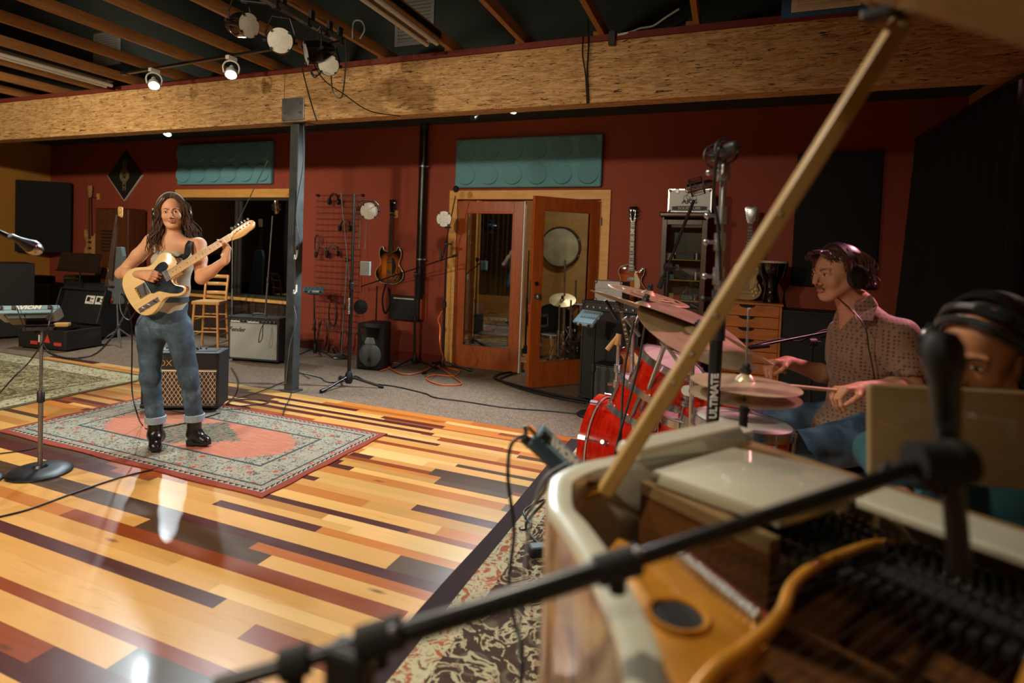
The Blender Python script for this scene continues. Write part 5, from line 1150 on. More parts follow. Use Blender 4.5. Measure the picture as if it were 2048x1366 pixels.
# stage light on a black tripod
q = FL(697, 773); tp = AY(709, 388, q.y+.05)
stand('lighting_stand', 'black tripod stand with white lettering in front of the powered speaker', q, tp, 'tripod', 'black_satin', .014, .33, cat='stand', rot=.35)
mb = MB(); mb.box(AY(700, 612, q.y-.03), (.002, .002, .002)); ctr = AY(700, 612, q.y)
vs, fs = text_mesh('ULTIMATE', .035, .002, bold=.0012); t_m = MB(); t_m.add(vs, fs, Matrix.Translation(ctr-V(-.002, .018, 0)) @ Matrix.Rotation(-.38, 4, 'Z') @ Matrix.Rotation(PI/2, 4, 'X') @ Matrix.Rotation(PI/2, 4, 'Z'))
st_root = [o for o in bpy.data.objects if o.name.startswith('lighting_stand') and o.parent is None][-1]
def adopt(o, root): 
    mw = o.matrix_world.copy() if False else Matrix.Translation(o.location); o.parent = root; o.location = Vector(o.location)-Vector(root.location); return o
adopt(t_m.build('lettering', M['paper']), st_root)
par(AY(738, 422, q.y-.1), V(.62, -.75, -.12), .085, 'stage light on the black lettered tripod stand, face turned to the right', None, L=.20, up=.02)
mb = MB(); 
for o_ in ((0, 0), (.07, 0)): mb.tube([tp+V(.02, -.03, -.22), tp+V(.10+o_[0], -.05, -.23), tp+V(.11+o_[0], -.05, -.45), tp+V(.10+o_[0], -.04, -.55)], .005, seg=6)
mb.v and tag(mb.build('wire_bracket', M['silver'], smooth=True), 'bent silver wire arms on the right of the lettered tripod stand', 'bracket')
pb_ = AY(731, 537, q.y); tag(MB().box(pb_, (.10, .05, .14), rz=.2).build('power_box', M['mid_grey'], bev=.006), 'grey box hanging beside the lettered tripod stand', 'box')
mb = MB(); c_ = AY(722, 614, q.y+.1); mb.lathe([(0, 0), (.07, .005), (.075, .012), (0, .02)], c=c_, ax=(.3, -1, .1), seg=24); tag(mb.build('pop_filter', M['black_matte'], smooth=True), 'round black pop filter above the powered speaker', 'pop filter')
# silver round base stand with long boom
q = FL(683, 716); tp = AY(694, 520, q.y); stand('microphone_stand', 'silver round base stand before the wire grid with a long boom leaning left', q, tp, 'round', 'steel', .009, .12, boom=(AY(699, 560, q.y), AY(682, 385, q.y-.1)), boom_r=.006, base_mat='dark_steel')
# small mixer on tripod
q = FL(630, 712); tp = AY(628, 584, q.y); stand('microphone_stand', 'low black tripod stand carrying a small blue mixer beside the window frame', q, tp, 'tripod', 'black_satin', .009, .26)
personal_mixer('small blue personal mixer on the low tripod by the window frame', tp+V(0, 0, .03), .6, .26, .16, .25, mat='soft_blue')
# powered speaker
q = FL(735, 740); sw, sh_ = .33, AY(735, 643, q.y+.12).z; sp_ = thing('powered_speaker', 'black powered speaker with grey round grille standing on the carpet', 'speaker', (q.x, q.y+.16, 0), .14)
MB().prism(ccw(poly_outline([(-sw/2, -.15), (sw/2, -.15), (sw*.36, .15), (-sw*.36, .15)], 1)), .0, sh_, round_=.02).build('enclosure', M['black'], sp_, smooth=35)
MB().prism(ccw([(-.10, sh_-.22), (.10, sh_-.22), (.135, sh_-.05), (-.135, sh_-.05)]), 0, .012, M=Matrix.Translation((0, -.15, 0)) @ Matrix.Rotation(PI/2, 4, 'X')).build('horn_mouth', M['black_gloss'], sp_, bev=.008)
MB().prism(ccw([(-.07, sh_-.235), (.07, sh_-.235), (.045, sh_-.165), (-.045, sh_-.165)]), 0, .016, M=Matrix.Translation((0, -.155, 0)) @ Matrix.Rotation(PI/2, 4, 'X')).build('horn_throat', M['mid_grey'], sp_, bev=.006)
mk('speaker_grey', '#565e5e', .5); mb = MB(); mb.lathe([(0, .03), (.08, .026), (.135, .008), (.138, 0)], c=(0, -.152, .175), ax=(0, -1, 0), seg=40); mb.build('woofer_grille', M['speaker_grey'], sp_, smooth=True)
mb = MB(); mb.add([(-.022, -.186, .11), (.022, -.186, .11), (0, -.188, .15)], [(0, 1, 2)]); mb.build('triangle_badge', M['dark_steel'], sp_, solid=.002)
for x in (-.12, .12): MB().box((x, -.152, .04), (.05, .01, .03)).build('port', M['black_gloss'], sp_, bev=.004)
# sunburst semi hollow on the wall
g0, g1 = AY(786, 402, 6.35), AY(776, 562, 6.35); gl_ = g0.z-AY(776, 563, 6.3).z
guitar('electric_guitar', 'sunburst semi hollow electric guitar hanging on the red wall beside the black pipe', hang_matrix((g1.x, 6.412, g0.z-1.05*1.0), .02), 'es', 'burst_335', nut=.90, neck_end=.42, head='3x3', guard='black', binding='ivory', pickups=(.15, .28), inlay='dot', tail='bigsby', fholes=True)
wall_hook((g0.x+.02, YB, g0.z-.16), 'wooden hanger block behind the head of the semi hollow guitar')
cable('guitar_strap', [V(g1.x-.02, 6.33, g0.z-1.05), V(g1.x-.05, 6.31, g0.z-1.25), V(g1.x+.0, 6.30, g0.z-1.42), V(g1.x+.06, 6.32, g0.z-1.3), V(g1.x+.02, 6.33, g0.z-1.1)], .012, 'black_matte', 'dark strap dangling below the semi hollow guitar', 'strap')
# stands near the left door
q = V(AY(829, 716, 6.12).x, 6.12, 0); tp = AY(831, 548, q.y); stand('microphone_stand', 'black boom stand whose boom crosses in front of the semi hollow guitar', q, tp, 'tripod', 'black_satin', .011, .28, boom=(AY(905, 513, q.y-.2), AY(722, 573, q.y+.1)), boom_r=.008)
q = V(AY(752, 640, 6.0).x, 6.0, 0); stand('microphone_stand', 'short straight black stand directly behind the powered speaker', q, AY(753, 572, 6.0).z, 'tripod', 'black_satin', .010, .2)
q = FL(885, 740); tp = AY(893, 488, q.y); stand('microphone_stand', 'tall black tripod stand before the left door leaf with orange cable around its foot', q, tp, 'tripod', 'black_satin', .012, .32, boom=(AY(886, 515, q.y), AY(911, 392, q.y-.05)), boom_r=.007, rot=.3, counter=False)
lf = thing('led_light', 'round white LED light on the tall black stand before the left door leaf', 'stage light', AY(888, 438, q.y-.12)); R = frame((0, 0, 0), (1, .1, 0), (.15, -1, -.02))
mb = MB(); mb.lathe([(0, -.07), (.06, -.07), (.09, -.02), (.095, 0), (.09, .004)], seg=36, M=R); mb.build('can', M['black'], lf, smooth=True)
mk('led_white', '#dfe4e4', .4); mb = MB(); mb.lathe([(.09, .003), (.05, .006), (0, .007)], seg=36, M=R); dif = mb.build('diffuser', M['led_white'], lf, smooth=True)
for i in range(9): mb = MB(); x, y = (i % 3-1)*.042, (i//3-1)*.042; mb.lathe([(0, .0075), (.013, .0075), (.013, .006)], seg=14, M=R @ Matrix.Translation((x, y, 0))); mb.build('led_dot', M['paper'], dif, smooth=True)
for a in (.8, 2.3, 4.0, 5.4): mb = MB(); mb.box((.088*math.cos(a), .088*math.sin(a), .006), (.022, .018, .012), R, rz=a); mb.build('clip', M['black'], lf)
mb = MB(); mb.cyl(V(0, .02, -.09), V(.03, .12, -.03)+V(0, 0, -.06), .01, seg=8); mb.build('mount_arm', M['black'], lf)
tpm = AY(912, 378, q.y-.05); mb = MB(); mb.ball(tpm, (.035, .035, .04), 14, 9); tag(mb.build('microphone_windscreen', M['black_matte'], smooth=True), 'fuzzy black windscreen at the tip of the stand before the left door', 'windscreen')
mic('microphone', 'black microphone hanging from the clamp of the stand before the left door', AY(882, 514, q.y-.04), V(.22, 0, -1), .12, .010, .017, grill='black')
# orange cable
oc = cable_pts_floor([(760, 742), (800, 728), (770, 727), (805, 748), (850, 741), (880, 716), (850, 705), (838, 718), (870, 735), (886, 712), (868, 702), (858, 716), (905, 752), (922, 768), (880, 769), (852, 757), (870, 750), (905, 752), (918, 742), (893, 735)], .01)
cable('orange_extension_cable', oc, .007, 'orange_cable', 'bright orange extension cable looping over the carpet around the black stand', n=10)
cable('orange_extension_cable', [FL(893, 735, .02), AY(880, 700, 5.6)+V(0, 0, .05), AY(880, 655, 5.75), AY(876, 640, 5.75), AY(884, 622, 5.75)], .006, 'orange_cable', 'orange cable rising up the tall black stand')
cable('floor_cable', cable_pts_floor([(597, 745), (640, 755), (650, 762), (668, 765), (700, 760), (712, 752), (740, 766), (790, 773), (850, 787), (870, 795), (930, 803), (1010, 815), (1100, 822), (1160, 828)]), .006, 'cable', 'long thin black cable wandering over the carpet toward the drum kit')
cable('floor_cable', cable_pts_floor([(1040, 742), (1000, 748), (990, 757), (1030, 770), (1075, 782), (1120, 792), (1165, 800), (1190, 805)], .012), .014, 'cable', 'thick black cable bundle on the carpet in front of the double doors')
cable('floor_cable', cable_pts_floor([(1048, 741), (1010, 753), (1002, 762), (1050, 780), (1110, 795), (1170, 806)], .012), .009, 'cable', 'black cable beside the thick bundle in front of the doors')
cable('floor_cable', cable_pts_floor([(452, 810), (480, 812), (535, 806), (520, 800), (470, 800), (458, 808), (500, 816), (450, 820)], .009), .005, 'cable', 'black cable loops on the boards right of the diamond grille amplifier')
cable('floor_cable', cable_pts_floor([(462, 735), (476, 760), (470, 790), (452, 808)], .009), .005, 'cable', 'black cable from the silver amplifier down to the boards')
cable('floor_cable', cable_pts_floor([(453, 800), (480, 795), (520, 783), (552, 770), (572, 760), (592, 735), (592, 718), (580, 722), (600, 745), (620, 757)], .009), .004, 'cable', 'thin grey cable winding around the foot of the steel post', n=8)
cable('floor_cable', cable_pts_floor([(583, 786), (578, 800), (570, 815), (566, 830)], .012), .004, 'cable', 'short black cable from the post base to the salmon rug')
cable('hanging_cable', [AY(607, 250, 4.4), AY(606, 330, 4.42), AY(592, 420, 4.42), AY(598, 480, 4.42), AY(594, 520, 4.42), AY(588, 500, 4.42), AY(592, 380, 4.42)], .004, 'cable', 'thin cables strung down the right side of the steel post')
cable('hanging_cable', [AY(588, 612, 4.4), AY(592, 640, 4.4), AY(580, 690, 4.4), AY(574, 740, 4.4), AY(571, 768, 4.4)], .004, 'grey_cable', 'pale cable hanging from the lower hook of the steel post')

# ------------------------------------------------------------------ open door leaf
hp_ = V(DX1-.012, YB-.03, .012); fr_ = FL(1063, 777); ang = math.atan2(fr_.y-hp_.y, fr_.x-hp_.x)
d2 = thing('door_2', None, None, hp_, ang); tag(d2, kind='structure'); door_leaf(d2, .845, 2.0)
kn = MB(); kn.cyl((.79, -.02, .96), (.79, -.035, .96), .028, seg=20); kn.cyl((.79, -.03, .96), (.79, -.055, .96), .011, seg=12); kn.ball((.79, -.075, .96), (.03, .024, .03)); 
kn.cyl((.79, .02, .96), (.79, .035, .96), .028, seg=20); kn.cyl((.79, .03, .96), (.79, .055, .96), .011, seg=12); kn.ball((.79, .075, .96), (.03, .024, .03)); kn.build('door_knob', M['steel'], d2, smooth=True)
mb = MB(); mb.cyl((.79, .02, 1.09), (.79, .032, 1.09), .022, seg=18); mb.build('deadbolt', M['black'], d2, smooth=True)
mb = MB(); 
for z in (.25, 1.0, 1.78): mb.cyl((-.006, .028, z-.045), (-.006, .028, z+.045), .007, seg=8)
mb.build('hinge', M['steel'], d2)
MB().span((.846, -.012, .88), (.8475, .012, 1.12)).build('strike_plate', M['steel'], d2)
# ------------------------------------------------------------------ booth contents
def drum(name, label, MW, r, h, shell, lugs=8, head='drumhead', group=None, hoop='chrome', hoop_w=.012, lug_l=None, bottom=True, cat='drum', claws=False, strip=None, painted_hole=False):
    """axis along local z, batter head at z=h"""
    d = thing(name, label, cat, group=group, mat=MW); mb = MB(); mb.lathe([(r, .02), (r, h-.02), (r-.008, h-.02), (r-.008, .02)], seg=56, close=True); mb.build('shell', M[shell], d, smooth=40)
    mb = MB(); mb.lathe([(0, h), (r*.97, h), (r+.002, h-.006)], seg=48); mb.build('batter_head', M[head], d, smooth=True)
    if bottom: mb = MB(); mb.lathe([(0, 0), (r*.97, 0), (r+.002, .006)], seg=48); mb.build('resonant_head', M[head], d, smooth=True)
    for z0, z1 in ((h-.028, h+.008), (-.008, .028)) if not claws else ((h-.02, h+.02), (-.02, .02)):
        mb = MB(); ro = r+(.009 if not claws else .022); mb.lathe([(r+.003, z0), (ro, z0), (ro, z1), (r-.001, z1)], seg=56, close=True); hp = mb.build('hoop', M[hoop], d, smooth=40)
        if strip: s_ = MB(); zz = (z0+z1)/2; ins = z1 if z0 < .1 else z0; s_.lathe([(r+.006, ins-.006), (r+.012, ins-.006), (r+.012, ins+.006), (r+.006, ins+.006)], seg=56, close=True); s_.build('hoop_inlay', M[strip], hp, smooth=True)
    for k in range(lugs):
        a = 2*PI*(k+.5)/lugs; c, s_ = math.cos(a), math.sin(a); rr_ = r+.014; mb = MB()
        for z in ((h-.005, .005) if h < .2 else (h, 0)):
            zl = h/2 if h < .2 else (h-.12 if z > .1 else .12)
            mb.cyl((c*rr_, s_*rr_, z), (c*rr_, s_*rr_, zl), .0028, seg=6)
            if claws: mb.box((c*(r+.024), s_*(r+.024), z), (.012, .022, .042), rz=a)
            else: mb.cyl((c*rr_, s_*rr_, z-.006), (c*rr_, s_*rr_, z+.012), .006, seg=8)
        if h < .2: mb.cyl((c*(r+.010), s_*(r+.010), h*.22), (c*(r+.010), s_*(r+.010), h*.78), .009, seg=10)
        else:
            for z in (h-.12, .12): mb.lathe([(0, .03), (.012, .03), (.02, .016), (.022, 0)], c=(c*r, s_*r, z), ax=(c, s_, 0), seg=14)
        mb.build('tension_lug', M['chrome'], d, smooth=True)
    return d
t = NT('drumhead'); t.set(col=srgb('#d9d2cc'), rough=.45, coat=.2); M['drumhead'] = t.m; mk('old_head', '#b5a98c', .6, var=.15, vscale=8); M['maple_shell'] = wood('maple_shell', '#a9743a', '#c9945a', (1.5, 1.5, 9), .3, coat=.4, bump=0)
def axm(c, ax, ref=(0, 0, 1)):
    ax = Vector(ax).normalized(); ref = Vector(ref)
    if abs(ref.dot(ax)) > .9: ref = V(1, 0, 0)
    return frame(c, ref-ref.dot(ax)*ax, ax)
cym = NT('cymbal_bronze'); v = cym.co(); wv = cym.n('ShaderNodeTexWave', wave_type='RINGS', rings_direction='Z'); wv.inputs['Scale'].default_value = 60; cym.l(v, wv.inputs[0]); n = cym.noise(v, 7, 4)
cym.set(col=cym.ramp(n, [(.3, srgb('#b9a283')), (.7, srgb('#dccaa8'))]), metal=.5, rough=cym.math('MULTIPLY_ADD', n, .2, .22)); cym.bump(wv.outputs['Color'], .12, .002); M['bronze_cym'] = cym.m
mk('raw_cym', '#b6a27a', .5, .35, var=.1, vscale=10)
def cymbal(name, label, c, ax, r, mat='bronze_cym', holes=None, hat=False, group=None, bell=.09, dome=.055):
    ax = Vector(ax).normalized(); m_ = axm(c, ax); th = thing(name, label, 'cymbal', group=group, mat=m_); b = r*bell*2
    prof = lambda q: (dome*r*(1-(q/r)**2)*.55+(.028*(1-(q/b)**2) if q < b else 0))
    mb = MB(); rs = [.006, b*.5, b*.85, b]+[b+(r-b)*k/7 for k in range(1, 8)]; seg = 72
    if not holes:
        mb.lathe([(q, prof(q)) for q in rs]+[(q, prof(q)-.0012) for q in rs[::-1]], seg=seg)
    else:
        vs = []; fs = []
        for q in rs:
            for i in range(seg): a = 2*PI*i/seg; vs.append((q*math.cos(a), q*math.sin(a), prof(q)))
        for j in range(len(rs)-1):
            for i in range(seg):
                ac = (i+.5)*360/seg
                if j in (7, ) and (ac % 60) < 34 and holes: continue
                if j in (5,) and ((ac+30) % 120) < 20: continue
                fs.append((j*seg+i, j*seg+(i+1) % seg, (j+1)*seg+(i+1) % seg, (j+1)*seg+i))
        mb.add(vs, fs)
    mb.build('bronze_disc', M[mat], th, smooth=True, solid=.0015 if holes else 0)
    mb = MB(); z = prof(0)+.003; mb.lathe([(0, z+.03), (.012, z+.03), (.015, z+.02), (.012, z+.012), (.019, z+.010), (.019, z-.004), (0, z-.004)], seg=16); mb.build('wing_nut_and_felt', M['black'], th, smooth=True)
    return th
BZ = .10
bc = AY(1120, 494, 9.498); drum('bass_drum', 'cream headed drum hanging high on the booth wall seen through the open door', axm(bc+V(0, .1, 0), (.0, -1, 0)), .32, .10, 'rosewood', 8, 'old_head', claws=True, hoop='rosewood', bottom=False)
mk('soot', '#161718', .8); bc = AY(1140, 580, 8.0); drum('bass_drum', 'black bass drum standing in the booth behind the open door', axm(V(bc.x, 7.8, BZ+.33), (-.1, -1, .0)), .31, .4, 'black_gloss', 8, 'soot', claws=True, hoop='black_gloss')
sc_ = AY(1105, 690, 7.25); drum('floor_tom', 'small maple drum standing on the booth floor behind the open door', Matrix.Translation((sc_.x, 7.25, BZ+.01)), .155, .26, 'maple_shell', 6)
dc = AY(1160, 625, 7.4); drum('rack_tom', 'maple tom drum behind the glass near the door hinge', Matrix.Translation((dc.x+.06, 7.4, dc.z-.1)), .15, .2, 'maple_shell', 6)
dc = AY(1075, 650, 7.5); drum('rack_tom', 'dark tom drum in the booth left of the chrome stands', Matrix.Translation((dc.x+.02, 7.5, dc.z)), .16, .16, 'black_gloss', 6, 'soot')
def hw_stand(label, base, top, r=.011, R=.22, name='cymbal_stand', mat='chrome', rot=0., arm=None, cat='stand', group=None, z0=0):
    base = Vector(base); top = Vector(top); s = thing(name, label, cat, base, group=group); tp = top-base; H_ = tp.z
    for a, b, q, nm in ((.10, .5, 1.3, 'lower_tube'), (.5, 1, .9, 'upper_tube')): mb = MB(); mb.cyl(tp*a if a > .2 else V(0, 0, .05), tp*b, r*q, seg=12); mb.build(nm, M[mat], s, smooth=True)
    for f in (.5, .30): mb = MB(); mb.cyl(tp*f-V(0, 0, .025), tp*f+V(0, 0, .025), r*2.1, seg=14); mb.cyl(tp*f, tp*f+RT*.05, .006, seg=8); mb.box(tp*f+RT*.055, (.02, .008, .03)); mb.build('collar', M[mat], s, smooth=True)
    for k in range(3):
        a = rot+k*2*PI/3; c, q = math.cos(a), math.sin(a); mb = MB(); mb.beam((c*.012, q*.012, .36), (c*R, q*R, .015), .012, .006); mb.beam((c*.012, q*.012, .10), (c*R*.55, q*R*.55, .16), .012, .006); mb.build('leg', M[mat], s)
        mb = MB(); mb.ball((c*R, q*R, .016), .016, 10, 6); mb.build('rubber_foot', M['rubber'], s, smooth=True)
    if arm: mb = MB(); mb.cyl(Vector(arm[0])-base, Vector(arm[1])-base, r*.75, seg=10); mb.build('boom_arm', M[mat], s, smooth=True); mb = MB(); mb.cyl(tp-FW*.02, tp+FW*.02, .024, seg=14); mb.ball(tp, .024, 12, 8); mb.build('tilter', M[mat], s, smooth=True)
    return s
for i, (x, y0, y1, Y, lab) in enumerate(((1128, 520, 700, 7.3, 'tall chrome stand in the booth behind the open door'), (1140, 600, 705, 7.05, 'chrome stand in the booth just right of the tallest one'), (1117, 610, 706, 7.0, 'short chrome stand in the booth beside the maple drum'), (1150, 560, 690, 7.6, 'chrome stand at the back of the booth near the door hinge'))):
    p = AY(x, y1, Y); hw_stand(lab, (p.x, Y, BZ), AY(x+2, y0, Y), .014, .16, rot=i, group='chrome stands in the booth')
cymbal('cymbal', 'cymbal in the booth behind the open door', AY(1125, 600, 7.2), (.1, -.5, 1), .17)
cr = AY(1154, 708, 6.9); crt = thing('milk_crate', 'black plastic crate on the booth floor beside the door hinge', 'crate', (cr.x+.02, 6.95, BZ)); mb = MB()
for k in range(6):
    for y in (-.15, .14): mb.span((-.15+k*.054, y, 0), (-.13+k*.054, y+.012, .28))
for z in (0, .09, .18, .265): mb.span((-.15, -.152, z), (.15, -.135, z+.015)); mb.span((-.15, .137, z), (.15, .154, z+.015)); mb.span((-.15, -.15, z), (-.135, .15, z+.015)); mb.span((.135, -.15, z), (.15, .15, z+.015))
mb.build('lattice_sides', M['black'], crt); MB().span((-.15, -.15, 0), (.15, .15, .01)).build('bottom', M['black'], crt)
def curtain(name, label, a, b, z0, z1, n=14, amp=.04, mat='drape', skew=0.0, z1b=None, slant=0.0, kind=None, thick=.006):
    a = Vector(a); b = Vector(b); d = (b-a); L = d.length; d.normalize(); nn = V(-d.y, d.x, 0); N = n*8; vs = []; fs = []; Z = 10
    for j in range(Z+1):
        f = j/Z
        for i in range(N+1):
            u = i/N; zt = z1+(z1b-z1)*u if z1b is not None else z1; z = zt+(z0-zt)*f
            vs.append(a+d*(L*u-slant*f*(1-u))+nn*(amp*(.5+.6*f)*math.sin(u*n*2*PI+.8*math.sin(u*9)+f*.5))+V(0, 0, z))
    for j in range(Z):
        for i in range(N): k = j*(N+1)+i; fs.append((k, k+1, k+N+2, k+N+1))
    mb = MB(); mb.add(vs, fs); o = mb.build(name, M[mat], smooth=True, solid=thick); return tag(o, label, 'curtain')
mk('drape', '#0e0f12', .95, var=.2, vscale=30); c0_ = AY(962, 430, 8.2); c1_ = AY(1036, 430, 8.2); curtain('black_curtain', 'dark curtain hanging in the booth behind the left door glass', (c0_.x, 8.2, 0), (c1_.x+.1, 8.2, 0), .75, 2.69, 9, .035)
for i, (x, Y) in enumerate(((952, 8.6), (944, 7.8))): p = AY(x, 560, Y); tag(MB().span((p.x-.04, Y, BZ), (p.x+.04, Y+.05, 2.5)).build('wood_stud', M['pine'], bev=.004), ['pale wooden upright in the booth left of the dark curtain', 'pale wooden upright nearest the glass in the booth'][i], 'wood upright')
p = AY(985, 690, 7.6); amp('guitar_amplifier', 'small dark amplifier in the booth seen low through the left door glass', (p.x, 7.6, BZ), .1, .5, .26, .42, cloth='dark_grey_cloth', panel_h=.05, panel='alu', knobs=6)
p = AY(950, 640, 7.3); stand('microphone_stand', 'microphone stand in the booth behind the left door glass', (p.x, 7.3, BZ), 1.2, 'tripod', 'black_satin', .009, .24, boom=(V(p.x-.15, 7.3, 1.1), V(p.x+.35, 7.2, 1.45)))
p = AY(1055, 580, 7.0); stand('microphone_stand', 'microphone stand in the gap between the two door leaves', (p.x, 7.0, BZ), 1.35, 'tripod', 'black_satin', .009, .2)
# control room contents
p = AY(531, 574, 8.4); zt = AY(530, 480, 8.4).z; rk = thing('reflection_rack', 'stack of grey boxes standing in for a reflection in the window', 'reflection stand-in', (p.x, 8.4, p.z)); mb = MB()  # grey stack added in place of bright reflections in the window glass
for x in (-.2, .18): mb.span((x, -.15, 0), (x+.02, .15, zt-p.z))
mb.span((-.2, -.15, 0), (.2, .15, .02)); mb.build('reflection_frame', M['black'], rk)
for k in range(6): z = .03+k*(zt-p.z-.05)/6; MB().span((-.175, -.16, z), (.175, .1, z+(zt-p.z)/6*.7)).build('reflection_block', M['alu' if k % 2 else 'mid_grey'], rk, bev=.004)
p = AY(530, 600, 8.4); tag(MB().span((p.x-.35, 8.1, 0), (p.x+.35, 8.7, AY(530, 574, 8.4).z)).build('console_desk', M['brown_veneer'], bev=.01), 'dark desk faintly seen through the window', 'desk')
bpy.data.objects['lamp_control_room'].location.x = -6.4

# ------------------------------------------------------------------ right of the doors
lz = AY(1266, 412, 6.35).z; lx = AY(1262, 575, 6.35).x
guitar('electric_guitar', 'cherry sunburst solid body guitar on the red wall right of the open door', hang_matrix((lx-.005, 6.412, lz-1.05), -.01), 'lp', 'burst_lp', nut=.88, neck_end=.42, head='3x3', guard='ivory', binding='ivory', pickups=(.15, .27))
gc = thing('display_cabinet', 'dark wood cabinet with a glazed door against the red wall holding small gear', 'cabinet', ((AY(1325, 434, 6.2).x+AY(1422, 434, 6.2).x)/2, 6.20, 0)); cw2 = (AY(1418, 434, 6.2).x-AY(1329, 434, 6.2).x)/2; ch = AY(1375, 432, 6.2).z
M['walnut'] = wood('walnut', '#2f170c', '#52290f', (10, 10, 1.2), .35, coat=.2, bump=0); mb = MB(); dd = .19
for q in (((-cw2, -dd, 0), (-cw2+.02, dd, ch)), ((cw2-.02, -dd, 0), (cw2, dd, ch)), ((-cw2+.02, dd-.01, 0), (cw2-.02, dd, ch)), ((-cw2+.02, -dd, 0), (cw2-.02, dd-.01, .07)), ((-cw2+.02, -dd, ch-.02), (cw2-.02, dd-.01, ch))): mb.span(*q)
mb.build('carcass', M['walnut'], gc, bev=.003); MB().box((0, -.01, ch+.0), (2*cw2+.06, 2*dd+.06, .05)).build('cornice', M['walnut'], gc, bev=.015)
dz0 = AY(1375, 628, 6.0).z; mb = MB()
for q in (((-cw2, -dd-.02, dz0), (-cw2+.05, -dd, ch-.05)), ((cw2-.05, -dd-.02, dz0), (cw2, -dd, ch-.05)), ((-cw2+.05, -dd-.02, dz0), (cw2-.05, -dd, dz0+.05)), ((-cw2+.05, -dd-.02, ch-.10), (cw2-.05, -dd, ch-.05))): mb.span(*q)
dr = mb.build('door', M['walnut'], gc, bev=.003); MB().span((-cw2+.05, -dd-.008, dz0+.05), (cw2-.05, -dd-.004, ch-.10)).build('pane', M['glass'], dr)
MB().span((-cw2, -dd-.02, .07), (cw2, -dd, dz0-.01)).build('lower_door', M['walnut'], gc, bev=.004)
shz = [AY(1390, y, 6.2).z for y in (520, 560, 600)]
for z in shz: MB().span((-cw2+.02, -dd+.01, z-.008), (cw2-.02, dd-.01, z)).build('shelf', M['pine_h'], gc)
rr = random.Random(9); items = [('box', .10, .06, 'paper', 0), ('mixer', .2, .05, 'dark_steel', 0), ('jar', .03, .07, 'chrome', 0), ('box', .08, .05, 'soft_blue', 1), ('tape', .05, .04, 'black', 1), ('jar', .03, .08, 'silver', 1), ('box', .09, .06, 'tan_strap', 2), ('box', .07, .045, 'red_sticker', 2), ('box', .12, .05, 'mid_grey', 2), ('jar', .028, .06, 'chrome', 2)]
for i, (nm, w_, h_, mt, lv) in enumerate(items):
    row_ = [q for q in items if q[4] == lv]; j = row_.index((nm, w_, h_, mt, lv)); x = -cw2+.09+(2*cw2-.18)*j/max(len(row_)-1, 1); c_ = V(gc.location.x+x, 6.14, shz[lv]+.0005); mb = MB()
    if nm == 'jar': mb.cyl(c_, c_+V(0, 0, h_), w_, seg=16)
    else: mb.box(c_+V(0, 0, h_/2), (w_, .1, h_))
    cn = {'paper': 'white', 'dark_steel': 'dark grey', 'chrome': 'chrome', 'soft_blue': 'blue', 'black': 'black', 'silver': 'silver', 'tan_strap': 'tan', 'red_sticker': 'red', 'mid_grey': 'grey'}[mt]
    tag(mb.build({'box': 'storage_box', 'mixer': 'small_mixer', 'jar': 'canister', 'tape': 'tape_case'}[nm], M[mt], bev=.003), f"small {cn} {'canister' if nm == 'jar' else 'box'} on the {['top', 'middle', 'lowest'][lv]} shelf of the glazed cabinet", 'container', 'small gear in the glazed cabinet')
# aluminium flight case on the cabinet
k0, k1 = AY(1339, 380, 6.1), AY(1421, 432, 6.1); kw, kh = k1.x-k0.x, k0.z-(ch+.026); ak = thing('flight_case', 'white and aluminium flight case with black printing on top of the glazed cabinet', 'case', ((k0.x+k1.x)/2, 6.16, ch+.0262))
mk('case_white', '#b9bdbd', .5, .2); MB().span((-kw/2, -.09, 0), (kw/2, .09, kh)).build('case_body', M['case_white'], ak, bev=.004)
mb = MB(); 
for x in (-kw/2, kw/2): mb.beam((x, -.09, 0), (x, -.09, kh), .014, .014)
for z in (0, kh): mb.beam((-kw/2, -.09, z), (kw/2, -.09, z), .014, .014)
mb.build('edge_trim', M['silver'], ak)
for x in (-.12, .12): MB().box((x, -.092, kh-.015), (.035, .02, .045)).build('latch', M['steel'], ak, bev=.003)
for x in (-1, 1):
    for z in (0, 1): mb = MB(); mb.ball((x*(kw/2-.012), -.088, z*kh+(.012 if z == 0 else -.012)), .016, 10, 6); mb.build('corner_cap', M['steel'], ak, smooth=True)
mb = MB()
for x, z, r_ in ((-.03, kh*.62, .03), (.0, kh*.7, .035), (.035, kh*.62, .03)): mb.lathe([(r_, 0), (r_, .002), (r_-.005, .002), (r_-.005, 0)], c=(x, -.0905, z), ax=(0, -1, 0), seg=24)
mb.build('three_circle_logo', M['black'], ak); text('maker_lettering', 'AKG', .055, front_face(0, -.0925, kh*.46), M['black'], ak, .002, bold=.002, sx=1.3)
MB().prism(ccw(poly_outline([(-.16, 0), (-.14, .02), (.14, .02), (.16, 0), (.14, -.02), (-.14, -.02)], 5)), 0, .003, M=Matrix.Translation((0, -.0905, kh*.18)) @ Matrix.Rotation(PI/2, 4, 'X')).build('name_plate', M['black'], ak)
text('model_lettering', 'SOLIDTUBE', .036, front_face(0, -.0955, kh*.18), M['paper'], ak, .002, sx=1.15)
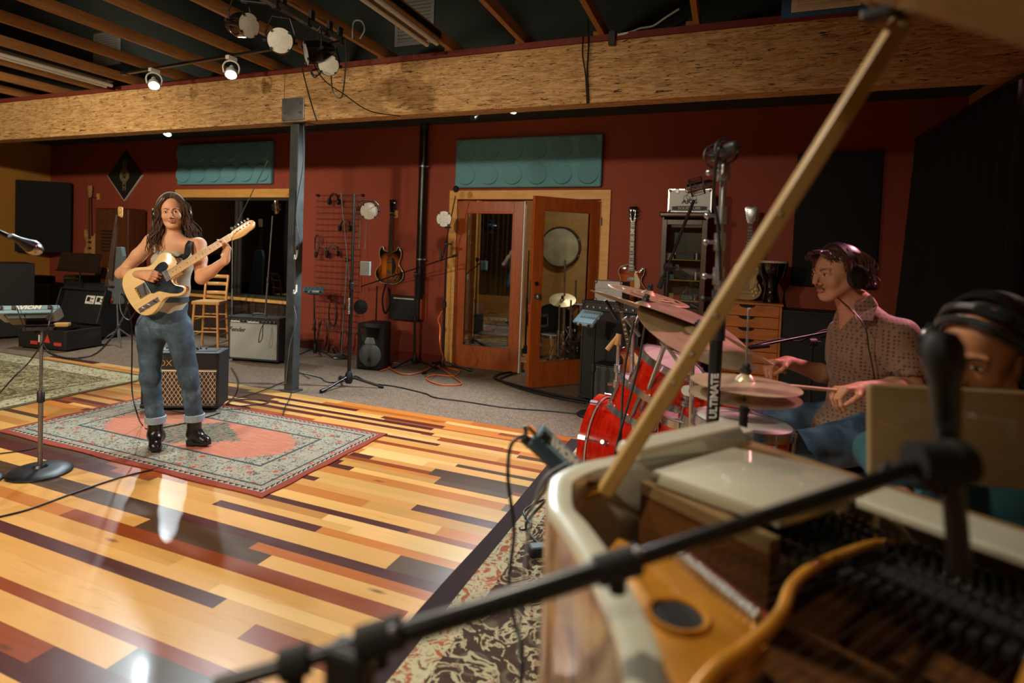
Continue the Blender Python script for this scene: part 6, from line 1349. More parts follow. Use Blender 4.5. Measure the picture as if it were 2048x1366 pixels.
# chest of drawers
d0, d1_ = AY(1440, 606, 5.9), AY(1565, 609, 5.9); cx0, cx1 = AY(1428, 606, 5.9).x, d1_.x; cz = d1_.z; chd = thing('chest_of_drawers', 'orange wood chest of shallow drawers with scooped pulls behind the hi-hat', 'chest of drawers', ((cx0+cx1)/2, 6.1, 0)); hw = (cx1-cx0)/2
M['chest_wood'] = wood('chest_wood', '#a3561f', '#c47530', (1.5, 12, 12), .4, coat=.2, bump=0); mb = MB()
for q in (((-hw, -.2, .03), (-hw+.02, .2, cz-.02)), ((hw-.02, -.2, .03), (hw, .2, cz-.02)), ((-hw+.02, .18, .03), (hw-.02, .2, cz-.02)), ((-hw-.01, -.21, cz-.02), (hw+.01, .2, cz)), ((-hw+.02, -.19, .03), (hw-.02, .18, .05))): mb.span(*q)
mb.build('carcass', M['chest_wood'], chd, bev=.003); nd = 9; dh = (cz-.02-.05)/nd
for k in range(nd):
    z = .05+k*dh; o = [(-hw+.024, z+.003), (hw-.024, z+.003), (hw-.024, z+dh-.003)]+[(.07*math.cos(a), z+dh-.003-.03*math.sin(a)) for a in [PI*i/10 for i in range(11)]]+[(-hw+.024, z+dh-.003)]
    dw_ = MB().prism(o, 0, .018, M=Matrix.Translation((0, -.187, 0)) @ Matrix.Rotation(PI/2, 4, 'X')).build('drawer', M['chest_wood'], chd)
MB().span((-hw+.02, -.184, .05), (hw-.02, -.15, cz-.02)).build('dark_interior', M['black_matte'], chd)
for x in (-hw+.04, hw-.04): mb = MB(); mb.cyl((x, -.12, 0), (x, -.12, .03), .02, seg=12); mb.build('foot', M['rubber'], chd)
# pale guitar with flared silver headstock leaning on the wall
gh = AY(1497, 414, 6.3); gm_ = hang_matrix((AY(1488, 600, 6.2).x, 6.18, cz+.004), .03); mk('pale_gold', '#a98f5c', .4, .1)
guitar('electric_guitar', 'pale gold guitar with a flared silver headstock standing on the chest of drawers', Matrix.Translation((0, 0, 0)) @ gm_, 'lp', 'pale_gold', nut=.84, neck_end=.40, head='flare', guard='pale_gold', headmat='silver', pickups=(.15, .26), inlay='dot', scale=(gh.z-cz)/1.04, fholes=True)
# goblet drum
dj = AY(1540, 604, 6.0); D = thing('goblet_drum', 'black glossy goblet drum standing on the chest of drawers', 'drum', (dj.x+.01, 6.08, cz+.001)); mb = MB(); mb.lathe([(.075, 0), (.08, .01), (.06, .1), (.058, .17), (.10, .25), (.125, .32), (.13, .38), (.125, .385), (.12, .38)], seg=36); mb.build('shell', M['black_gloss'], D, smooth=True)
mb = MB(); mb.lathe([(.13, .37), (.134, .372), (.134, .39), (.12, .392), (0, .39)], seg=36); mb.build('drum_head', M['old_head'], D, smooth=True)
for k in range(10): a = k*2*PI/10; mb = MB(); mb.cyl((.134*math.cos(a), .134*math.sin(a), .37), (.106*math.cos(a), .106*math.sin(a), .25), .004, seg=6); mb.build('tension_rod', M['dark_steel'], D)
amp('speaker_cabinet', 'large black cabinet behind the drummer under the black wall panel', (AY(1640, 640, 6.1).x+.06, 6.12, 0), 0, .86, .4, AY(1640, 622, 6.1).z, cat='speaker cabinet', handle=False)
# big black curtain at the right
A_ = AY(1832, 285, 5.7); B_ = AY(2060, 160, 4.1)
curtain('black_stage_curtain', 'huge black curtain hanging at the right behind the drummer', (A_.x, A_.y, 0), (B_.x, B_.y, 0), .02, A_.z, 10, .035, slant=.40, z1b=B_.z+.02)
cl_ = AY(1990, 178, 4.5); tag(MB().beam(A_+V(0, 0, .02), B_+V(0, 0, .04), .03, .03).build('curtain_rail', M['black_satin']), 'black rail carrying the huge stage curtain', 'rail')
# amps beside the open door
q0, q1 = FL(1163, 792), FL(1262, 800); al = amp('guitar_amplifier', 'black amplifier cabinet beside the open door with a silver case on top', V(-1.0, 5.72, 0), -.12, .56, .36, .98, cloth='black_cloth', panel_h=.08, panel='black', knobs=8, knob_mat='silver', cat='amplifier', handle=False, group=None)
for o, z in ((al, 0),): pass
o_ = AY(1211, 622, 5.55); tag_case = thing('aluminium_case', 'small silver metal case on top of the amplifier beside the open door', 'case', (-1.03, 5.66, .981), -.2); 
MB().span((-.14, -.1, 0), (.14, .1, .20)).build('case_body', M['alu'], tag_case, bev=.006); MB().span((-.143, -.103, .125), (.143, .103, .132)).build('lid_seam', M['silver'], tag_case)
for x in (-1, 1):
    for z in (.014, .186): mb = MB(); mb.ball((x*.13, -.092, z), .02, 10, 6); mb.build('corner_cap', M['steel'], tag_case, smooth=True)
amp('guitar_amplifier', 'small grey fronted amplifier on the carpet behind the kick drum', V(-.86, 5.41, 0), -.15, .50, .26, .42, cloth='dark_grey_cloth', piping='alu', cat='amplifier', handle=False)
tp = AY(1190, 648, 5.1); stand('microphone_stand', 'black stand with a small mixer between the open door and the kick drum', (tp.x, 5.1, 0), tp.z, 'round', 'black_satin', .012, .13)
personal_mixer('small dark blue mixer tilted up on the black stand beside the open door', tp+V(-.06, -.02, .05), -.5, .24, .16, .7, mat='aviom_blue')
gk = AY(1281, 716, 5.0); guitar('electric_guitar', 'orange sunburst guitar on a floor stand behind the kick drum, partly hidden', hang_matrix((gk.x-.02, 4.9, gk.z-.14), -.25), 'lp', 'burst_lp', scale=.62, head='3x3'); stand('guitar_stand', 'black floor stand under the orange sunburst guitar behind the drums', (gk.x-.02, 4.98, 0), gk.z-.15, 'tripod', 'black', .01, .2, cat='guitar stand')
# ------------------------------------------------------------------ drum kit
t = NT('red_lacquer'); n = t.noise(t.co((2, 2, 9)), 5, 4, .6, .5); t.set(col=t.ramp(n, [(.3, srgb('#a80f08')), (.7, srgb('#d62a12'))]), rough=.12, coat=.9, coatr=.05); M['red_lacquer'] = t.m
th_ = math.radians(32); kn_ = (-_r*math.cos(th_)+Vector((FW.x, FW.y, 0)).normalized()*math.sin(th_)).normalized()
kf = DP(1203, 797, 3.42); kf.z = .31
kb = kf-kn_*.46
drum('kick_drum', 'big red lacquered kick drum with silver striped hoops lying on its side', axm(kb, kn_), .275, .46, 'red_lacquer', 8, 'drumhead', claws=True, hoop='red_lacquer', strip='white_plastic')
kroot = bpy.data.objects['kick_drum']
for s in (-1, 1):
    sd_ = Vector((-kn_.y, kn_.x, 0))*s; p = kf-kn_*.12+sd_*.25+V(0, 0, -.08); mb = MB(); mb.cyl(p, V(p.x, p.y, 0)+sd_*.14-kn_*-.05+V(0, 0, .01), .009, seg=10); mb.ball(V(p.x, p.y, 0)+sd_*.14+kn_*.05+V(0, 0, .016), .016)
    o = mb.build('kick_spur', M['chrome'], smooth=True, origin=(0, 0, 0)); o.parent = kroot; o.matrix_parent_inverse = kroot.matrix_world.inverted()
def tom(label, px_, py_, d, r, h, nrm, name='rack_tom', lugs=6, head='drumhead'):
    c = DP(px_, py_, d); n = Vector(nrm).normalized(); drum(name, label, axm(c-n*h, n), r, h, 'red_lacquer', lugs, head)
    return c, n
Z3 = V(0, 0, 1)
tom('red rack tom nearest the camera side of the kick, purple lit head', 1345, 722, 2.95, .155, .19, Z3+RT*.30-FW*.25)
tom('deep red tom below the tilted crash cymbal just above the kick drum', 1292, 772, 3.15, .14, .18, Z3+RT*.35-FW*.1)
tom('red rack tom behind the hi-hat cymbals', 1445, 770, 2.85, .16, .20, Z3+RT*.15-FW*.1)
tom('red floor tom between the hi-hat and the kick drum', 1395, 835, 3.05, .19, .34, Z3, 'floor_tom', 8)
sc, sn = tom('red snare drum with pink lit head in front of the drummer', 1485, 843, 2.42, .188, .145, Z3+RT*.06, 'snare_drum', 10)
hw_stand('chrome snare stand under the red snare drum', (sc.x, sc.y, 0), V(sc.x, sc.y, sc.z-.16), .012, .24, 'snare_stand')
# emblem
eb_ = DP(1383, 782, 2.72); em = thing('crescent_emblem', 'white oval badge with a dark crescent mark near the prop stick', 'badge', mat=axm(eb_, -FW-RT*.35+UP*.2))
MB().prism(ccw(poly_outline([(-.026, 0), (-.02, .035), (0, .046), (.02, .035), (.026, 0), (.02, -.035), (0, -.046), (-.02, -.035)], 4)), 0, .004).build('badge_plate', M['white_plastic'], em, smooth=35)
mb = MB(); mb.lathe([(.018, .004), (.018, .006), (.010, .006), (.010, .004)], c=(0, -.005, 0), seg=24); mb.build('ring_mark', M['black'], em)
mb = MB(); mb.box((.004, -.005, .0055), (.018, .004, .002)); mb.build('pointer_mark', M['black'], em)
# cymbals and their stands
cA = DP(1296, 591, 3.25); nA = (Z3+RT*.21-FW*.10).normalized(); cymbal('crash_cymbal', 'pale unpolished crash cymbal with cut out slots, highest of the drum kit', cA, nA, .228, 'raw_cym', holes=True)
cB = DP(1286, 616, 2.78); nB = (Z3+RT*.31+FW*.05).normalized(); cymbal('crash_cymbal', 'bronze crash cymbal seen nearly edge on just below the slotted one', cB, nB, .262)
cC = DP(1388, 667, 2.62); nC = (Z3+RT*.30-FW*.40).normalized(); cymbal('ride_cymbal', 'large bronze ride cymbal tilted toward the camera behind the prop stick', cC, nC, .268)
cH = DP(1490, 768, 2.1); nH = (Z3+RT*.02).normalized(); cymbal('hi_hat_cymbal', 'top hi-hat cymbal with bright pink reflections under the drumstick', cH, nH, .186, bell=.10, dome=.14); cymbal('hi_hat_cymbal', 'bottom hi-hat cymbal facing up under the top one', cH-V(0, 0, .042), -Z3+RT*.02, .186, bell=.10, dome=.14)
hs = hw_stand('chrome hi-hat stand with a tall clutch rod above the cymbals', (cH.x, cH.y, 0), cH-V(0, 0, .07), .012, .22, 'hi_hat_stand'); mb = MB(); mb.cyl(V(0, 0, cH.z-.08), V(0, 0, cH.z+.27), .0035, seg=8); mb.ball((0, 0, cH.z+.27), .006, 8, 6); mb.build('pull_rod', M['chrome'], hs, smooth=True); mb = MB(); mb.cyl((0, 0, cH.z+.03), (0, 0, cH.z+.075), .011, seg=12); mb.box((.02, 0, cH.z+.06), (.03, .008, .016)); mb.build('clutch', M['chrome'], hs, smooth=True)
fB = FL(1228, 965); aj = DP(1356, 724, 2.55); jn = DP(1332, 684, 2.60); hw_stand('leaning chrome cymbal stand with a long boom arm carrying the edge on crash', (fB.x, fB.y, 0), jn, .012, .26, arm=(aj, cB-nB*.01), rot=.4)
mb = MB(); mb.cyl(jn+(aj-jn)*.5, aj, .012, seg=10)
fA = V(DP(1262, 760, 3.3).x, DP(1262, 760, 3.3).y, 0); hw_stand('straight chrome cymbal stand left of the leaning one carrying the slotted crash', fA+V(-.02, .1, 0), DP(1268, 640, 3.28), .013, .24, arm=(DP(1262, 665, 3.27), cA-nA*.01), rot=1.1)
hw_stand('chrome stand under the large ride cymbal', V(cC.x+.02, cC.y+.06, 0), cC-nC*.012, .012, .24, rot=.2)
pk = DP(1232, 800, 3.25); ph = DP(1238, 672, 3.2); mb = MB(); mb.cyl(pk, ph, .011, seg=12)
for f in (.25, .5, .92): q = pk.lerp(ph, f); mb.cyl(q-V(0, 0, .02), q+V(0, 0, .02), .02, seg=12)
mb.cyl(pk.lerp(ph, .25)-RT*.05, pk.lerp(ph, .25)+RT*.05, .008, seg=8); tag(mb.build('tom_mount_post', M['chrome'], smooth=True), 'chrome post standing on top of the kick drum with clamps', 'post')
mb = MB(); mb.cyl(DP(1214, 700, 3.15), DP(1236, 672, 3.15), .013, .011, seg=12); mb.cyl(DP(1232, 690, 3.15), DP(1238, 668, 3.15), .015, seg=10); tag(mb.build('wooden_striker', M['tan_strap'], smooth=True), 'small brown wooden handle clamped to the chrome post over the kick drum', 'percussion')
for i, (x, y, d, dx, dy, lab) in enumerate(((1235, 640, 3.0, .5, -.8, 'slim black microphone angled down at the toms left of the crash stands'), (1280, 672, 2.95, .55, -.7, 'slim silver microphone aimed at the deep red tom'), (1392, 690, 2.7, -.4, -1, 'small black microphone under the ride cymbal'))):
    mic('drum_microphone', lab, DP(x, y, d), RT*dx+UP*dy, .12, .010, .014, mat='black_satin' if i != 1 else 'steel', kind='pencil')
cl = MB(); 
for i in range(9): q = DP(1300+i*11, 748+((i*37) % 23)-8, 3.02); cl.cyl(q-V(0, 0, .02), q+V(0, 0, .02), .011, seg=10)
tag(cl.build('tom_mount_hardware', M['chrome'], smooth=True), 'cluster of chrome mounting hardware between the red toms', 'hardware')
# tall stand with overhead microphone
q = DP(1424, 860, 1.98); tall = thing('tall_microphone_stand', 'tall chrome and black stand with white lettering rising beside the prop stick', 'microphone stand', (q.x, q.y, 0)); b0_ = V(0, 0, 0); tz = DP(1447, 345, 1.98)
topl = tz-Vector((q.x, q.y, 0)); midl = DP(1437, 598, 1.98)-V(q.x, q.y, 0)
mb = MB(); mb.cyl((0, 0, .03), midl, .021, seg=16); mb.build('lower_tube', M['black_satin'], tall, smooth=True)
mb = MB(); mb.cyl(midl, midl.lerp(topl, .45), .015, seg=14); mb.cyl(midl.lerp(topl, .45), topl, .011, seg=14); mb.build('chrome_tube', M['chrome'], tall, smooth=True)
for f in (0, .18, .45, .66, 1): p = midl.lerp(topl, f); mb = MB(); mb.cyl(p-V(0, 0, .03), p+V(0, 0, .03), .022, seg=14); mb.cyl(p, p-RT*.045, .006, seg=8); mb.ball(p-RT*.05, .011, 8, 6); mb.build('height_clutch', M['chrome' if f else 'black'], tall, smooth=True)
mb = MB(); mb.cyl(midl-V(0, 0, .14), midl-V(0, 0, .02), .027, seg=16); mb.build('grip', M['rubber'], tall, smooth=True)
vs, fs = text_mesh('ULTIMATE', .033, .003, bold=.001); mb = MB(); zz = frame(DP(1424, 790, 1.98)-V(q.x, q.y, 0)-FW*.0215, (0, 0, 1), -FW); mb.add(vs, fs, zz); mb.build('lettering', M['paper'], tall)
for k in range(3): a = .5+k*2*PI/3; mb = MB(); mb.cyl((0, 0, .2), (.28*math.cos(a), .28*math.sin(a), .015), .012, seg=10); mb.build('leg', M['black_satin'], tall, smooth=True)
mic('overhead_microphone', 'round black overhead microphone in a shock mount on top of the tall chrome stand', DP(1446, 305, 1.93), -FW+RT*.15+UP*.1, .06, .014, .021, kind='condenser', mat='black_satin', grill='dark_steel')
cable('microphone_cable', [DP(1443, 292, 1.9), DP(1437, 300, 1.88), DP(1430, 340, 1.92), DP(1428, 400, 1.95), DP(1436, 450, 1.96), DP(1441, 560, 1.95)], .005, 'cable', 'cable looping from the overhead microphone down the tall chrome stand')
q = DP(1330, 640, 3.45); jn = DP(1336, 535, 3.45); stand('microphone_stand', 'black boom stand behind the cymbals in front of the glazed cabinet', (q.x, q.y, 0), jn, 'tripod', 'black_satin', .012, .28, boom=(DP(1327, 555, 3.5), DP(1388, 400, 3.35)), boom_r=.009)
mic('overhead_microphone', 'grey overhead microphone in a shock mount in front of the white flight case', DP(1399, 372, 3.33), RT*.9+UP*.2-FW*.3, .08, .018, .026, kind='condenser', mat='nickel')
q = DP(1487, 850, 1.75); stand('microphone_stand', 'short black stand top poking up between the piano and the snare drum', (q.x, q.y, 0), DP(1488, 812, 1.75), 'tripod', 'black_satin', .014, .25)
q = DP(1626, 760, 3.5); stand('microphone_stand', 'black boom stand behind the drummer reaching left toward the snare', (q.x, q.y, 0), DP(1624, 684, 3.5), 'tripod', 'black_satin', .011, .28, boom=(DP(1700, 655, 3.5), DP(1502, 694, 3.3)), boom_r=.008)
mic('drum_microphone', 'slim dark microphone at the end of the boom reaching left of the drummer', DP(1492, 696, 3.28), -RT+UP*-.1, .13, .012, .016, kind='pencil')
cable('microphone_cable', [DP(1505, 690, 3.3), DP(1560, 678, 3.38), DP(1600, 682, 3.42), DP(1650, 660, 3.45), DP(1690, 664, 3.5), DP(1640, 676, 3.45)], .005, 'cable', 'black cable twisted along the boom behind the drummer')
for i, (x0, x1, d) in enumerate(((1292, 1232, 2.72), (1268, 1240, 2.8))): cable('hanging_cable', [DP(x0, 640, d), DP(x0-20, 750, d-.03), DP(x1, 900, d-.1), FL(x1-8, 985, .03)], .006, 'cable', ['black cable running down the front of the kick drum', 'second black cable hanging beside the leaning cymbal stand'][i])
# ------------------------------------------------------------------ grand piano (local x: treble to bass, local y: tail to player)
t = NT('piano_cream'); n = t.noise(t.co(), 3, 2); t.set(col=t.ramp(n, [(.3, srgb('#c0bea8')), (.7, srgb('#ceccb8'))]), rough=.25, coat=1.0, coatr=.04); t.b.inputs['Coat IOR'].default_value = 1.9; M['piano_cream'] = t.m
mk('plate_gold', '#d08f2c', .32, .35, var=.1, vscale=14, coat=.4); mk('piano_tan', '#a98850', .4, coat=.4); mk('stretcher_brown', '#7d6440', .45); mk('desk_tan', '#8c7550', .4, coat=.3); mk('red_felt', '#7a2018', .95); mk('string_steel', '#6e6a62', .35, .9); mk('damper_black', '#121110', .8)
M['soundboard'] = wood('soundboard', '#4a2c14', '#6b431f', (1.5, 20, 20), .4, coat=.3, bump=0)
pi_ = thing('grand_piano', 'cream white grand piano with its lid propped open in the right foreground', 'piano', (-.14, 1.225, 0), math.atan2(-.57, .82))
outp = [(-.088, .44), (-.080, .2), (-.075, 0), (-.076, -.11), (-.049, -.203), (0, -.257), (.061, -.304), (.122, -.325), (.234, -.372), (.343, -.432), (.414, -.489), (.55, -.62), (.66, -.82), (.74, -1.08), (.84, -1.28), (1.02, -1.38), (1.22, -1.36), (1.36, -1.22), (1.42, -1.0), (1.42, -.5), (1.42, .44)]
op = [Vector((x, y, 0)) for x, y in outp]; sp2 = spline(op, 8); ip = []
for i, p in enumerate(sp2):
    t_ = (sp2[min(i+1, len(sp2)-1)]-sp2[max(i-1, 0)]).normalized(); ip.append(p+V(-t_.y, t_.x, 0)*.046)
def rimwall(name, z0, z1, mat, a=sp2, b=ip, r=.006):
    mb = MB(); n = len(a); vs = []; fs = []
    for p, q in zip(a, b):
        d = (q-p).normalized()*r
        for w, z in ((p, z0), (p, z1-r), (p+d*.3, z1-r*.3), (p+d, z1), (q-d, z1), (q-d*.3, z1-r*.3), (q, z1-r), (q, z0)): vs.append((w.x, w.y, z))
    for i in range(n-1):
        for k in range(8): l = (k+1) % 8; fs.append((i*8+k, i*8+l, (i+1)*8+l, (i+1)*8+k)[::-1])
    fs += [tuple(range(7, -1, -1)), tuple((n-1)*8+k for k in range(8))]; mb.add(vs, fs); return mb.build(name, mat, pi_, smooth=35)
rimwall('rim', .64, 1.0, M['piano_cream'])
t = NT('painted_reflection'); wv = t.n('ShaderNodeTexWave', wave_type='RINGS', rings_direction='SPHERICAL'); wv.inputs['Scale'].default_value = 3.2; wv.inputs['Distortion'].default_value = 5; wv.inputs['Detail'].default_value = 2; wv.inputs['Detail Scale'].default_value = .8  # brown bands paint the plank floor's reflection onto the glossy cream side
t.l(t.co((1.6, 1.6, .55), loc=(.0, .75, -.28)), wv.inputs[0]); t.set(col=t.ramp(wv.outputs['Color'], [(.2, srgb('#6a4a30')), (.5, srgb('#b08658')), (.8, srgb('#8a6644'))]), rough=.22, coat=.7, coatr=.06); M['painted_reflection'] = t.m
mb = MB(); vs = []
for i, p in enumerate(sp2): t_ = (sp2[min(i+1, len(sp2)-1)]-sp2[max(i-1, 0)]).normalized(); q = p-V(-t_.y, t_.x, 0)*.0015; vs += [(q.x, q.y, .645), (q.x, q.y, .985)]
mb.add(vs, [(i*2, i*2+2, i*2+3, i*2+1) for i in range(len(sp2)-1)]); mb.build('side_reflection', M['painted_reflection'], pi_, smooth=True)
poly = [(p.x, p.y) for p in ip]; MB().prism(ccw(poly), .80, .815).build('soundboard', M['soundboard'], pi_)
MB().prism(ccw([(x*.98, y) for x, y in poly]), .655, .67).build('bottom_beams', M['soundboard'], pi_)
G0, G1 = .895, .925
MB().prism(ccw([(.085, -.158), (.105, -.205), (.19, -.262), (.235, -.300), (.30, -.330), (.375, -.40), (.44, -.47), (.47, -.40), (.41, -.26), (.395, -.20), (.372, -.162), (.165, -.112), (.16, -.14)]), G0, G1, round_=.006).build('gold_plate', M['plate_gold'], pi_, smooth=35)
mb = MB(); mb.lathe([(.034, .0), (.036, .006), (.043, .007), (.048, .0)], c=(.292, -.252, G1-.001), seg=40); mb.build('sound_hole_ring', M['plate_gold'], pi_, smooth=True)
mb = MB(); mb.lathe([(0, .0012), (.036, .0012)], c=(.292, -.252, G1), seg=40); mb.build('painted_hole', M['damper_black'], pi_)  # plate is solid here; a black disc paints the dark of the hole
mb = MB(); mb.prism(ccw([(.44, -.25), (.50, -.18), (.72, -.28), (.9, -.6), (.8, -1.1), (.7, -1.0), (.62, -.72), (.50, -.52)]), G0-.01, G1-.005, round_=.006); mb.build('rear_plate', M['plate_gold'], pi_, smooth=35)
mb = MB(); mb.tube([(.333, .33, .905), (.334, .216, .93), (.343, .028, .95), (.354, -.070, .95), (.382, -.150, .945), (.394, -.237, .94), (.402, -.34, .935), (.45, -.5, .92)], lambda q: .0075+.0035*q, seg=12, n=8); mb.build('plate_strut', M['plate_gold'], pi_, smooth=True)
for x0, x1 in ((.60, .66), (.86, .90), (1.15, 1.16)): mb = MB(); mb.tube([(x0, .34, .91), (x0, .1, .95), (x1, -.4, .94), (x1, -.9, .91)], .016, seg=10); mb.build('plate_strut', M['plate_gold'], pi_, smooth=True)
MB().prism(ccw([(.13, .20), (1.36, .20), (1.36, .36), (.13, .36)]), .88, .905, round_=.004).build('pin_block', M['damper_black'], pi_)
MB().prism(ccw([(.165, .165), (1.36, .165), (1.36, .198), (.165, .198)]), .90, .915, round_=.004).build('capo_bar', M['damper_black'], pi_)
def many(name, mat, fn): mb = MB(); fn(mb); return tag(mb.build(name, mat, pi_, smooth=True), kind='stuff')
rr = random.Random(3)
def pins(mb):
    for k in range(66):
        for r_ in range(3): x = .20+k*.0172+r_*.005; y = .225+r_*.034+.008*math.sin(k*.6); mb.cyl((x, y, .905), (x, y, .936), .0042, .0036, seg=8)
many('tuning_pins', M['nickel'], pins)
def hitch(mb):
    for k in range(17):
        f = k/16; x = .168+(.360-.168)*f; y = -.118+(-.168+.118)*f
        for j in (0, 1): mb.cyl((x+.003*j, y-.012*j, G1), (x+.003*j, y-.012*j, G1+.014), .0034, seg=8); mb.ball((x+.003*j, y-.012*j, G1+.015), .0062, 8, 5)
many('hitch_pins', M['nickel'], hitch)
mb = MB(); mb.beam((.160, -.100, G1+.003), (.365, -.152, G1+.003), .014, .008); mb.build('red_felt_strip', M['red_felt'], pi_)
mb = MB(); mb.beam((.60, -.36, G1+.0), (.80, -.75, G1+.0), .03, .008); mb.build('red_felt_strip', M['red_felt'], pi_)
def strings(mb):
    for k in range(62):
        x = .20+k*.0185; f = min(1, k/10)
        e = (.168+.0192*k, -.118-.0050*k) if k < 10 else (x+.03, -.118-.02*k if k < 55 else -1.15)
        mb.tube([(x, .225, .928), (x, .18, .922), (e[0], e[1], .936)], .0009, seg=4, smooth=False)
many('strings', M['string_steel'], strings)
def damp(mb):
    for k in range(56): x = .20+k*.0185; mb.box((x, .06, .935), (.011, .035, .012)); mb.cyl((x, .06, .96), (x, .06, .90), .0015, seg=4)
many('dampers', M['damper_black'], damp)
mb = MB(); mb.span((-.02, .36, .66), (1.38, .40, .985)); mb.span((.0, -.012, .945), (.28, .018, .968)); mb.build('stretcher', M['stretcher_brown'], pi_); MB().span((.0, -.010, .80), (.28, .016, .944)).build('inner_wall', M['soundboard'], pi_)
MB().prism(ccw(poly_outline([(.026, -.008), (.15, .012), (.268, .034), (.276, .10), (.28, .30), (.265, .335), (.20, .345), (.10, .31), (.011, .272), (.018, .13)], 1)), .972, 1.0, round_=.006).build('side_shelf', M['piano_cream'], pi_, smooth=35)
MB().prism(ccw([(.29, .25), (1.38, .25), (1.38, .37), (.29, .37)]), .972, .99, round_=.005).build('desk_shelf', M['piano_cream'], pi_)
mb = MB(); mb.add([(-.09, .0, 1.0), (-.018, -.004, 1.0), (-.022, .42, .96), (-.088, .42, .96), (-.084, .008, 1.026), (-.024, .006, 1.026), (-.028, .365, 1.026), (-.084, .365, 1.026)], [(0, 3, 2, 1), (4, 5, 6, 7), (0, 1, 5, 4), (1, 2, 6, 5), (2, 3, 7, 6), (3, 0, 4, 7)]); mb.build('treble_arm', M['piano_cream'], pi_, bev=.008, bseg=3)
MB().span((-.088, .44, .64), (-.02, .70, .80)).build('key_cheek', M['piano_cream'], pi_, bev=.02); MB().span((1.37, .44, .64), (1.42, .70, .80)).build('key_cheek', M['piano_cream'], pi_, bev=.02)
MB().span((-.05, .40, .60), (1.40, .74, .70)).build('key_bed', M['piano_cream'], pi_, bev=.006)
kb_ = MB().span((.06, .52, .70), (1.28, .67, .735)).build('white_keys', M['ivory'], pi_)
mb = MB(); 
for k in range(51):
    if k % 7 not in (2, 6): mb.box((.084+k*.0235, .57, .742), (.012, .09, .014))
tag(mb.build('black_keys', M['black_gloss'], pi_), kind='stuff')
for x, y in ((.10, .45), (1.28, .45), (.95, -1.15)): mb = MB(); mb.lathe([(0, .64), (.06, .64), (.055, .5), (.035, .2), (.045, .06), (.02, .05), (.02, 0), (0, 0)], c=(x, y, .0085), seg=24); mb.build('leg', M['piano_cream'], pi_, smooth=40)
mb = MB(); mb.span((.60, .30, .12), (.80, .34, .66)); mb.span((.56, .28, .08), (.84, .42, .14)); mb.build('pedal_lyre', M['piano_cream'], pi_, bev=.01)
for x in (.63, .70, .77): mb = MB(); mb.box((x, .47, .09), (.03, .14, .01)); mb.build('pedal', M['brass'], pi_, bev=.004)
# desk
PI_inv = pi_.matrix_world if False else (Matrix.Translation(pi_.location) @ Matrix.Rotation(pi_.rotation_euler.z, 4, 'Z'))
inv = PI_inv.inverted()
def pw(p): return inv @ Vector(p)
dA, dB = pw(DP(1738, 768, 1.20)), pw(DP(2160, 790, 1.14)); dA0 = V(dA.x-.01, dA.y-.02, .992); dB0 = V(dB.x-.01, dB.y-.02, .992); dz = (dB-dA); dn = V(-dz.y, dz.x, 0).normalized()*.018
dp_ = [dA0+V(.03*dz.normalized().x, .03*dz.normalized().y, 0), dB0, dB, dA+V(0, 0, .0)]; mb = MB(); mb.add([p for p in dp_]+[p+dn for p in dp_], [(0, 1, 2, 3), (7, 6, 5, 4), (0, 4, 5, 1), (1, 5, 6, 2), (2, 6, 7, 3), (3, 7, 4, 0)]); mb.build('music_desk', M['desk_tan'], pi_, bev=.008, bseg=3)
# prop and lid
AL = math.radians(37.25)
def LD(s, w, o=0): return V(1.42-w*math.cos(AL)-o*math.sin(AL), s, 1.03+w*math.sin(AL)-o*math.cos(AL))
pb0, pt0 = pw(FL(1208, 985, .965)), pw(DP(1812, 30, .93))
d_ = (pt0-pb0).normalized(); mb = MB(); mb.beam(pb0, pt0, .028, .026, inv.to_3x3() @ (-FW)); pr = mb.build('prop_stick', M['piano_tan'], pi_, bev=.004)
for f, r_ in ((.985, .010), (.63, .006), (.42, .006), (.335, .006), (.27, .005)): q = pb0.lerp(pt0, f); mb = MB(); mb.ball(q+inv.to_3x3() @ (-FW*.010-RT*.004), (r_,)*3, 12, 8); mb.build('brass_screw', M['nickel'], pr, smooth=True)
mb = MB(); bs = pw(FL(1180, 968, .972)); mb.lathe([(.02, 0), (.021, .006), (.013, .01), (.011, .0)], c=bs, seg=24, close=True); mb.cyl(pw(FL(1172, 994, .965)), pw(FL(1196, 985, .965)), .007, seg=12); mb.build('prop_hinge', M['brass'], pi_, smooth=True)
lo_ = [(-.75, 0), (-.42, .60), (-.19, 1.01), (-.08, 1.19), (.11, 1.38), (.24, 1.44), (.14, 1.50), (-.35, 1.38), (-.95, 1.0), (-1.4, .55), (-1.4, 0)]
mb = MB(); n = len(lo_); mb.add([LD(s, w) for s, w in lo_]+[LD(s, w, -.022) for s, w in lo_], [tuple(range(n)), tuple(range(2*n-1, n-1, -1))]+[(i, (i+1) % n, n+(i+1) % n, n+i) for i in range(n)]); mb.build('lid', M['piano_tan'], pi_, bev=.004)
mb = MB(); mb.box(LD(.10, 1.335, .008), (.05, .03, .016)); mb.build('prop_socket', M['black'], pi_, bev=.003)
for s in (-.9, -1.2): mb = MB(); mb.cyl(V(1.425, s-.08, 1.015), V(1.425, s+.08, 1.015), .008, seg=10); mb.build('lid_hinge', M['brass'], pi_, smooth=True)
bn = thing('piano_bench', 'black padded piano bench under the pianist', 'bench', FL(1990, 1500)*0+V(.62, 2.0, .0085), -.6); mb = MB(); mb.box((0, 0, .46), (.6, .34, .07)); mb.build('padded_seat', M['black'], bn, bev=.02)
for x in (-.26, .26):
    for y in (-.13, .13): mb = MB(); mb.cyl((x, y, 0), (x, y, .43), .02, seg=12); mb.build('leg', M['black'], bn, smooth=True)
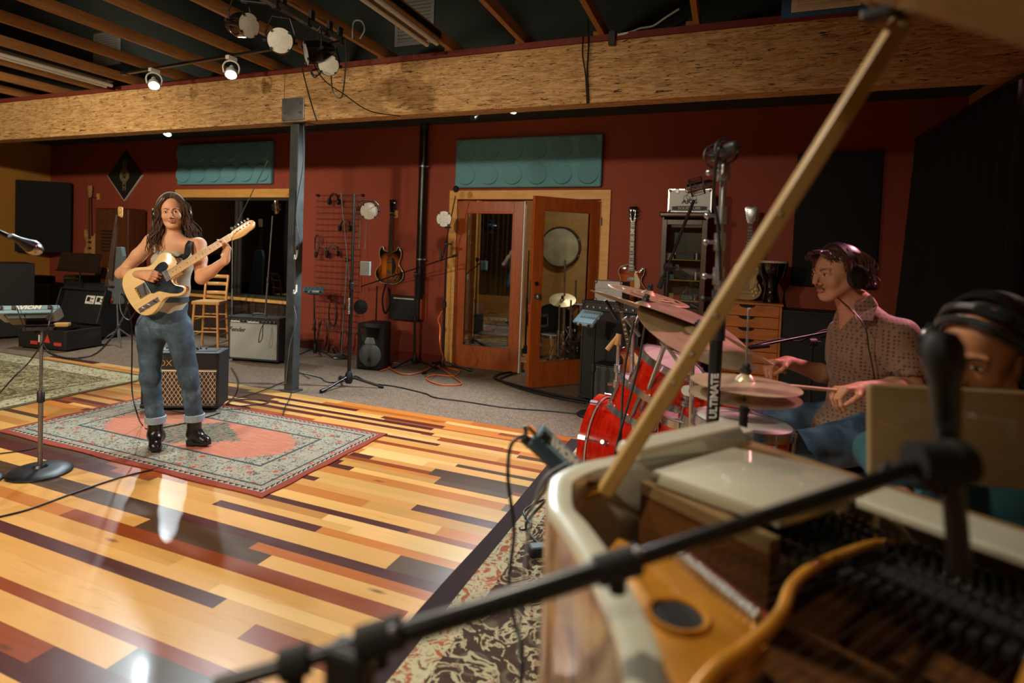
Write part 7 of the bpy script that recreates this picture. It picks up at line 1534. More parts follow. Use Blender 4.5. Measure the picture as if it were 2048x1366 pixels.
# ------------------------------------------------------------------ foreground boom stand across the picture
A1, B1, C1 = DP(430, 1372, .62), DP(1240, 1128, .66), DP(1860, 925, .72)
fg = thing('foreground_boom_stand', 'long black boom arm crossing the bottom right foreground in front of the piano', 'microphone stand', V(DP(700, 1345, .63).x, DP(700, 1345, .63).y, 0)); o_ = fg.location
mb = MB(); mb.cyl(A1-o_, DP(760, 1276, .635)-o_, .0085, seg=14); mb.build('boom_tail', M['black_satin'], fg, smooth=True)
mb = MB(); mb.cyl(DP(700, 1300, .632)-o_, DP(1215, 1138, .66)-o_, .0125, seg=18); mb.cyl(DP(1215, 1138, .66)-o_, C1-o_, .0095, seg=18); mb.build('boom_arm', M['black_satin'], fg, smooth=True)
for x, y, d, L, r in ((760, 1276, .635, .05, .018), (1235, 1131, .66, .05, .017), (590, 1325, .627, .03, .016)):
    q = DP(x, y, d)-o_; dd_ = (C1-A1).normalized(); mb = MB(); mb.cyl(q-dd_*L/2, q+dd_*L/2, r, seg=18); mb.cyl(q, q-UP*.030, .010, seg=10); mb.build('boom_clutch', M['rubber'], fg, smooth=True)
for x, y, d in ((785, 1262, .625), (745, 1322, .625), (1275, 1105, .655)): mb = MB(); mb.ball(DP(x, y, d)-o_, .006, 10, 8); mb.build('knob_screw', M['steel'], fg, smooth=True)
mb = MB(); mb.box(DP(700, 1345, .63)-o_, (.05, .035, .06)); mb.build('tail_clamp', M['black'], fg, bev=.008)
mb = MB(); mb.cyl(DP(1893, 850, .74)-o_, DP(1922, 1150, .74)-o_, .013, seg=16); mb.build('microphone_mount', M['black_satin'], fg, smooth=True); mb = MB(); mb.cyl((0, 0, .03), V(0, 0, DP(700, 1345, .63).z), .012, seg=16); mb.build('upright_tube', M['black_satin'], fg, smooth=True)
mb = MB(); mb.cyl(C1-o_-RT*.02, C1-o_+RT*.045, .026, seg=20); mb.ball(C1-o_+RT*.03, .028); mb.build('pivot_clutch', M['rubber'], fg, smooth=True)
mb = MB(); mb.lathe([(0, .03), (.03, .03), (.04, .02), (.13, .012), (.13, 0), (0, 0)], c=(0, 0, .0085), seg=32); mb.build('round_base', M['black'], fg, smooth=35)
mic('vocal_microphone', 'blurred dark microphone standing upright before the pianist face', DP(1888, 735, .78), UP+RT*-.05, .13, .016, .024, mat='black_satin', grill='black')
cable('microphone_cable', [DP(1760, 958, .75), DP(1780, 935, .76), DP(1830, 945, .74), DP(1880, 985, .74)], .008, 'cable', 'dark cable wrapped around the foreground boom clutch')
# clamp mixer on the rim
mc = DP(1108, 908, 1.42); mx = (RT*.72-UP*.69).normalized(); MW = frame(mc, mx, UP*.45+RT*.35-FW*.8)
cmx = thing('personal_mixer', 'tilted teal personal mixer standing beyond the corner of the piano', 'mixer', mat=MW); MB().box((0, 0, 0), (.135, .065, .028)).build('housing', M['aviom_dark'], cmx, bev=.006); MB().box((0, .012, .016), (.132, .036, .006)).build('rear_rim', M['aviom_blue'], cmx, bev=.002)
text('lettering', 'AVIOM', .026, Matrix.Translation((.008, .012, .0205)), M['paper'], cmx, .002, sx=1.15, bold=.0015)
for x in (-.04, -.055): MB().box((x, .005, .02), (.012, .022, .012)).build('socket', M['black'], cmx, bev=.002)
mb = MB(); mb.cyl((-.06, 0, .01), (-.095, 0, .012), .006, seg=10); mb.build('jack_plug', M['brass'], cmx, smooth=True)
MB().box((-.068, -.02, -.01), (.03, .02, .02)).build('clamp_lug', M['black'], cmx, bev=.003)
bp_ = mc+V(.06, .06, 0); stand('mixer_stand', 'dark stand under the tilted teal mixer beyond the piano corner', (bp_.x, bp_.y, .0085), mc.z-.045, 'tripod', 'black_satin', .011, .2, cat='stand')
cable('microphone_cable', [mc-mx*.10+UP*.0, DP(1050, 868, 1.42), DP(1022, 890, 1.40), DP(1016, 960, 1.38), DP(1028, 1060, 1.35), DP(1018, 1160, 1.3), DP(1028, 1240, 1.22), DP(1044, 1300, 1.18), DP(1040, 1400, 1.14)], .0045, 'cable', 'black cable hanging from the teal mixer down past the piano side')
cable('microphone_cable', [DP(1112, 945, 1.42), DP(1085, 985, 1.45), FL(1050, 1035, .012), FL(1040, 1058, .012), FL(1062, 1052, .012), FL(1048, 1022, .012), FL(1090, 1000, .012), FL(1052, 1048, .012), FL(1075, 1085, .012), FL(1100, 1100, .012)], .006, 'cable', 'black cable tangle on the brown rug beside the piano')
cable('microphone_cable', [DP(1135, 925, 1.30), DP(1090, 955, 1.27), DP(1068, 1010, 1.25), DP(1050, 1120, 1.2), DP(1040, 1240, 1.15), DP(1036, 1320, 1.12)], .0025, 'grey_cable', 'pale thin cord hanging down beside the piano side')
tag(MB().box(FL(1078, 1100, .03), (.10, .07, .05), rz=.6).build('pedal_box', M['black'], bev=.012), 'small black box on the brown rug beside the piano', 'box')
# ------------------------------------------------------------------ people
def npv(v): return np.array(v, float)
def hand(S, Wp, d, n, side, curls, s=1.0, spread=.12, thumb=(.6, .5), k=.004):
    """palm and five fingers: Wp wrist, d towards the knuckles, n palm normal (fingers bend to it), side = thumb side"""
    d = Vector(d).normalized(); n = Vector(n); n = (n-n.dot(d)*d).normalized(); w = Vector(side); w = (w-w.dot(d)*d-w.dot(n)*n).normalized(); Wp = Vector(Wp)
    S.rc(Wp-d*.02*s, Wp+d*.02*s, .022*s, .024*s, k=.02, sq=(n, .72))
    for i in range(4):
        o = (1.5-i)*.0195*s; kn = Wp+d*(.082-.004*abs(i-1))*s+w*o; S.rc(Wp+d*.02*s+w*o*.6, kn, .0125*s, .0105*s, k=.014)
        L = [(.040, .025, .020), (.044, .029, .021), (.041, .027, .020), (.032, .020, .018)][i]; dirv = (d+w*(1.5-i)*spread).normalized(); p = kn; a = 0; c = curls[i]; rr = (.0088, .0082, .0074, .0066)
        for j in range(3):
            a += c*(1.0, 1.1, .7)[j]; q = p+(dirv*math.cos(a)+n*math.sin(a))*L[j]*s; S.rc(p, q, rr[j]*s, rr[j+1]*s, k=k if j else .008); p = q
    t0 = Wp+d*.022*s+w*.022*s+n*.006*s; t1 = t0+(d*.55+w*thumb[0]+n*thumb[1]*.6).normalized()*.042*s; t2 = t1+(d*.85+w*(thumb[0]-.45)+n*thumb[1]).normalized()*.030*s; t3 = t2+(d*.95+w*(thumb[0]-.7)+n*thumb[1]).normalized()*.024*s
    S.rc(t0, t1, .0135*s, .0105*s, k=.012); S.rc(t1, t2, .0102*s, .009*s, k=.005); S.rc(t2, t3, .009*s, .0075*s, k=.004)
def head(S, c, f, u, s=1.0, nose=1.0, jaw=1.0):
    """sculpted head; returns the head matrix (x = the person's left, y = forward, z = up)"""
    f = Vector(f).normalized(); u = Vector(u); x = f.cross(u).normalized()*-1; u = f.cross(x)*1.0
    if u.z < 0: u = -u
    R = Matrix((x, f, u)).transposed()
    if R.determinant() < 0: x = -x; R = Matrix((x, f, u)).transposed()
    P = lambda a, b, e: Vector(c)+(R @ V(a, b, e))*s
    E = lambda p, r, k=.015, op='+': S.el(P(*p), [q*s for q in r], R, k=k*s, op=op)
    E((0, -.016, .042), (.073, .092, .084)); E((0, .022, -.012), (.063, .066, .082), .03); S.rc(P(0, .018, -.05), P(0, .048, -.090), .050*s*jaw, .026*s*jaw, k=.02)
    E((0, .066, -.100), (.020, .016, .015), .015)
    for q in (-1, 1):
        S.rc(P(q*.058, -.005, -.04), P(q*.026, .052, -.092), .018*s*jaw, .016*s*jaw, k=.022); E((q*.038, .058, -.026), (.024, .022, .026), .02)
        E((q*.033, .097, .006), (.019, .018, .0125), .010, '-'); E((q*.032, .0745, .005), (.0175, .0125, .0145), .004)
        S.rc(P(q*.012, .088, .024), P(q*.046, .076, .026), .0065*s, .0055*s, k=.008)
        E((q*.0115, .093*1.0, -.036), (.0085, .009, .0075), .006); E((q*.075, -.008, -.004), (.008, .017, .029), .006)
    S.rc(P(0, .082, .018), P(0, .084+.021*nose, -.028), .0065*s, .0105*s, k=.010)
    E((0, .086, -.055), (.022, .010, .0062), .005); E((0, .085, -.0665), (.019, .010, .0072), .004)
    return P, R, c
def face_parts(par, P, R, s=1.0, brow='brow', lookx=0.0, wide=1.0):
    for q in (-1, 1):
        mb = MB(); vs = []; n = 14
        def eyeP(a, b, off): 
            return P(q*.032+a, .0875+off-.9*a*a*8-.2*b*b*60-(a*q)*.12, .004+b)
        # almond white, iris and pupil follow the lid surface
        ring_ = [(math.cos(t_)*.0125, (math.sin(t_)*.0056*wide if math.sin(t_) > 0 else math.sin(t_)*.0042)) for t_ in [2*PI*i/n for i in range(n)]]
        vs = [eyeP(a, b, 0) for a, b in ring_]+[eyeP(0, 0, .0028)]; mb.add(vs, [(i, (i+1) % n, n) for i in range(n)]); e = mb.build('eye', M['eye_white'], par, smooth=True, origin=None)
        for nm, r, mt, off in (('iris', .0055, 'iris', .0032), ('pupil', .0024, 'black_gloss', .0037)):
            mb = MB(); vs = [eyeP(lookx+math.cos(t_)*r, max(-.0040, min(.0050*wide, math.sin(t_)*r)), off-.0006) for t_ in [2*PI*i/12 for i in range(12)]]+[eyeP(lookx, 0, off)]; mb.add(vs, [(i, (i+1) % 12, 12) for i in range(12)]); mb.build(nm, M[mt], e, smooth=True)
        mb = MB(); mb.tube([eyeP(a, .0058*wide*math.sqrt(max(0, 1-(a/.014)**2))+.0004, .0012) for a in (-.0135, -.008, 0, .008, .0135)], .0014, seg=6); mb.build('upper_lashes', M['brow'], par, smooth=True)
        mb = MB(); mb.tube([P(q*.013, .0945, .0215), P(q*.028, .0905, .0285), P(q*.047, .0790, .0262)], lambda t_: .0026*(1-.6*t_), seg=6); mb.build('eyebrow', M[brow], par, smooth=True)
    mb = MB(); mb.tube([P(a, .0955-a*a*14, -.0607-.0006*abs(a)*30) for a in (-.021, -.012, -.005, 0, .005, .012, .021)], .0010, seg=6); mb.build('mouth_line', M['iris'], par, smooth=True)
def lips(P, R, c, s=1.0):
    Rt = np.array(R.transposed()); c = npv(c)
    def fn(cen):
        q = (cen-c) @ Rt.T/s; e = (q[:, 0]/.0235)**2+((q[:, 2]+.0607)/.0118)**2
        return ((e < 1) & (q[:, 1] > .078)).astype(int)
    return fn
def strands(par, P, guides, N, mat, rr, jit=.010, r=.0042, wave=.012, freq=3.0, seg=5, name='hair'):
    """locks of hair along guide paths, each lock a tapered wavy tube"""
    mb = MB()
    for i in range(N):
        g = rr.choice(guides); off = V(rr.gauss(0, jit), rr.gauss(0, jit), rr.gauss(0, jit*.4)); ph = rr.uniform(0, 6.28); am = wave*rr.uniform(.5, 1.3); pts = spline([V(*p) for p in g], 5); n = len(pts); out = []; cut = rr.uniform(.8, 1.0)
        for j, p in enumerate(pts[:max(4, int(n*cut))]):
            f = j/(n-1); out.append(P(*(p+off*(.5+f)+V(math.sin(ph+f*freq*6.28)*am*f, math.cos(ph*1.3+f*freq*6.28)*am*f, 0))))
        mb.tube(out, lambda q: r*(1.15-q*.9), seg=seg, smooth=False)
    return mb.build(name, mat, par, smooth=True)
def hair_mat(name, a, b):
    t = NT(name); n = t.noise(t.co((40, 40, 6)), 3, 4, .7); t.set(col=t.ramp(n, [(.3, srgb(a)), (.7, srgb(b))]), rough=.42, sheen=.2); M[name] = t.m
hair_mat('hair_brown', '#1c120c', '#5c3d2a'); hair_mat('hair_curly', '#2c1a12', '#6b4230'); hair_mat('hair_black', '#0a0a0b', '#1c1b1c')
t = NT('denim'); a = t.noise(t.co((1, 1, 1)), 7, 4, .6); b = t.noise(t.co((150, 150, 60)), 2, 2, .7); c = t.ramp(a, [(.32, srgb('#24333f')), (.55, srgb('#3f5566')), (.75, srgb('#6d8596'))]); c = t.mix(c, t.ramp(b, [(.3, (.6, .6, .6, 1)), (.7, (1.15, 1.15, 1.15, 1))]), .8, 'MULTIPLY'); t.set(col=c, rough=.85); t.bump(b, .3, .003); M['denim'] = t.m
t = NT('denim_light'); c = t.ramp(t.noise(t.co(), 6, 4, .6), [(.3, srgb('#36506a')), (.6, srgb('#5f82a5')), (.8, srgb('#86a3bd'))]); t.set(col=c, rough=.85); M['denim_light'] = t.m
mk('denim_cuff', '#8d9ba6', .9, var=.15, vscale=80); mk('tank_fabric', '#a39c8a', .8, var=.08, vscale=40); mk('boot_leather', '#121213', .3, coat=.3); mk('teal_cloth', '#1c4a52', .9)
t = NT('shirt_print'); vo = t.n('ShaderNodeTexVoronoi'); vo.inputs['Scale'].default_value = 62; vo.inputs['Randomness'].default_value = .1; t.l(t.co(), vo.inputs['Vector']); t.set(col=t.mix(srgb('#553a2b'), srgb('#8f6d54'), t.ramp(vo.outputs['Distance'], [(.28, (0, 0, 0, 1)), (.40, (1, 1, 1, 1))])), rough=.7, sheen=.2); M['shirt_print'] = t.m
def folds(amp, fx, fz, seed=0.0):
    return lambda X, Y, Z: amp*(np.sin(fz*Z+4*np.sin(fx*X+seed)+3*np.sin(fx*Y*.8))*np.sin(fx*(X+Y)*.9+seed)*.6+.4*np.sin(fz*1.9*Z+fx*1.3*(X-Y)))

# ---- the guitarist
D = 3.97
def wp(x, y, dz=0.0): return DP(x, y, D+dz)
wr = thing('person', 'person with long brown hair playing a blonde guitar, in tank top and jeans', 'person', (wp(345, 893).x, wp(345, 893).y, .008))
wl = wr.location.copy()
sR, eR, hR = wp(304, 483, .02), wp(243, 547, .03), wp(285, 549, -.19); sL, eL, hL = wp(397, 490, .0), wp(403, 557, -.11), wp(452, 519, -.16)
nb = wp(349, 482, .03); hc = wp(344, 425, .0)
hip = wp(328, 640, .04); Fv = -ray(344, 425).normalized()-RT*.10; lo = [min(p[i] for p in (sR, eR, hR, sL, eL, hL, hip))-.16 for i in range(3)]; hi = [max(p[i] for p in (sR, eR, hR, sL, eL, hL, hip))+.16 for i in range(3)]
lo[2] = hip.z-.05; hi[2] = hc.z+.16
S = SDF(lo, hi, .0035)
P, R_, hcen = head(S, hc, Fv, Z3+RT*-.10, .94); face = (P, R_, hcen)
S.rc(P(0, -.02, -.06), nb, .049, .050, k=.03); chest = wp(347, 525, .05); waist = wp(343, 580, .06)
S.rc(nb+V(0, 0, -.03), chest, .06, .105, k=.06, sq=(FW, .8)); S.rc(chest, waist, .118, .098, k=.05, sq=(FW, .78)); S.rc(waist, hip, .098, .14, k=.05, sq=(FW, .8))
for a, b in ((sR, nb), (sL, nb)): S.rc(a, b+V(0, 0, -.025), .044, .048, k=.05)
for a, b, e in ((sR, eR, hR), (sL, eL, hL)): S.rc(a, a.lerp(b, .45), .047, .045, k=.03); S.rc(a.lerp(b, .45), b, .044, .036, k=.02); S.rc(b, b.lerp(e, .35), .037, .038, k=.02); S.rc(b.lerp(e, .35), e, .037, .0235, k=.02)
# guitar frame
gO, gN = DP(264, 600, 3.845), DP(471, 474, 3.865); gx = (gN-gO).normalized(); GM = frame(gO, gx, -FW+UP*.10); g3 = GM.to_3x3(); GP = lambda x, y, z: GM @ V(x, y, z)
fret_n = g3 @ V(0, 0, 1); up_n = g3 @ V(0, 1, 0)
# picking hand: back of the hand to the camera, fingers curled to a pick over the strings
hand(S, hR, (wp(306, 553, -.235)-hR), GP(0, 0, -1)-GP(0, 0, 0)+up_n*-.25, up_n, (.75, .85, .95, 1.0), .92, .04, (.35, .55))
# fretting hand: palm behind the neck, fingers hook over the front from below, thumb above
pal = GP(.715, -.040, .012); hand(S, hL, pal-hL, fret_n*.5+gx*-.2+up_n*.45, gx*-1+up_n*.1, (.35, .55, .65, .75), .95, .10, (.55, -.15))
lf_ = lips(P, R_, hcen, .94); S.build('body', [M['skin_light'], M['lip']], wr, wl, matfn=lf_); del S
fp = MB(); face_parts(wr, P, R_, .94)
for o in [o for o in wr.children if o.name.split('.')[0] in ('eye', 'upper_lashes', 'eyebrow', 'mouth_line')]: o.location = -wl
# tank top
S = SDF([chest.x-.25, chest.y-.25, hip.z-.03], [chest.x+.25, chest.y+.25, nb.z], .005); S.rc(nb+V(0, 0, -.03), chest, .064, .110, k=.06, sq=(FW, .8)); S.rc(chest, waist, .124, .105, k=.05, sq=(FW, .78)); S.rc(waist, hip, .104, .145, k=.05, sq=(FW, .8))
for q in (-1, 1): S.el(chest-FW*.075+RT*q*.055+V(0, 0, .01), (.05, .05, .05), k=.04)
S.ripple(folds(.0022, 25, 40)); S.cut(wp(347, 502, -.1), Z3); S.build('tank_top', M['tank_fabric'], wr, wl, smooth_it=3); del S
mb = MB()
for a, b, e in ((wp(309, 505, -.08), wp(312, 484, -.03), wp(316, 470, .05)), (wp(379, 508, -.08), wp(384, 486, -.02), wp(380, 472, .06))): mb.tube([a-wl, b-wl, e-wl], .006, seg=8)
mb.build('shoulder_strap', M['tank_fabric'], wr, smooth=True)
# jeans, boots
kn, an = (wp(301, 757, -.03), wp(378, 755, -.02)), (wp(311, 838, .0), wp(389, 834, .05)); hj = (wp(301, 655, .04), wp(356, 655, .04))
S = SDF([min(kn[0].x, hip.x)-.32, hip.y-.35, an[0].z-.04], [hip.x+.34, hip.y+.3, hip.z+.14], .0045)
S.rc(waist+V(0, 0, -.06), hip, .112, .148, k=.04, sq=(FW, .82))
for i in (0, 1): S.rc(hj[i], kn[i], .092, .060, k=.035); S.rc(kn[i], an[i], .060, .055, k=.03)
S.ripple(folds(.0045, 16, 38, 1.3)); S.cut(wp(340, 592, 0), Z3); S.cut(an[0]+V(0, 0, .0), -Z3); S.build('jeans', M['denim'], wr, wl, smooth_it=4); del S
for i in (0, 1): mb = MB(); mb.lathe([(.052, -.03), (.064, -.032), (.066, .012), (.058, .016), (.055, .0)], c=an[i]-wl+V(0, 0, .008), seg=28, close=True); mb.build('jeans_cuff', M['denim_cuff'], wr, smooth=True)
mb = MB(); mb.lathe([(.118, -.016), (.122, -.016), (.122, .018), (.118, .018)], seg=32, close=True, M=Matrix.Translation(wp(340, 598, .05)-wl) @ Matrix.Rotation(YAW*-1, 4, 'Z') @ Matrix.Diagonal((1, .78, 1, 1))); mb.build('waistband', M['denim'], wr, smooth=True)
for i, (t1, tx) in enumerate(((FL(310, 897, .03), -.01), (FL(409, 886, .03), .02))):
    a = an[i]; toe = V(t1.x, t1.y, .036); he = V(a.x, a.y+.03, .05); S = SDF([min(a.x, toe.x)-.13, min(a.y, toe.y)-.14, .004], [max(a.x, toe.x)+.13, max(a.y, toe.y)+.14, a.z+.06], .0035)
    S.rc(a+V(0, 0, .02), V(a.x, a.y, .10), .048, .046, k=.02); S.rc(V(a.x, a.y, .085), toe+V(0, 0, .012), .046, .036, k=.03, sq=(Z3, .95)); S.rc(toe+V(0, 0, .004), toe+(toe-V(a.x, a.y, .036)).normalized()*.012, .034, .030, k=.02); S.el(he+V(0, 0, .02), (.04, .04, .045), k=.02)
    S.cut((0, 0, .028), -Z3); S.build('ankle_boot', M['boot_leather'], wr, wl, smooth_it=1)
    dr_ = (toe-V(a.x, a.y, .036)).normalized(); mb = MB(); sd_ = V(-dr_.y, dr_.x, 0); ce = V(a.x, a.y, 0); out = []
    L_ = (toe-V(a.x, a.y, .036)).length
    for fx_, wy_ in ((-.045, 0), (-.035, .03), (0, .036), (L_*.5, .038), (L_*.85, .042), (L_+.03, .028), (L_+.045, 0), (L_+.03, -.028), (L_*.85, -.042), (L_*.5, -.038), (0, -.036), (-.035, -.03)): p = ce+dr_*fx_+sd_*wy_-wl; out.append((p.x, p.y))
    mb.prism(ccw(poly_outline(out, 3)), .017, .031); mb.build('sole', M['rubber'], wr, smooth=35)
    mb = MB(); p = ce-dr_*.012-wl; mb.box((p.x, p.y, .022), (.055, .06, .044), rz=math.atan2(dr_.y, dr_.x), taper=(1.1, 1.1)); mb.build('block_heel', M['boot_leather'], wr, bev=.004)
# hair
rr = random.Random(12); gd = []
for q in (-1, 1):
    for y0, bx, by, zb, ex in ((.052, .080, .030, -.27, 1.0), (.040, .084, .022, -.28, 1.05), (.02, .088, .01, -.29, 1.15), (-.01, .092, -.03, -.30, 1.2), (-.04, .085, -.06, -.29, 1.0), (-.07, .06, -.095, -.28, .7), (-.06, .03, -.11, -.28, .3)):
        gd.append([(q*.004, y0*.9, .129-abs(y0)*.25), (q*.045, y0+.008, .104), (q*bx, by+.01, .045), (q*bx*1.06, by-.002, -.03), (q*(bx*1.05*ex+.012), by, -.11), (q*(bx*1.12*ex+.03), by+.02, -.19), (q*(bx*1.15*ex+.035), by+.06, zb)])
ho = strands(wr, lambda x, y, z: P(x, y, z)-wl, gd, 380, M['hair_brown'], rr, .009, .0060, .024, 2.6)
S = SDF(hcen-V(.16, .16, .3), hcen+V(.16, .16, .16), .005); S.el(P(0, -.03, .045), [q*.94 for q in (.080, .088, .090)], R_, k=0); S.el(P(0, -.045, -.07), (.062, .05, .11), R_, k=.04); S.build('hair_cap', M['hair_brown'], wr, wl); del S
headphones('headphones', 'silver banded headphones worn by the standing guitarist', P(0, -.008, -.005), P(0, 0, 1)-P(0, 0, 0), P(1, 0, 0)-P(0, 0, 0), r=.098, cup=.038, band='silver', drop=.142)
# her guitar
tg = guitar('electric_guitar', 'blonde electric guitar with black pickguard held by the standing person', GM, 'tele', 'blonde', nut=.775, neck_end=.345, head='tele', board='maple_neck', pickups=(.30,), inlay='dot', headmat='maple_neck', binding=None)
T = .045; pg = [(.315, .034), (.335, .05), (.332, .085), (.30, .098), (.26, .088), (.215, .068), (.165, .058), (.155, .045), (.155, -.045), (.20, -.058), (.232, -.085), (.265, -.115), (.31, -.142), (.345, -.140), (.350, -.118), (.325, -.095), (.308, -.068), (.305, -.036), (.315, -.03)]
MB().prism(ccw(poly_outline(pg, 3)), T, T+.0025).build('pickguard', M['pearl_black'], tg, smooth=35)
MB().span((.075, -.042, T), (.155, .042, T+.004)).build('bridge_plate', M['chrome'], tg, bev=.002)
for y in (-.02, 0, .02): mb = MB(); mb.cyl((.085, y-.008, T+.009), (.085, y+.008, T+.009), .005, seg=10); mb.build('saddle', M['brass'], tg, smooth=True)
MB().prism(ccw([(.118, -.035), (.13, -.035), (.15, .035), (.138, .035)]), T+.004, T+.008).build('slanted_pickup', M['black'], tg)
cpl = MB().box((.105, -.105, T+.002), (.15, .032, .003), rz=0).build('control_plate', M['chrome'], tg, bev=.001)
for x in (.055, .095): mb = MB(); mb.cyl((x, -.105, T+.003), (x, -.105, T+.018), .0105, seg=16); mb.build('knob', M['chrome'], cpl, smooth=True)
mb = MB(); mb.cyl((.15, -.105, T+.003), (.153, -.105, T+.018), .003, seg=8); mb.ball((.154, -.105, T+.02), .006, 10, 7); mb.build('switch_lever', M['black'], cpl, smooth=True)
iv = GM.inverted(); sp_ = [GP(.385, .09, .03), wp(371, 512, -.14), wp(377, 490, -.09), wp(384, 478, .0), wp(380, 472, .07), wp(362, 500, .16), wp(320, 560, .18), wp(275, 585, .06), GP(-.005, 0, .02)]
pp = spline([iv @ p for p in sp_], 6); mb = MB(); vs = []; fs = []
for i, p in enumerate(pp):
    tt = (pp[min(i+1, len(pp)-1)]-pp[max(i-1, 0)]).normalized(); ww_ = tt.cross(V(0, 0, 1) if abs(tt.z) < .8 else V(0, 1, 0)).normalized(); f = i/(len(pp)-1)
    if f < .42: ww_ = iv.to_3x3() @ RT; ww_ = (ww_-ww_.dot(tt)*tt).normalized()
    else: ww_ = V(0, 0, 1).cross(tt).normalized()*-1 if abs(tt.z) < .8 else ww_
    vs += [p-ww_*.021, p+ww_*.021]
for i in range(len(pp)-1): fs.append((i*2, i*2+1, i*2+3, i*2+2))
mb.add(vs, fs); mb.build('strap', M['black_matte'], tg, smooth=True, solid=.003)
cable('guitar_cable', [GP(.02, -.10, .02), wp(272, 622, -.1), wp(258, 640, -.1), wp(243, 625, -.1), wp(240, 600, -.08), wp(246, 590, -.05), wp(262, 640, .02), wp(264, 700, .05), wp(264, 780, .03), wp(275, 830, .0), FL(285, 850, .014), FL(300, 858, .014), FL(370, 846, .014), FL(440, 826, .014)], .0045, 'cable', 'black guitar cable hanging from the blonde guitar to the salmon rug')

# ---- the drummer
def fixeyes(root, wl_):
    for o in root.children:
        if o.name.split('.')[0] in ('eye', 'upper_lashes', 'eyebrow', 'mouth_line'): o.location = -wl_
hipD, chD, nbD = DP(1728, 862, 2.66), DP(1728, 700, 2.62), DP(1716, 618, 2.63); hcD = DP(1672, 548, 2.60)
dr = thing('person', 'person in a brown patterned shirt drumming, with curly hair and headphones', 'person', (hipD.x, hipD.y, .0085)); dl = dr.location.copy()
s1, e1, h1 = DP(1797, 672, 2.44), DP(1822, 776, 2.36), DP(1722, 778, 2.25); s2, e2, h2 = DP(1690, 668, 2.84), DP(1672, 756, 2.84), DP(1574, 724, 2.70)
allp = (hipD, hcD, s1, e1, h1, s2, e2, h2); lo = [min(p[i] for p in allp)-.17 for i in range(3)]; hi = [max(p[i] for p in allp)+.17 for i in range(3)]; lo[2] = nbD.z-.42; hi[2] = hcD.z+.15
S = SDF(lo, hi, .0035)
P, R_, hcen = head(S, hcD, -RT*1.0-FW*.22-UP*.08, Z3+RT*-.08, 1.0, nose=1.35, jaw=1.08); Pd, Rd = P, R_
S.rc(P(0, -.03, -.06), nbD, .056, .060, k=.03); S.rc(nbD, chD, .07, .12, k=.05)
for a, b, e in ((s1, e1, h1), (s2, e2, h2)): S.rc(a, b, .052, .043, k=.03); S.rc(b, b.lerp(e, .35), .043, .043, k=.02); S.rc(b.lerp(e, .35), e, .042, .027, k=.02)
st1a, st1b = DP(1668, 779, 2.25), DP(1478, 764, 2.08); hand(S, h1, DP(1680, 779, 2.24)-h1, -UP-FW*.15, -FW*.6+UP*.5-RT*.2, (.75, .8, .85, .9), 1.08, .04, (.5, .5))
hand(S, h2, DP(1540, 724, 2.68)-h2, -UP*.9-FW*.2, FW*-.5+UP*.5, (.65, .75, .85, .9), 1.08, .05, (.45, .55))
S.build('body', [M['skin'], M['lip']], dr, dl, matfn=lips(P, R_, hcen)); del S
face_parts(dr, P, R_, 1.0, 'brow'); fixeyes(dr, dl)
mk('moustache', '#6a4630', .8); mb = MB()
for q in (-1, 1): mb.tube([P(0, .101, -.049)-dl, P(q*.014, .099, -.050)-dl, P(q*.027, .088, -.058)-dl], lambda t_: .0045*(1.1-.8*t_), seg=8)
mb.build('moustache', M['moustache'], dr, smooth=True)
S = SDF([lo[0]-.02, lo[1]-.02, hipD.z-.12], [hi[0]+.05, hi[1], nbD.z+.08], .005)
S.rc(nbD+V(0, 0, -.05), chD, .085, .150, k=.07, sq=(RT, .9)); S.rc(chD, hipD+V(0, 0, .05), .155, .150, k=.06, sq=(RT, .85)); S.rc(hipD+V(0, 0, .08), hipD-RT*.06+V(0, 0, -.03), .155, .165, k=.05)
for a, b in ((s1, e1), (s2, e2)): S.rc(a, nbD+V(0, 0, -.045), .066, .055, k=.06); S.rc(a, a.lerp(b, .72), .070, .064, k=.045)
S.ripple(folds(.006, 14, 26, .4)); S.rc(nbD-RT*.02+V(0, 0, -.03), nbD+V(0, 0, .2), .056, .07, k=.01, op='-'); S.rc(nbD-RT*.06-FW*.02, nbD-RT*.13+V(0, 0, -.12), .05, .018, k=.01, op='-')
for a, b in ((s1, e1), (s2, e2)): S.rc(a.lerp(b, .72), b, .060, .055, k=.004, op='-')
S.build('patterned_shirt', M['shirt_print'], dr, dl, smooth_it=3); del S
mb = MB(); c1 = [DP(1712, 600, 2.53), DP(1740, 590, 2.50), DP(1752, 612, 2.46), DP(1742, 640, 2.42), DP(1712, 638, 2.44), DP(1705, 618, 2.48)]; mb.add([p-dl for p in c1]+[p-dl-FW*.006 for p in c1], [tuple(range(6)), tuple(range(11, 5, -1))]+[(i, (i+1) % 6, 6+(i+1) % 6, 6+i) for i in range(6)]); mb.build('shirt_collar', M['shirt_print'], dr, bev=.002)
k1, k2 = DP(1600, 905, 2.38), DP(1500, 842, 2.88); f1, f2 = V(k1.x-.02, k1.y+.0, .1), V(k2.x-.03, k2.y, .1); S = SDF([min(k1.x, k2.x, f1.x)-.25, k1.y-.25, .05], [hipD.x+.28, k2.y+.3, hipD.z+.14], .006)
for a, b, e, o in ((hipD-FW*.10, k1, f1, 0), (hipD+FW*.10, k2, f2, 0)): S.rc(a, b, .112, .082, k=.04); S.rc(b, e, .080, .062, k=.03)
S.rc(hipD-FW*.08, hipD+FW*.08, .14, .14, k=.05); S.ripple(folds(.006, 13, 20, 2)); S.build('jeans', M['denim_light'], dr, dl, smooth_it=3); del S
for p in (f1, f2): mb = MB(); mb.ball((p.x-dl.x-.07*RT.x, p.y-dl.y-.07*RT.y, .05-.0085), (.13, .06, .045)); mb.build('shoe', M['black'], dr, smooth=True)
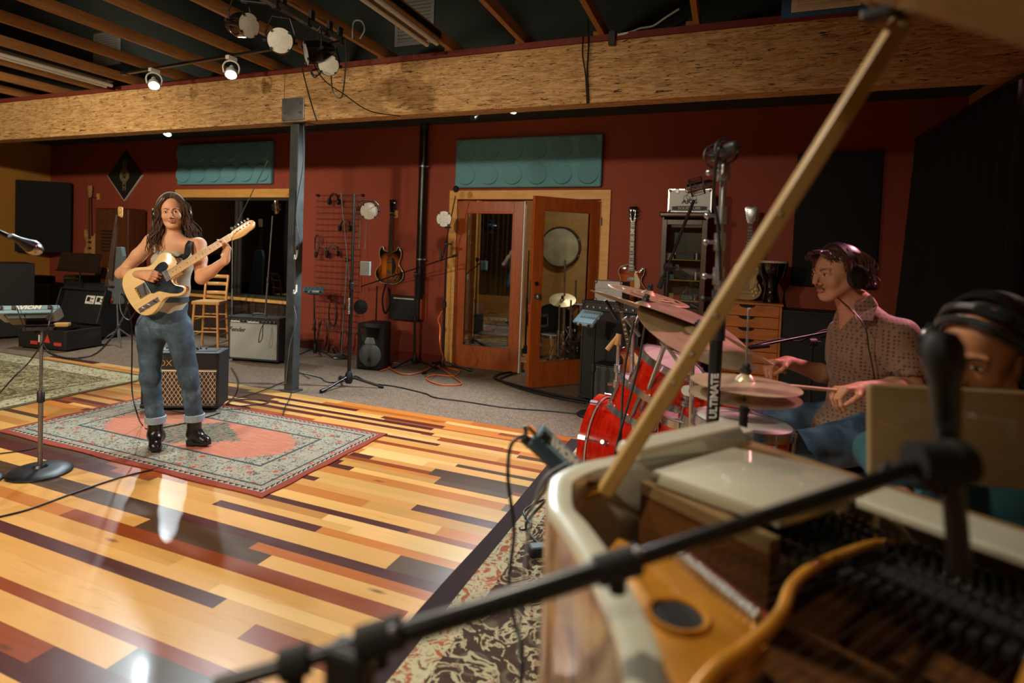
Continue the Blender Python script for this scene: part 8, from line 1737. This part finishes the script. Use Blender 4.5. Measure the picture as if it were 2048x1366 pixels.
rr = random.Random(31); gd = []
for q in (-1, 1):
    for a in range(9):
        y = .075-.021*a; gd.append([(q*.01, y, .125-abs(y-.0)*.35), (q*.05, y+.004, .112-abs(y)*.3), (q*.082, y-.01, .06), (q*.092, y-.02, .01), (q*.088, y-.035-.01*(a > 4), -.045)] if a > 1 else [(q*.01, y, .105), (q*.03, y+.016, .103), (q*.055, y+.008, .085), (q*.07, y-.01, .06)])
for a in range(8): x = -.06+.017*a; gd.append([(x*.3, -.04, .128), (x*.7, -.095, .09), (x, -.115, .03), (x*1.1, -.122, -.03), (x*1.15, -.135, -.075)])
strands(dr, lambda x, y, z: P(x, y, z)-dl, gd, 330, M['hair_curly'], rr, .007, .0055, .013, 2.4)
S = SDF(hcen-V(.16, .16, .16), hcen+V(.16, .16, .16), .005); S.el(P(0, -.032, .045), (.082, .092, .090), R_, k=0); S.el(P(0, -.07, -.02), (.07, .05, .06), R_, k=.03); S.build('hair_cap', M['hair_curly'], dr, dl); del S
headphones('headphones', 'large black headphones worn by the drummer', P(0, -.012, .0), P(0, .10, 1)-P(0, 0, 0), P(1, 0, 0)-P(0, 0, 0), r=.100, cup=.048, drop=.138, cable_pts=[P(.10, -.01, -.05), DP(1722, 640, 2.40), DP(1738, 700, 2.40), DP(1752, 770, 2.42)])
dk = (st1b-st1a).normalized()
def stick(a, b, label, mat): mb = MB(); d = (b-a); L = d.length; mb.lathe([(0, 0), (.0065, .003), (.0072, .02), (.0072, L*.75), (.0035, L-.012), (.005, L-.008), (.0045, L-.001), (0, L)], c=a, ax=d, seg=12); return tag(mb.build('drumstick', M[mat], smooth=True), label, 'drumstick')
stick(DP(1694, 783, 2.265), DP(1482, 763, 2.07), 'drumstick in the drummer near hand touching the hi-hat cymbal', 'pink_stick'); stick(DP(1572, 746, 2.68), DP(1442, 668, 2.50), 'drumstick in the drummer far hand raised over the ride cymbal', 'pink_stick')
th = thing('drum_throne', 'round black drum throne under the drummer', 'stool', (hipD.x, hipD.y, .0085)); mb = MB(); mb.lathe([(0, hipD.z-.15), (.16, hipD.z-.15), (.175, hipD.z-.18), (.16, hipD.z-.23), (0, hipD.z-.23)], seg=28); mb.build('padded_seat', M['black'], th, smooth=True); mb = MB(); mb.cyl((0, 0, .06), (0, 0, hipD.z-.22), .016, seg=12); mb.build('post', M['chrome'], th, smooth=True)
for k in range(3): a = k*2*PI/3; mb = MB(); mb.cyl((0, 0, .28), (.24*math.cos(a), .24*math.sin(a), .012), .011, seg=8); mb.build('leg', M['chrome'], th, smooth=True)

# ---- the pianist
hcP = DP(1962, 704, 1.36); pr_ = thing('person', 'blurred person with dark hair looking down behind the piano music desk', 'person', (hcP.x+.06, hcP.y+.22, .0085)); pl = pr_.location.copy(); nbP = hcP+V(.055, .05, -.20)
S = SDF([hcP.x-.35, hcP.y-.3, .85], [hcP.x+.5, hcP.y+.5, hcP.z+.16], .004)
P, R_, hcen = head(S, hcP, -FW*.42-RT*.95-UP*.30, Z3-FW*.28-RT*.15, 1.0, nose=.95); S.rc(P(0, -.03, -.06), nbP, .052, .056, k=.03); S.rc(nbP, nbP+V(0, 0, -.12), .06, .1, k=.05)
ePL, ePR = DP(1752, 905, 1.44), nbP+RT*.34+V(0, 0, -.36); wPL, wPR = DP(1800, 1000, 1.28), nbP+RT*.2-FW*.22+V(0, 0, -.42)
for e, w_ in ((ePL, wPL), (ePR, wPR)): S.rc(e, w_, .038, .026, k=.02); hand(S, w_, V(0, 0, 0)+(w_-e).normalized()*.09-FW*.03, -Z3, RT, (.3, .3, .3, .3))
S.build('body', [M['skin_tan'], M['lip']], pr_, pl, matfn=lips(P, R_, hcen)); del S
face_parts(pr_, P, R_, 1.0); fixeyes(pr_, pl)
S = SDF([hcP.x-.5, hcP.y-.35, .42], [hcP.x+.6, hcP.y+.55, nbP.z+.03], .006); b0_ = nbP+V(.02, .06, -.42); S.rc(nbP+V(0, 0, -.05), nbP+V(0, .02, -.18), .07, .12, k=.06); S.rc(nbP+V(0, .02, -.18), b0_, .14, .15, k=.06)
for q, e, w_ in ((-1, ePL, wPL), (1, ePR, wPR)): sh_ = nbP+RT*q*.17+V(0, 0, -.07); S.rc(sh_, nbP+V(0, 0, -.04), .055, .055, k=.05); S.rc(sh_, e, .055, .047, k=.03); S.rc(e, e.lerp(w_, .8), .045, .035, k=.02)
for q in (-1, 1): S.rc(b0_+RT*q*.09+V(0, 0, -.08), b0_+RT*q*.12-FW*.35+V(0, 0, -.08), .085, .07, k=.04)
S.ripple(folds(.005, 14, 22)); S.build('teal_sweater', M['teal_cloth'], pr_, pl, smooth_it=3); del S
S = SDF(hcen-V(.18, .18, .2), hcen+V(.18, .18, .2), .005); S.el(P(0, -.038, .042), (.084, .096, .094), R_, k=0); S.el(P(0, -.10, -.03), (.06, .05, .06), R_, k=.04); S.ripple(folds(.0015, 90, 60)); S.build('hair', M['hair_black'], pr_, pl); del S
rr = random.Random(2); gd = [[(q*.0, .062, .100), (q*.04, .060, .093), (q*.072, .030, .06), (q*.088, -.02, .02), (q*.07, -.08, -.02)] for q in (-1, 1)]+[[(q*.0, .04, .125), (q*.05, .03, .108), (q*.085, -.01, .06), (q*.085, -.06, .0)] for q in (-1, 1)]
strands(pr_, lambda x, y, z: P(x, y, z)-pl, gd, 120, M['hair_black'], rr, .006, .006, .003, 1)
headphones('headphones', 'dark headphones worn by the pianist', P(0, -.01, -.005), P(0, 0, 1)-P(0, 0, 0), P(1, 0, 0)-P(0, 0, 0), r=.104, cup=.045, drop=.148)
# ------------------------------------------------------------------ repeats share a group phrase
cnt_ = {}
for o in COL.objects:
    if o.parent is None and o.get('category'): cnt_.setdefault(o['category'], []).append(o)
for c_, os_ in cnt_.items():
    if len(os_) > 1:
        for o in os_:
            if not o.get('group'): o['group'] = c_+(' pieces' if c_.endswith('s') else 's')+' around the studio'
